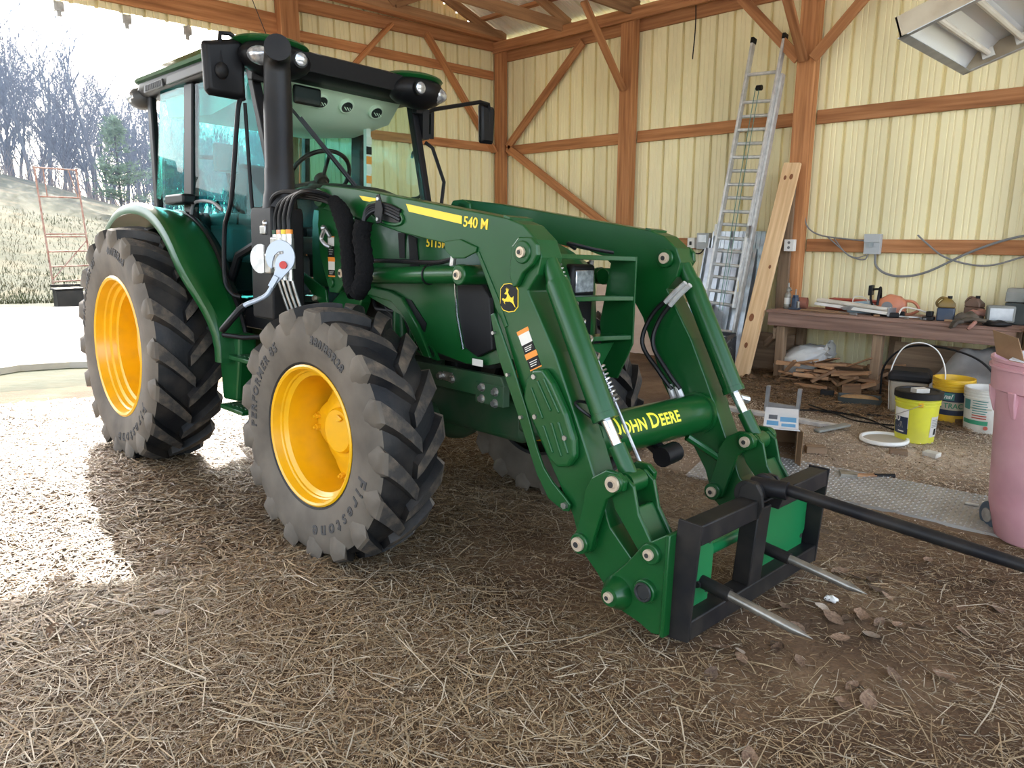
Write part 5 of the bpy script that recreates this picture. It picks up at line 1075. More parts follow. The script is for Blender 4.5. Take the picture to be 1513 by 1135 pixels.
# on the bench
BT = .862
def item(name, label, cat, loc, rz=0, group=GP): t = empty(name, loc, (0, 0, rz)); return tag(t, label, cat, group)
M['oil'] = mat('grimy_steel', (.40, .38, .33), (.22, .2, .17), sc=15, rough=.45, metal=.6)
M['blue_can'] = mat('navy_steel', (.025, .045, .085), (.06, .07, .09), sc=9, rough=.4)
t = item('grease_gun', 'silver grease gun standing on the left bench end', 'grease gun', (2.235, 4.98, BT))
b = MB(); b.lathe([(.04, 0), (.042, .02), (.036, .03), (.036, .15), (.028, .165), (.02, .18), (.024, .20), (.02, .22), (.012, .235), (.01, .28), (.001, .285)], n=16); b.build('body', 'oil', t)
b = MB(); b.tube([(0, 0, .225), (.03, -.02, .23), (.05, -.03, .20)], .008, 6); b.build('handle', 'oil', t)
b = MB(); b.cyl((0, 0, .05), (0, 0, .12), .0368, n=16); b.build('label_band', 'white', t)
t = item('bottle_jack', 'dark blue bottle jack beside the grease gun', 'jack', (2.34, 4.94, BT))
b = MB(); b.box((-.05, -.05, 0), (.05, .05, .02)); b.cyl((0, 0, .02), (0, 0, .13), .038, n=16); b.cyl((0, 0, .13), (0, 0, .155), .03, n=12); b.build('body', 'blue_can', t, bevel=.003)
b = MB(); b.cyl((0, 0, .155), (0, 0, .22), .008, n=8); b.cyl((.045, -.02, .02), (.045, -.02, .09), .016, n=10); b.build('ram', 'oil', t)
M['terracotta'] = mat('rusty_red_can', (.30, .10, .06), (.22, .09, .06), sc=8, rough=.7)
t = item('tin_can', 'red lined tin can lying on its side on the bench', 'can', (2.46, 5.02, BT + .068), .9)
b = MB(); b.lathe([(.062, .02), (.064, .14), (.068, .145), (.068, .155), (.060, .15), (.056, .03), (.002, .03), (.002, .02)], ax='x', n=22); b.xf(Matrix.Rotation(2.4, 4, 'Z')); b.build('can', 'terracotta', t)
for k, (x0, y0, x1, y1, w, h, lb) in enumerate(((2.44, 4.86, 2.78, 4.90, .05, .018, 'thin wood strip lying by the bottle jack'), (2.66, 4.80, 3.02, 4.86, .03, .016, 'narrow stick lying along the bench edge'), (2.58, 5.0, 2.80, 4.93, .06, .014, 'short flat board beside the tin can'))):
    o = beam('wood_strip', (x0, y0, BT + h / 2 + .001), (x1, y1, BT + h / 2 + .001), w, h, 'scrap_wood'); tag(o, lb, 'wood strip', 'wood strips on the bench')
t = item('tube_light', 'white fluorescent strip light lying across the bench edge', 'strip light', (2.52, 5.10, BT + .085), -.27)
M['lampwhite'] = mat('dusty_white_tube', (.74, .70, .62), (.62, .56, .47), sc=6, rough=.35)
b = MB(); b.prism([(-.06, -.03), (.06, -.03), (.05, .0), (-.05, .0)], 'x', 0, .86); b.build('housing', 'white', t, smooth=0, bevel=.004)
b = MB(); b.cyl((.02, -.03, .022), (.84, -.03, .022), .019, n=12); b.cyl((.02, .025, .022), (.84, .025, .022), .019, n=12); b.build('tube', 'lampwhite', t)
b = MB(); b.box((.86, -.065, -.04), (.875, .065, .04)); b.build('end_cap', 'galv', t, smooth=0)
t.rotation_euler = (0, .035, -.27)
M['dull_red'] = mat('faded_red_plastic', (.42, .07, .04), (.30, .06, .04), sc=6, rough=.5)
t = item('tool_case', 'long faded red plastic case at the back of the bench', 'tool case', (2.90, 5.26, BT))
b = MB(); b.box((-.33, -.08, 0), (.33, .08, .10)); b.box((-.30, -.07, .10), (.30, .07, .125)); b.build('case', 'dull_red', t, bevel=.02); b = MB(); b.tube([(-.1, -.085, .06), (-.1, -.11, .06), (.1, -.11, .06), (.1, -.085, .06)], .008, 6); b.build('handle', 'dull_red', t)
M['pale_blue'] = mat('pale_blue_tin', (.34, .47, .57), (.28, .38, .46), sc=9, rough=.5)
t = item('blue_tin', 'pale blue box with wire handle behind the strip light', 'box', (2.98, 5.08, BT))
b = MB(); b.prism([(-.12, 0), (.12, 0), (.12, .09), (.06, .13), (-.08, .11), (-.12, .07)], 'y', -.06, .06); b.build('tin', 'pale_blue', t, smooth=0, bevel=.01); b = MB(); b.tube(catmull([(-.07, -.05, .10), (-.06, -.05, .16), (.0, -.05, .175), (.07, -.05, .15), (.09, -.05, .10)]), .005, 6); b.build('wire_handle', 'white', t)
M['saw_orange'] = mat('faded_orange_plastic', (.55, .20, .10), (.45, .15, .08), sc=7, rough=.5, dirt=.35, dsc=9)
t = item('chainsaw', 'orange and black chainsaw on the middle of the bench', 'chainsaw', (3.28, 4.98, BT), .15)
b = MB(); b.rings([[(x, y * w, .03 + z * h) for y, z in ((-1, 0), (1, 0), (1, .7), (.6, 1), (-.6, 1), (-1, .7))] for x, w, h in ((-.10, .07, .13), (.0, .085, .19), (.10, .08, .17), (.16, .06, .12))]); b.build('saw_body', 'saw_orange', t, bevel=.012)
b = MB(); b.box((-.14, -.075, 0), (.16, .075, .06)); b.build('saw_base', 'black', t, bevel=.01)
b = MB(); b.tube([(-.09, -.085 + .17 * k / 12, .11 + .17 * math.sin(PI * k / 12)) for k in range(13)], .013, 8); b.build('front_handle', 'black', t)
b = MB(); b.tube(catmull([(-.13, .0, .06), (-.17, .0, .16), (-.16, 0, .25), (-.10, 0, .265)]), .012, 8); b.box((-.19, -.06, .20), (-.155, .06, .30)); b.build('hand_guard', 'black', t, bevel=.006)
b = MB(); b.tube(catmull([(.12, 0, .16), (.22, 0, .15), (.27, 0, .08), (.20, 0, .03), (.12, 0, .03)]), .014, 8); b.build('rear_handle', 'saw_orange', t)
b = MB(); b.prism([(-.14, .03), (-.42, .035), (-.45, .055), (-.42, .075), (-.14, .08)], 'y', -.005, .005); b.build('guide_bar', 'steel', t, smooth=0)
b = MB(); b.cyl((.0, -.086, .1), (.0, -.092, .1), .05, n=20); b.build('starter_cover', 'gray', t)
t = item('hacksaw', 'small bow saw with pale frame right of the chainsaw', 'hand saw', (3.54, 4.92, BT), .4)
b = MB(); b.tube(catmull([(-.14, 0, .02), (-.10, 0, .10), (.02, 0, .09), (.13, 0, .05), (.15, 0, .01)]), .008, 7); b.build('frame', 'lampwhite', t); b = MB(); b.bar((-.14, 0, .015), (.15, 0, .01), .004, .014); b.build('blade', 'steel', t, smooth=0); b = MB(); b.box((-.24, -.02, 0), (-.13, .02, .05)); b.build('handle', 'black', t, bevel=.01)
t = item('drill_charger', 'small black charger block between saw and oil jug', 'charger', (3.68, 4.88, BT))
b = MB(); b.box((-.05, -.04, 0), (.05, .04, .035)); b.box((-.02, -.035, .035), (.035, .035, .085)); b.build('block', 'black_dusty', t, bevel=.008)
M['mustard'] = mat('old_mustard_plastic', (.20, .125, .025), (.13, .085, .03), sc=7, rough=.45)
def jug(loc, rz, ma, mb, label):
    t = item('oil_jug', label, 'jug', loc, rz)
    b = MB(); b.rings([[(x * .075, y * .05, z) for x, y in ((-1, -1), (1, -1), (1, 1), (-1, 1))] for z in (0, .125)]); b.build('lower_body', mb, t, bevel=.012)
    b = MB(); b.rings([[(x * .075 * k, y * .05 * k, z) for x, y in ((-1, -1), (1, -1), (1, 1), (-1, 1))] for z, k in ((.125, 1), (.165, .95), (.20, .55), (.215, .4))]); b.build('shoulder', ma, t, bevel=.012)
    b = MB(); b.tube(catmull([(-.07, 0, .13), (-.085, 0, .17), (-.05, 0, .215), (.0, 0, .21)]), .012, 8); b.build('handle', ma, t); b = MB(); b.cyl((.02, 0, .21), (.02, 0, .235), .02, n=14); b.build('cap', 'black', t)
jug((3.81, 4.93, BT), .2, 'mustard', 'blue_can', 'dark blue oil jug with mustard shoulder on the bench')
M['brown_jug'] = mat('brown_grimy_plastic', (.17, .10, .07), (.12, .08, .06), sc=6, rough=.5)
jug((3.99, 5.16, BT), -.3, 'brown_jug', 'brown_jug', 'brown grimy oil jug behind the gloves on the bench')
M['leather'] = mat('old_grey_leather', (.055, .045, .035), (.12, .095, .07), sc=10, rough=.75, bump=.3, bsc=20)
M['pink_leather'] = mat('faded_red_leather', (.34, .16, .12), (.25, .12, .09), sc=10, rough=.7)
def lump(name, ma, label, cat, loc, r, seed, rz=0, group=GP):
    rr = random.Random(seed); b = MB(); b.ball((0, 0, 0), r, 18, 10)
    b.v = [(x * (1 + .22 * math.sin(5 * y / r[1] + seed) + rr.uniform(-.05, .05)), y * (1 + .2 * math.sin(4 * x / r[0] + seed)), z * (1 + .25 * math.sin(6 * x / r[0] + 3 * y / r[1]))) for x, y, z in b.v]
    m = min(v[2] for v in b.v); b.v = [(x, y, max(z, -r[2] * .75)) for x, y, z in b.v]
    o = b.build(name, ma, smooth=60, loc=(loc[0], loc[1], loc[2] + r[2] * .75), rot=(0, 0, rz)); return tag(o, label, cat, group)
t = item('work_glove', 'dark leather work glove drooping over the bench edge', 'glove', (4.08, 4.76, BT))
b = MB(); b.rings([[(x, y * w, z + q * .02) for y, q in ((-1, 0), (-.6, 1), (.6, 1), (1, 0), (.6, -1), (-.6, -1))] for x, w, z in ((-.10, .05, .03), (-.03, .065, .05), (.05, .055, .04), (.12, .05, .03), (.16, .045, .02))]); b.build('palm', 'leather', t, smooth=60)
for k in range(4): b = MB(); b.tube(catmull([(-.09, -.045 + .03 * k, .03), (-.14, -.05 + .032 * k, .02), (-.17, -.052 + .032 * k, -.02 - .008 * k)], 3), [.017] * 6 + [.012], 8); b.build('finger', 'leather', t)
b = MB(); b.tube(catmull([(.0, -.06, .03), (-.03, -.10, .01), (-.07, -.115, -.03)], 3), [.018] * 6 + [.012], 8); b.build('thumb', 'pink_leather', t)
t.rotation_euler = (0, 0, .5)
lump('work_glove', 'pink_leather', 'faded red leather glove lying on the dark ones', 'glove', (4.07, 5.0, BT + .06), (.085, .05, .035), 3, .3)
lump('rag', 'leather', 'dark crumpled rag behind the drooping glove', 'rag', (4.0, 4.93, BT), (.11, .08, .055), 5)
lump('rag', 'black_dusty', 'black crumpled cloth at the right bench end', 'rag', (4.26, 4.78, BT), (.10, .06, .03), 8)
M['greybox'] = mat('dusty_grey_plastic', (.17, .175, .16), (.25, .25, .22), sc=6, rough=.7)
t = item('dusty_case', 'dusty grey plastic case at the right bench end', 'case', (4.24, 4.98, BT + .02), .35)
b = MB(); b.box((-.11, -.05, 0), (.11, .05, .15)); b.build('case', 'greybox', t, bevel=.015); b = MB(); b.box((-.09, -.054, .02), (.09, -.05, .13)); b.build('front_panel', 'galv', t, bevel=.01)
t = item('steel_toolbox', 'dark green steel toolbox with lid at the right bench end', 'toolbox', (4.42, 5.12, BT))
M['olive'] = mat('dark_olive_steel', (.028, .036, .034), (.05, .055, .05), sc=5, rough=.5)
b = MB(); b.box((-.16, -.11, 0), (.2, .11, .20)); b.build('box', 'olive', t, bevel=.008); b = MB(); b.prism([(-.115, .205), (.115, .205), (.105, .29), (.07, .325), (-.07, .325), (-.105, .29)], 'x', -.165, .205); b.build('lid', 'greybox', t, bevel=.008, smooth=0); b = MB(); b.box((-.01, -.125, .17), (.03, -.11, .25)); b.build('latch', 'steel', t, smooth=0)
rr = random.Random(21)
for k in range(9):
    x = 2.6 + .21 * k + rr.uniform(-.05, .05); y = 4.80 + rr.uniform(0, .06)
    if 3.9 < x: continue
    o = beam('bench_bit', (x, y, BT + .011), (x + rr.uniform(.04, .10), y + rr.uniform(-.02, .04), BT + .011), rr.uniform(.012, .025), .02, ('scrap_wood', 'oil', 'gray')[k % 3]); tag(o, 'small bit of wood or metal on the bench edge', 'scrap', 'small scraps on the bench edge')

# under the bench -------------------------------------------------------
M['bag'] = mat('white_plastic_bag', (.62, .62, .60), (.50, .50, .48), sc=5, rough=.35, bump=.2, bsc=12)
b = MB(); rr = random.Random(4); ns = 13; nr = 26
for i in range(1): pass
R_ = []
for i in range(ns):
    t = i / (ns - 1); x = -.30 + .62 * t; rad = (.17 * math.sin(min(1, t * 1.9 + .12) * PI / 2) * (1 - max(0, t - .55) * 1.65)) + .015
    if t > .86: rad = .05 + (t - .86) * .35
    cz = .155 + .10 * max(0, t - .4) + (.10 * max(0, t - .75) * 4 * .4)
    R_.append([(x + .02 * math.sin(7 * a), rad * 1.1 * math.cos(a) * (1 + .09 * math.sin(9 * a + i * .7) * (t > .3)), max(.0, cz + rad * math.sin(a) * (1 + .10 * math.sin(11 * a + i) * (t > .3)))) for a in [2 * PI * k / nr for k in range(nr)]])
b.rings(R_); o = b.build('plastic_bag', 'bag', smooth=70, loc=(2.50, 5.0, .13), rot=(0, math.radians(-14), .1)); tag(o, 'white plastic sack with gathered neck under the workbench', 'bag')
rr = random.Random(12); SW = 'scrap wood pile under the workbench'
labs = ['scrap wood piece lying in the pile under the bench']
for k in range(52):
    x = rr.uniform(2.42, 3.34); y = rr.uniform(4.55, 5.1); lay = k // 20; L = rr.uniform(.12, .38); a = rr.uniform(-.7, .7); w = rr.uniform(.03, .10); h = rr.uniform(.012, .04)
    z = fz(x, y) + .03 + lay * .085 + rr.uniform(0, .02)
    dz = rr.uniform(-.10, .14); p0 = Vector((x - L / 2 * math.cos(a), y - L / 2 * math.sin(a), z)); p1 = Vector((x + L / 2 * math.cos(a), y + L / 2 * math.sin(a), max(z + dz, .13)))
    o = beam('scrap_wood', p0, p1, w, h, 'scrap_wood', bevel=.002); tag(o, labs[0], 'scrap wood', SW)
for k, (x0, y0, x1, y1, z, w, lb) in enumerate(((2.70, 4.72, 3.22, 4.80, .26, .07, 'long scrap board on top of the pile under the bench'), (3.10, 4.44, 3.26, 4.50, .16, .10, 'pale chunky offcut at the foot of the middle bench leg'), (2.6, 4.5, 2.95, 4.42, .13, .05, 'split stick lying before the scrap pile'))):
    o = beam('scrap_board', (x0, y0, z), (x1, y1, z + .02), w, .03 if k != 1 else .09, 'scrap_wood'); tag(o, lb, 'scrap wood')
for k in range(10):
    x = rr.uniform(2.0, 2.4); y = rr.uniform(4.5, 5.0); r_ = rr.uniform(.025, .055)
    lump('clod', 'dirt', 'dirt clod on the floor by the left bench leg', 'clod', (x, y, fz(x, y) - .01), (r_ * 1.3, r_, r_ * .8), k, 0, 'dirt clods by the bench leg')
# buckets and bin ---------------------------------------------------------
def bucket(loc, rz, r1, r0, h, body, label, lid=None, name='bucket', rings=3, bands=()):
    t = empty(name, loc, (0, 0, rz)); tag(t, label, 'bucket')
    pr = [(.002, 0), (r0 - .01, 0), (r0, .01)]
    for q in range(rings): z = h * (.80 + .07 * q); rr_ = r0 + (r1 - r0) * z / h; pr += [(rr_, z - .008), (rr_ + .007, z - .006), (rr_ + .007, z + .006), (rr_, z + .008)]
    pr += [(r1 - .002, h - .01), (r1 + .004, h - .008), (r1 + .004, h)]
    if not lid: pr += [(r1 - .008, h), (r1 - .012, h - .02), (r0 - .004, .02), (.002, .02)]
    else: pr += [(.002, h)]
    b = MB(); b.lathe(pr, n=36); b.build('bucket_body', body, t, smooth=40)
    if lid:
        b = MB(); b.lathe([(r1 + .006, h - .035), (r1 + .014, h - .033), (r1 + .014, h + .012), (r1 + .004, h + .018), (r1 - .016, h + .018), (r1 - .02, h + .006), (.002, h + .006)], n=36); b.build('lid', lid, t, smooth=40)
    def patch(nm, m, a0, a1, z0, z1, off=.0015):
        b = MB(); n = 12; vs = []
        for z in (z0, z1):
            rr_ = r0 + (r1 - r0) * z / h + off
            vs += [(rr_ * math.cos(a0 + (a1 - a0) * k / n), rr_ * math.sin(a0 + (a1 - a0) * k / n), z) for k in range(n + 1)]
        b.add(vs, [(k, k + 1, n + 2 + k, n + 1 + k) for k in range(n)]); return b.build(nm, m, t, smooth=60, recalc=False)
    def words(nm, txt, size, ac, zc, m, off=.003, sp=1.0, slant=0.0):
        vs, fs = text_geo(txt, size, 0, .001, sp); vs, fs = sliced(vs, fs, 0, .02); b = MB()
        b.add([((r0 + (r1 - r0) * (zc + v.y) / h + off) * math.cos(ac + (v.x + slant * v.y) / r1), (r0 + (r1 - r0) * (zc + v.y) / h + off) * math.sin(ac + (v.x + slant * v.y) / r1), zc + v.y) for v in vs], fs); return b.build(nm, m, t, smooth=0, recalc=False)
    return t, patch, words
M['lemon'] = mat('lemon_plastic', (.62, .60, .03), (.55, .52, .05), sc=5, rough=.42, dirt=.15, dsc=7)
M['gold'] = mat('golden_plastic', (.68, .42, .01), (.58, .35, .02), sc=5, rough=.45, dirt=.2, dsc=7)
M['offwhite'] = mat('dirty_white_plastic', (.62, .60, .55), (.48, .45, .39), sc=4, rough=.5, dirt=.3, dsc=5)
M['navy_label'] = mat('navy_label', (.018, .028, .06), rough=.5); M['teal'] = mat('teal_label', (.05, .20, .19), rough=.5); M['green_print'] = mat('green_print', (.03, .22, .12), rough=.5); M['beige_label'] = mat('beige_label', (.42, .38, .30), rough=.6)
cd = math.atan2(CAM.y - 3.20, CAM.x - 4.12) + .28                       # bearing of the open floor in front of the buckets
t, patch, words = bucket((4.12, 3.20, fz(4.12, 3.20) - .004), 0, .155, .136, .385, 'lemon', 'lemon yellow lidded bucket with a wood block on its black lid', 'black_dusty')
yellow_bucket = t
patch('front_label', 'white', cd - 1.55, cd - .62, .10, .27); patch('label_field', 'navy_label', cd - 1.54, cd - .64, .10, .205, .0025); patch('label_bar', 'navy_label', cd - 1.56, cd - .62, .07, .115, .002)
words('label_number', '30', .075, cd - 1.30, .19, 'white', .0035); patch('label_line', 'white', cd - 1.18, cd - .82, .087, .095, .0035)
for k in range(5): 
    b = MB(); a = cd - 1.5 + .15 * k; q0 = (r := .1495) and (.1465 * math.cos(cd - 1.05 + .02 * k), .1465 * math.sin(cd - 1.05 + .02 * k), .165); b.tube([q0, (.1445 * math.cos(a), .1445 * math.sin(a), .12)], .0012, 4); b.build('label_line', 'beige_label', t)
patch('back_label', 'offwhite', cd + .50, cd + 1.15, .06, .22); patch('bar_code', 'black', cd + .78, cd + 1.0, .075, .125, .0025)
for k in range(5): patch('label_line', 'gray', cd + .56, cd + 1.08, .14 + .013 * k, .145 + .013 * k, .0025)
b = MB(); aa = cd - .12; b.box((-.018, -.004, -.02), (.018, .012, .02)); o = b.build('handle_lug', 'gold', t, bevel=.004); o.location = (.155 * math.cos(aa), .155 * math.sin(aa), .315); o.rotation_euler = (0, 0, aa + PI / 2)
b = MB(); b.tube(catmull([(.178 * math.cos(cd - .12), .178 * math.sin(cd - .12), .32), (.19 * math.cos(cd - .6), .19 * math.sin(cd - .6), .27), (.19 * math.cos(cd - 1.1), .19 * math.sin(cd - 1.1), .22), (.185 * math.cos(cd - 1.7), .185 * math.sin(cd - 1.7), .19)]), .0025, 6); b.build('wire_handle', 'steel', t)
b = MB(); b.box((-.055, -.035, 0), (.055, .035, .035)); o = b.build('wood_block', 'offwhite', smooth=0, bevel=.003, loc=(4.14, 3.15, fz(4.12, 3.20) + .388), rot=(0, 0, .9)); tag(o, 'small pale wood block lying on the lemon bucket lid', 'block')
t, patch, words = bucket((4.16, 4.02, fz(4.16, 4.02) - .004), 0, .155, .135, .385, 'gold', 'golden yellow open bucket with dark label behind the lemon one')
c2 = math.atan2(CAM.y - 4.02, CAM.x - 4.16)
patch('wrap_label', 'navy_label', c2 - 1.5, c2 + 1.2, .20, .285); patch('wrap_label', 'beige_label', c2 - 1.5, c2 + 1.2, .13, .20); patch('wrap_label', 'navy_label', c2 - 1.5, c2 + 1.2, .085, .13)
words('label_word', 'R TRAC', .060, c2 - .06, .165, 'green_print', .003, 1.0); patch('label_badge', 'teal', c2 - .62, c2 + .12, .213, .275, .0025); words('label_script', 'nal', .055, c2 - .18, .243, 'white', .0035, 1.0, .3)
patch('torn_patch', 'dirt', c2 + .30, c2 + .75, .015, .06)
t, patch, words = bucket((4.44, 3.86, fz(4.44, 3.86) - .004), 0, .158, .138, .36, 'offwhite', 'white printed bucket between golden bucket and maroon bin')
c3 = math.atan2(CAM.y - 3.86, CAM.x - 4.44)
patch('label_field', 'teal', c3 - 1.2, c3 - .75, .19, .27); patch('label_field', 'green_print', c3 - 1.25, c3 + .2, .075, .11); patch('label_field', 'beige_label', c3 - .75, c3 + .3, .20, .215)
for k in range(6): patch('label_line', 'teal', c3 - .62, c3 + .05 + .05 * (k % 2), .165 + .02 * k, .172 + .02 * k, .0025)
for k in range(2): patch('label_line', 'dull_red', c3 - .62, c3 + .1, .125 + .02 * k, .135 + .02 * k, .0025)
b = MB(); aa = c3 + .12; b.cyl((0, 0, 0), (.003, 0, 0), .016, n=16); o = b.build('red_seal', 'dull_red', t); o.location = (.1445 * math.cos(aa), .1445 * math.sin(aa), .055); o.rotation_euler = (0, 0, aa)
M['tan_tub'] = mat('tan_dirty_plastic', (.30, .255, .19), (.22, .18, .13), sc=5, rough=.6)
t = empty('plastic_tub', (3.78, 4.16, fz(3.78, 4.16) - .004), (0, 0, .25)); tag(t, 'beige plastic tub with dark rounded lid left of the buckets', 'tub')
b = MB(); b.rings([[(x * (.13 + .025 * z / .3), y * (.12 + .02 * z / .3), z) for x, y in ((-1, -1), (1, -1), (1, 1), (-1, 1))] for z in (0, .30)]); b.build('tub', 'tan_tub', t, smooth=0, bevel=.02)
b = MB(); b.rings([[(x * k, y * k * .93, z) for x, y in ((-1, -1), (1, -1), (1, 1), (-1, 1))] for z, k in ((.30, .172), (.35, .172), (.385, .155), (.395, .13))]); b.build('tub_lid', 'black_dusty', t, smooth=0, bevel=.02)
b = MB(); b.tube(catmull([(3.66, 4.06, .12), (3.645, 4.05, .45), (3.72, 4.06, .68), (3.86, 4.08, .745), (4.00, 4.10, .67), (4.07, 4.11, .45), (4.01, 4.10, .12)], 8), .0055, 8); tag(b.build('wire_hoop', 'white'), 'white wire hoop arching over the lemon bucket', 'hoop')
M['tarp'] = mat('grey_dirty_tarp', (.15, .145, .14), (.25, .24, .23), sc=4, rough=.6, bump=.5, bsc=9)
def tarp_z(x, y): return 0
b = MB(); nx, ny = 26, 16; vs = []
for i in range(nx):
    for j in range(ny):
        u, v = i / (nx - 1), j / (ny - 1); x = 3.72 + .95 * u; y = 4.42 + .62 * v
        h = .52 * math.sin(PI * min(1, u * .95 + .04)) ** .7 * math.sin(PI * (.08 + .6 * v)) + .035 * math.sin(17 * u + 5 * v) + .03 * math.sin(9 * v - 11 * u)
        vs.append((x, y, .11 + max(0, h)))
b.add(vs, [(i * ny + j, (i + 1) * ny + j, (i + 1) * ny + j + 1, i * ny + j + 1) for i in range(nx - 1) for j in range(ny - 1)])
tag(b.build('tarpaulin', 'tarp', smooth=70, recalc=False), 'grey crumpled tarpaulin heaped behind the buckets', 'tarp')
b = MB(); b.tube(catmull([(3.40, 4.62, .12), (3.42, 4.60, .42), (3.60, 4.58, .62), (3.90, 4.56, .655), (4.2, 4.55, .58), (4.38, 4.53, .40), (4.45, 4.5, .12)], 8), .010, 7); tag(b.build('black_hose', 'hose'), 'black hose arching over the tarpaulin under the bench', 'hose')
# maroon wheeled bin -------------------------------------------------------
M['maroon'] = mat('faded_maroon_plastic', (.56, .28, .32), (.64, .36, .39), sc=4, rough=.55, dirt=.15, dsc=6)
bx, by = 5.145, 1.77; t = empty('wheeled_bin', (bx, by, fz(bx, by) - .005), (0, 0, 0)); tag(t, 'faded maroon wheeled rubbish bin beside the tread plate', 'bin')
b = MB(); b.lathe([(.002, 0), (.165, 0), (.182, .015), (.228, .20), (.262, .80), (.268, .83), (.29, .84), (.296, .93), (.300, .985), (.306, .99), (.306, 1.005), (.292, 1.005), (.282, .95), (.252, .80), (.16, .05), (.002, .05)], n=48); b.build('bin_body', 'maroon', t, smooth=35)
for k in range(8):
    a = k * PI / 4 + .25
    b = MB(); b.rings([[(r_ * math.cos(a + d), r_ * math.sin(a + d), z) for r_, d in ((.25, -w), (ro, -w), (ro, w), (.25, w))] for z, ro, w in ((.70, .262, .04), (.78, .288, .07), (.845, .298, .085))]); b.build('rim_gusset', 'maroon', t, bevel=.006)
b = MB(); b.lathe([(.2995, .95), (.3095, .953), (.3095, .965), (.2995, .968)], n=48); b.build('rim_bead', 'maroon', t, smooth=35)
M['wheelblue'] = mat('blue_grey_wheel', (.05, .075, .105), rough=.6)
wh = Vector((-.205, .035, .08))
b = MB(); b.tube([wh + Vector((-.022, -.022, 0)), wh + Vector((.022, .022, 0))], [.08, .08], 24); W_ = b.build('bin_wheel', 'wheelblue', t, bevel=.012); b = MB(); b.tube([wh + Vector((-.026, -.026, 0)), wh + Vector((-.022, -.022, 0))], [.04, .04], 18); b.build('hub', 'steel', W_)
b = MB(); b.tube([wh + Vector((.20, .20, 0)), wh + Vector((.245, .245, 0))], [.08, .08], 24); b.build('bin_wheel', 'wheelblue', t, bevel=.012)
def card(name, pts, th, m, label, cat):
    q = [Vector(p) for p in pts]; n = (q[1] - q[0]).cross(q[3] - q[0]).normalized() * th
    b = MB(); b.add(q + [p + n for p in q], [(0, 3, 2, 1), (4, 5, 6, 7), (0, 1, 5, 4), (1, 2, 6, 5), (2, 3, 7, 6), (3, 0, 4, 7)]); return b
bc = empty('cardboard_box', (bx, by, 0)); tag(bc, 'torn cardboard box stuffed in the top of the maroon bin', 'box')
card('', [(-.28, -.02, 1.04), (-.12, -.14, 1.0), (-.17, -.15, 1.15), (-.31, -.03, 1.17)], .004, 'card', '', '').build('flap', 'card', bc, smooth=0)
card('', [(-.2, -.14, 1.03), (.15, -.22, 1.0), (.2, .1, 1.06), (-.15, .16, 1.08)], .005, 'card', '', '').build('top_panel', 'card_white', bc, smooth=0)
card('', [(-.2, -.145, 1.03), (.15, -.225, 1.0), (.14, -.2, .8), (-.18, -.12, .82)], .005, 'card', '', '').build('side_panel', 'card', bc, smooth=0)
for k in range(5):
    mx = frame_mx((-.06 + .02 * (k % 2), -.12 + .045 * k, 1.0435 + .0065 * k), (.35, -.08, -.03), (.05, .3, .05)); b = MB(); b.add([mx @ Vector(q) for q in ((-.05, -.008, .003), (.06, -.008, .003), (.06, .008, .003), (-.05, .008, .003))], [(0, 1, 2, 3)]); b.build('print_line', 'print', bc, smooth=0, recalc=False)
# lid, box, brackets, strips on the floor ----------------------------------
t = empty('loose_cover', (3.97, 2.99, fz(3.97, 2.99) + .014), (.02, -.02, 0)); tag(t, 'white rimmed bucket lid lying upside down on the dirt', 'lid')
b = MB(); b.lathe([(.150, .006), (.152, .024), (.158, .028), (.172, .026), (.176, .01), (.172, 0)], n=40); b.build('lid_rim', 'white', t); b = MB(); b.lathe([(.152, .008), (.10, .009), (.002, .008)], n=40); b.build('lid_disc', 'beige_label', t)
t = empty('open_carton', (3.475, 1.955, fz(3.50, 1.9) + .03), (math.radians(6), 0, math.radians(24))); tag(t, 'open white and blue carton lying on its side by the tread plate', 'carton')
w, d, h = .235, .42, .275; th = .006
for nm, lo, hi, m in (('bottom', (0, 0, 0), (w, d, th), 'card'), ('top', (0, 0, h - th), (w, d, h), 'card_white'), ('left_side', (0, 0, th), (th, d, h - th), 'card_white'), ('right_side', (w - th, 0, th), (w, d, h - th), 'card'), ('back', (th, d - th, th), (w - th, d, h - th), 'card')):
    b = MB(); b.box(lo, hi); b.build('carton_' + nm, m, t, smooth=0)
for nm, q, m in (('flap', [(0, 0, th), (0, 0, h), (.045, -.07, h - .01), (.045, -.07, th)], 'card_white'), ('flap', [(w, 0, 0), (w, 0, h), (w + .03, -.06, h), (w + .03, -.06, 0)], 'card'), ('flap', [(0, 0, h - .001), (w, 0, h - .001), (w + .01, -.07, h + .012), (-.01, -.07, h + .012)], 'card_white'), ('flap', [(0, 0, .004), (w, 0, .004), (w, -.10, .003), (0, -.10, .003)], 'card')):
    card('', q, .004, m, '', '').build(nm, m, t, smooth=0)
for x0, y0, x1, y1, m in ((.02, .03, .10, .12, 'card_blue'), (.12, .02, .215, .08, 'card_blue'), (.11, .12, .22, .22, 'card_blue'), (.03, .16, .09, .25, 'print')):
    b = MB(); b.box((x0, y0, h), (x1, y1, h + .0012)); b.build('carton_print', m, t, smooth=0)
for k in range(4): b = MB(); b.box((-.0012, .05, .06 + .04 * k), (0, .25, .075 + .04 * k)); b.build('carton_print', 'card_blue', t, smooth=0)
t = empty('steel_bracket', (2.86, 3.30, fz(2.86, 3.30)), (0, 0, math.radians(12))); tag(t, 'upright galvanised steel bracket standing on the floor strip', 'bracket')
for x in (0, .27): b = MB(); b.bar((x, 0, 0), (x + .01, 0, .24), .05, .03); b.build('upright', 'galv', t, smooth=0, bevel=.003)
b = MB(); b.bar((0, 0, .06), (.27, 0, .05), .03, .06); b.build('cross_bar', 'galv', t, smooth=0, bevel=.003)
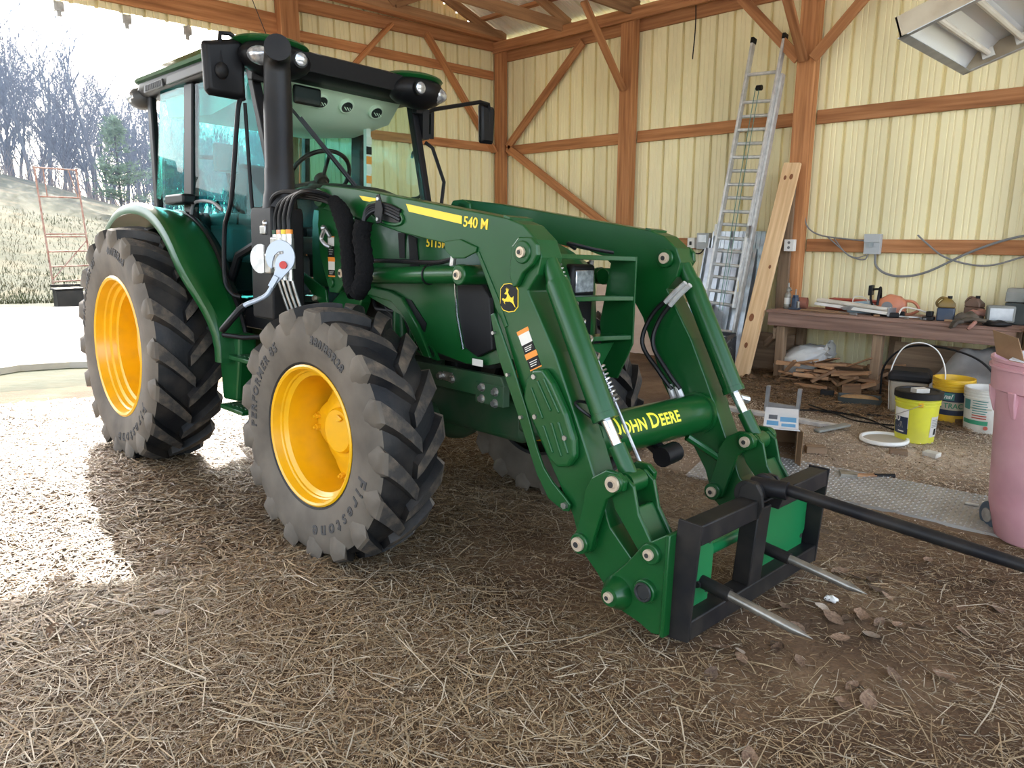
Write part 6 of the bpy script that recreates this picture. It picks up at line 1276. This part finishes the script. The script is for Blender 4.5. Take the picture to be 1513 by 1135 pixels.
o = beam('metal_strip', (2.40, 3.02, FZ + .03), (3.58, 3.10, FZ + .02), .07, .04, 'alu'); tag(o, 'long pale metal strip lying on the floor before the bracket', 'strip')
o = beam('metal_strip', (3.50, 2.86, FZ + .02), (3.64, 3.14, FZ + .045), .07, .02, 'greybox'); tag(o, 'short grey strip lying across the long one', 'strip')
b = MB(); b.rings([[(x * k, y * k, z) for x, y in ((-.19, -.11), (.19, -.11), (.19, .11), (-.19, .11))] for z, k in ((0, .9), (.07, 1), (.07, .95), (.02, .86))]); o = b.build('plastic_tray', 'olive', smooth=0, loc=(3.36, 4.18, fz(3.36, 4.18)), rot=(0, 0, .35)); tag(o, 'shallow dark green tray of sawdust near the bench leg', 'tray')
M['sawdust'] = mat('sawdust', (.42, .27, .13), (.34, .20, .09), sc=20, rough=.95); b = MB(); b.ball((0, 0, .05), (.17, .095, .035), 16, 8); tag(b.build('sawdust', 'sawdust', o), kind='stuff')
for (x, y, rz, s3, m, lb) in ((4.15, 2.75, .4, (.12, .07, .035), 'old_wood', 'brown wood offcut on the dirt before the lid'), (4.34, 2.86, -.2, (.10, .08, .035), 'offwhite', 'pale square wood offcut right of the brown one'), (4.80, 1.98, .1, (.07, .02, .012), 'offwhite', 'tiny pale stick on the tread plate by the bin'), (3.70, 2.36, .6, (.14, .09, .05), 'old_wood', 'dark block behind the open carton'), (3.03, 4.25, .3, (.12, .06, .07), 'black_dusty', 'black boot shaped lump below the bench')):
    b = MB(); b.box((-s3[0] / 2, -s3[1] / 2, 0), (s3[0] / 2, s3[1] / 2, s3[2])); o = b.build('offcut', m, smooth=0, bevel=.004, loc=(x, y, fz(x, y) + (.018 if lb.startswith('tiny') else .0)), rot=(0, 0, rz)); tag(o, lb, 'offcut')
t = empty('hatchet', (4.10, 2.03, fz(4.1, 2.03) + .022), (0, 0, .3)); tag(t, 'old hatchet with black grip lying on the tread plate', 'hatchet')
b = MB(); b.bar((0, 0, 0), (.13, .05, .0), .035, .02); b.build('shaft', 'scrap_wood', t, smooth=0); b = MB(); b.tube([(.12, .045, 0), (.24, .09, .005)], .017, 8); b.build('grip', 'black_dusty', t); b = MB(); b.prism([(-.08, -.05), (.02, -.03), (.02, .03), (-.1, .06)], 'z', -.012, .012); b.build('head', 'oil', t, smooth=0)
for k, (x, y, r_) in enumerate(((3.92, 1.84, .035), (4.06, 1.98, .02), (3.70, 1.50, .02), (4.62, .33, .03))):
    lump('foam_scrap', 'white', ('white foam scrap by the far corner of the spear frame', 'white foam scrap beside the hatchet', 'white foam scrap behind the spear frame', 'white crumpled scrap under the far tine')[k], 'scrap', (x, y, fz(x, y)), (r_, r_ * .7, r_ * .5), k + 2, 0, None)
for k in range(3):
    b = MB(); r2 = random.Random(50 + k); b.tube(catmull([(3.1 + .28 * i + r2.uniform(-.05, .05), 3.45 + .16 * math.sin(i * 1.3 + k * 2) + .12 * k, FZ + .022) for i in range(5)], 5), .007, 6)
    tag(b.build('loose_cable', 'hose'), ('thin black cable snaking before the green tray', 'second black cable curling behind the first', 'third black cable nearest the golden bucket')[k], 'cable')
# tread plate ------------------------------------------------------------
M['treadplate'] = mat('worn_steel_plate', (.42, .41, .39), (.33, .32, .30), sc=4, rough=.45, metal=.35, dirt=.22, dsc=2)
P0, PX, PY = Vector((3.10, 1.56, 0)), Vector((1.95, .13, 0)), Vector((-.035, .50, 0))
b = MB(); nx, ny = 40, 12
def pp(u, v, dz=0): q = P0 + PX * u + PY * v; return (q.x, q.y, ground(q.x, q.y) + .016 + dz)
b.add([pp(i / nx, j / ny) for i in range(nx + 1) for j in range(ny + 1)] , [(i * (ny + 1) + j, (i + 1) * (ny + 1) + j, (i + 1) * (ny + 1) + j + 1, i * (ny + 1) + j + 1) for i in range(nx) for j in range(ny)])
b.add([pp(i / nx, 0) for i in range(nx + 1)] + [pp(i / nx, 0, -.02) for i in range(nx + 1)], [(i, i + 1, nx + 2 + i, nx + 1 + i) for i in range(nx)])
tp = b.build('tread_plate', 'treadplate', smooth=40, recalc=False); tag(tp, 'worn steel checker plate lying on the dirt before the bin', 'plate')
b = MB(); nu, nv = 78, 20
for i in range(nu):
    for j in range(nv):
        u, v = (i + .5) / nu, (j + .5) / nv; q = Vector(pp(u, v)); s_ = 1 if (i + j) % 2 else -1; d1 = (PX.normalized() + PY.normalized() * s_).normalized() * .0115; d2 = Vector((-d1.y, d1.x, 0)).normalized() * .0032; up = Vector((0, 0, .0055))
        b.add([q - d1, q + d2, q + d1, q - d2, q + up], [(0, 1, 4), (1, 2, 4), (2, 3, 4), (3, 0, 4)])
tag(b.build('tread_pattern', 'treadplate', tp, smooth=0, recalc=False), kind='stuff')
# electrics and cables on the wall ------------------------------------------
M['elec'] = mat('grey_electrical_box', (.42, .44, .45), rough=.5)
def ebox(name, lo, hi, label, m='elec'):
    t = empty(name, ((lo[0] + hi[0]) / 2, YW - .044, (lo[1] + hi[1]) / 2)); tag(t, label, 'electric box'); w, h = (hi[0] - lo[0]) / 2, (hi[1] - lo[1]) / 2
    b = MB(); b.box((-w, -.07, -h), (w, 0, h)); b.build('box', m, t, smooth=0, bevel=.004); return t, w, h
t, w, h = ebox('light_switch', (.70, 1.49), (.80, 1.62), 'white light switch left of the grey breaker box', 'white'); b = MB(); b.box((-.012, -.085, -.025), (.012, -.07, .02)); b.build('toggle', 'dark', t, smooth=0)
t, w, h = ebox('breaker_box', (.83, 1.48), (1.00, 1.68), 'grey breaker box on the rail left of the ladder'); b = MB(); b.box((-w * .7, -.08, -.02), (w * .7, -.07, h * .8)); b.build('cover', 'galv', t, smooth=0, bevel=.003)
b = MB(); b.tube(catmull([(.75, YW - .08, 1.48), (.80, YW - .09, 1.43), (.88, YW - .09, 1.43), (.92, YW - .08, 1.48)]), .008, 6); tag(b.build('cable', 'hose'), 'black cable looping below the breaker box', 'cable')
t, w, h = ebox('socket_box', (2.06, 1.48), (2.17, 1.61), 'white socket box at the foot of the wide post', 'white')
for z in (-.025, .03): b = MB(); b.cyl((0, -.07, z), (0, -.073, z), .016, n=14); b.build('socket', 'gray', t)
t.location.y = YW - .24
t, w, h = ebox('junction_box', (2.85, 1.46), (3.01, 1.67), 'grey junction box on the rail above the bench'); b = MB(); b.box((-w, -.085, .02), (w, -.07, h)); b.build('cover', 'elec', t, smooth=0, bevel=.004); b = MB(); b.box((-.02, -.095, -.03), (.02, -.085, .01)); b.build('clasp', 'galv', t, smooth=0)
CB = [([(2.17, 1.90), (2.22, 1.75), (2.36, 1.66), (2.62, 1.62), (2.85, 1.60)], .008, 'dark cable sagging from the wide post to the junction box'),
      ([(2.45, 1.64), (2.60, 1.52), (2.72, 1.43), (2.86, 1.40), (2.90, 1.46)], .007, 'grey cable drooping left below the junction box'),
      ([(2.52, 1.63), (2.66, 1.47), (2.78, 1.42), (2.88, 1.45)], .006, 'thin brown cable beside the drooping grey one'),
      ([(2.97, 1.46), (2.99, 1.34), (3.10, 1.26), (3.28, 1.24), (3.5, 1.30), (3.85, 1.50), (4.2, 1.64), (4.6, 1.70)], .012, 'thick grey cable swinging right and up from the junction box'),
      ([(3.36, 1.66), (3.45, 1.58), (3.62, 1.45), (3.85, 1.38), (4.05, 1.38), (4.3, 1.47), (4.7, 1.62)], .009, 'thinner grey cable sagging across the thick one')]
for pts, r_, lb in CB:
    b = MB(); b.tube(catmull([(x, YW - .10, z) for x, z in pts], 6), r_, 7); tag(b.build('cable', 'gray'), lb, 'cable', 'cables along the right wall')
b = MB(); b.tube(catmull([(.65, YW - .1, 4.42), (.66, YW - .1, 4.1), (.64, YW - .1, 3.75)]), .008, 6); tag(b.build('hanging_cord', 'hose'), 'frayed cord hanging from the eave beam', 'cord')
# troffer light hanging overhead -----------------------------------------------
lt = empty('troffer_light', (4.425, 1.07, 2.60), (0, math.radians(-19), 0)); tag(lt, 'old white fluorescent troffer hanging tilted from above', 'light fixture')
M['tinwhite'] = mat('dusty_white_tin', (.46, .40, .30), (.36, .29, .20), sc=5, rough=.55, dirt=.4, dsc=4); M['reflector'] = mat('white_reflector', (.72, .75, .78), rough=.25, metal=.2)
W_, L_ = .61, 1.14
for lo, hi in (((0, 0, 0), (.012, L_, .10)), ((W_ - .012, 0, 0), (W_, L_, .10)), ((0, 0, 0), (W_, .012, .10)), ((0, L_ - .012, 0), (W_, L_, .10))): b = MB(); b.box(lo, hi); b.build('side_wall', 'tinwhite', lt, smooth=0, bevel=.002)
for lo, hi in (((-.008, -.008, -.004), (.035, L_ + .008, .0)), ((W_ - .035, -.008, -.004), (W_ + .008, L_ + .008, 0)), ((0, -.008, -.004), (W_, .03, 0)), ((0, L_ - .03, -.004), (W_, L_ + .008, 0))): b = MB(); b.box(lo, hi); b.build('rim_flange', 'galv', lt, smooth=0)
pr = [(.012, .02), (.09, .085), (.14, .06), (.20, .095), (.29, .095), (.305, .05), (.32, .095), (.41, .095), (.47, .06), (.52, .085), (.598, .02), (.598, .10), (.012, .10)]
b = MB(); b.prism(pr, 'y', .012, L_ - .012); b.build('reflector', 'reflector', lt, smooth=0)
for x in (.14, .305, .47):
    b = MB(); b.cyl((x, .05, .045), (x, L_ - .05, .045), .016, n=10); b.build('lamp_tube', 'lampwhite', lt)
    for y in (.03, L_ - .05): b = MB(); b.box((x - .03, y, .02), (x + .03, y + .02, .07)); b.build('lamp_holder', 'white', lt, smooth=0)
for x in (.1, .5):
    b = MB(); b.tube([(x, .55, .10), (x, .55, 2.0)], .003, 5); b.build('hanger_wire', 'steel', lt)
# ------------------------------------------------------------------ STRAW, CHAFF AND LEAVES ON THE FLOOR
rng = np.random.default_rng(5)
def ground_np(x, y):
    p = 0.003 * x - 0.048 * y; t = np.clip((y - 0.6) / 1.8, 0, 1); t = t * t * (3 - 2 * t); z = p * (1 - t) + 0.10 * t
    sm = lambda q: (lambda c: c * c * (3 - 2 * c))(np.clip(q, 0, 1))
    z = z + GB(x, y)
    return z + 0.012 * np.sin(x * 2.3 + 1.0) * np.sin(y * 2.9 + 0.4)
def strands(name, n, box, L, W, cols, label, lift=.02, keep=None, curl=.25):
    x = rng.uniform(box[0], box[1], n); y = rng.uniform(box[2], box[3], n)
    if keep is not None:
        k = rng.uniform(0, 1, n) < keep(x, y); x, y = x[k], y[k]; n = len(x)
    a = rng.normal(0.35, 1.1, n); l = rng.lognormal(np.log(L), .55, n); w = rng.uniform(W[0], W[1], n); z = ground_np(x, y) + rng.uniform(.002, lift, n)
    dx, dy = np.cos(a), np.sin(a); pitch = rng.normal(0, .10, n); cu = rng.normal(0, curl, n)
    P = np.zeros((n, 6, 3)); nx_, ny_ = -dy, dx
    for i, t in enumerate((-.5, 0., .5)):
        off = cu * l * (t * t - .125)
        px, py = x + dx * l * t + nx_ * off, y + dy * l * t + ny_ * off
        pz = z + pitch * l * t + np.abs(rng.normal(0, .003, n))
        tw = w * (1 if i == 1 else .75)
        for s, sg in enumerate((-1, 1)):
            P[:, i * 2 + s, 0] = px + sg * nx_ * tw; P[:, i * 2 + s, 1] = py + sg * ny_ * tw; P[:, i * 2 + s, 2] = pz + sg * rng.normal(0, .35, n) * w
    gzv = ground_np(P[:, :, 0], P[:, :, 1]) + .001; P[:, :, 2] = np.maximum(P[:, :, 2], gzv)
    me = bpy.data.meshes.new(name); me.vertices.add(n * 6); me.vertices.foreach_set('co', P.reshape(-1))
    base = (np.arange(n) * 6)[:, None]; q = np.concatenate([base + np.array([0, 1, 3, 2]), base + np.array([2, 3, 5, 4])], 1).reshape(-1)
    me.loops.add(n * 8); me.loops.foreach_set('vertex_index', q.astype(np.int32)); me.polygons.add(n * 2)
    me.polygons.foreach_set('loop_start', (np.arange(n * 2) * 4).astype(np.int32)); me.update(calc_edges=True); me.validate()
    ca = me.color_attributes.new('strand', 'FLOAT_COLOR', 'POINT'); c = np.array(cols)[rng.integers(0, len(cols), n)] * rng.uniform(.65, 1.25, n)[:, None]
    C4 = np.ones((n, 6, 4)); C4[:, :, :3] = c[:, None, :]; ca.data.foreach_set('color', C4.reshape(-1))
    me.materials.append(M['straw']); o = bpy.data.objects.new(name, me); COL.objects.link(o); return tag(o, label, 'straw', kind='stuff')
m = bpy.data.materials.new('straw'); m.use_nodes = True; nt = m.node_tree; at = nt.nodes.new('ShaderNodeAttribute'); at.attribute_name = 'strand'
nt.links.new(at.outputs['Color'], nt.nodes['Principled BSDF'].inputs['Base Color']); nt.nodes['Principled BSDF'].inputs['Roughness'].default_value = .55; M['straw'] = m
SC = [(.28, .195, .105), (.21, .135, .068), (.145, .088, .044), (.36, .275, .165), (.105, .064, .034), (.25, .165, .085), (.42, .355, .255)]
dirt_w = lambda x, y: np.clip(1.05 - .9 * np.exp(-((x - 4.9) / .9) ** 2 - ((y + .1) / .95) ** 2) - .55 * np.exp(-((x - 4.6) / 1.2) ** 2 - ((y - 1.2) / .7) ** 2) - .75 * np.exp(-((x - 3.3) / 1.0) ** 2 - ((y + .15) / .7) ** 2), .10, 1)
strands('loose_straw', 240000, (2.2, 6.4, -3.6, 1.6), .032, (.0008, .0021), SC, 'trodden straw and hay stalks covering the barn floor in front', .016, dirt_w)
strands('straw_bed', 120000, (-2.4, 2.6, -5.5, 1.9), .07, (.0018, .0042), SC, 'bed of hay and straw around and behind the wheels', .025)
strands('straw_litter', 9000, (2.2, 6.4, -3.4, .9), .16, (.0014, .0026), SC[:1] + SC[3:4] + SC[6:], 'long pale stalks lying loose on the floor', .03, dirt_w, .5)
SH = [(.52, .42, .31), (.42, .32, .22), (.60, .52, .41), (.26, .175, .11)]
strands('wood_chips', 60000, (2.0, 5.4, 1.3, 4.4), .014, (.0018, .0045), SH, 'pale wood chips and shavings scattered before the workbench', .012, lambda x, y: np.where((y < 2.15) & (y > 1.5) & (x > 3.05), .06, np.clip((y - 1.5) / .6, .05, .9)))
strands('brown_litter', 9000, (1.8, 4.4, 3.6, 5.15), .07, (.002, .006), [(.20, .12, .06), (.28, .17, .08), (.13, .08, .045)], 'brown bark and twig litter under the workbench', .03)
# dry leaves near the spear tines
M['leaf'] = mat('dry_leaf', (.10, .058, .034), (.21, .135, .085), sc=9, rough=.7, rnd=.5)
M['pale_leaf'] = mat('pale_dry_leaf', (.46, .38, .30), (.36, .28, .21), sc=9, rough=.7, rnd=.2)
def leaf_mb(seed):
    r_ = random.Random(seed); b = MB(); n = 7; vs = []; up = r_.uniform(.15, .45); cv = r_.uniform(-.2, .5)
    for i in range(n):
        t = i / (n - 1); w = .34 * math.sin(PI * min(1, t * .94 + .03)) ** .8
        for s in (-1, 0, 1): vs.append((t - .5 + .04 * r_.uniform(-1, 1), s * w + .05 * r_.uniform(-1, 1), up * w * abs(s) * r_.uniform(.7, 1.4) + cv * (t - .5) ** 2 + .02))
    b.add(vs, [(i * 3 + j, (i + 1) * 3 + j, (i + 1) * 3 + j + 1, i * 3 + j + 1) for i in range(n - 1) for j in (0, 1)]); return b
lm = [leaf_mb(s).build('dry_leaf', 'leaf', smooth=60, recalc=False) for s in range(4)]
r_ = random.Random(31); lsp = [(4.45, .36), (4.65, -.04), (4.77, .28), (4.78, .01), (4.84, .30), (4.98, .45), (5.02, -.09), (5.04, .76), (4.63, .20), (4.72, .64), (4.66, -.31), (4.57, -.45), (4.94, -.29), (4.70, .15), (4.86, .14), (4.74, .22), (4.52, .05)] + [(r_.uniform(4.5, 5.2), r_.uniform(-.7, 1.2)) for _ in range(22)] + [(r_.uniform(1.5, 5), r_.uniform(-2.6, -.9)) for _ in range(8)]
for i, (x, y) in enumerate(lsp):
    o = lm[i] if i < 4 else lm[i % 4].copy()
    if i >= 4: COL.objects.link(o)
    pale = i in (8, 11, 14, 40, 43)
    if pale:
        o.data = o.data.copy(); o.data.materials[0] = M['pale_leaf']
    s = r_.uniform(.05, .095); o.scale = (s * 1.2, s, s); o.location = (x, y, ground(x, y) + .012); o.rotation_euler = (r_.uniform(-.35, .35), r_.uniform(-.35, .35), r_.uniform(0, 6.28)); o.name = 'dry_leaf'
    tag(o, 'pale curled dry leaf lying on the dirt floor' if pale else 'brown dry leaf lying on the dirt floor', 'leaf', 'pale dry leaves on the floor' if pale else 'brown dry leaves on the floor')
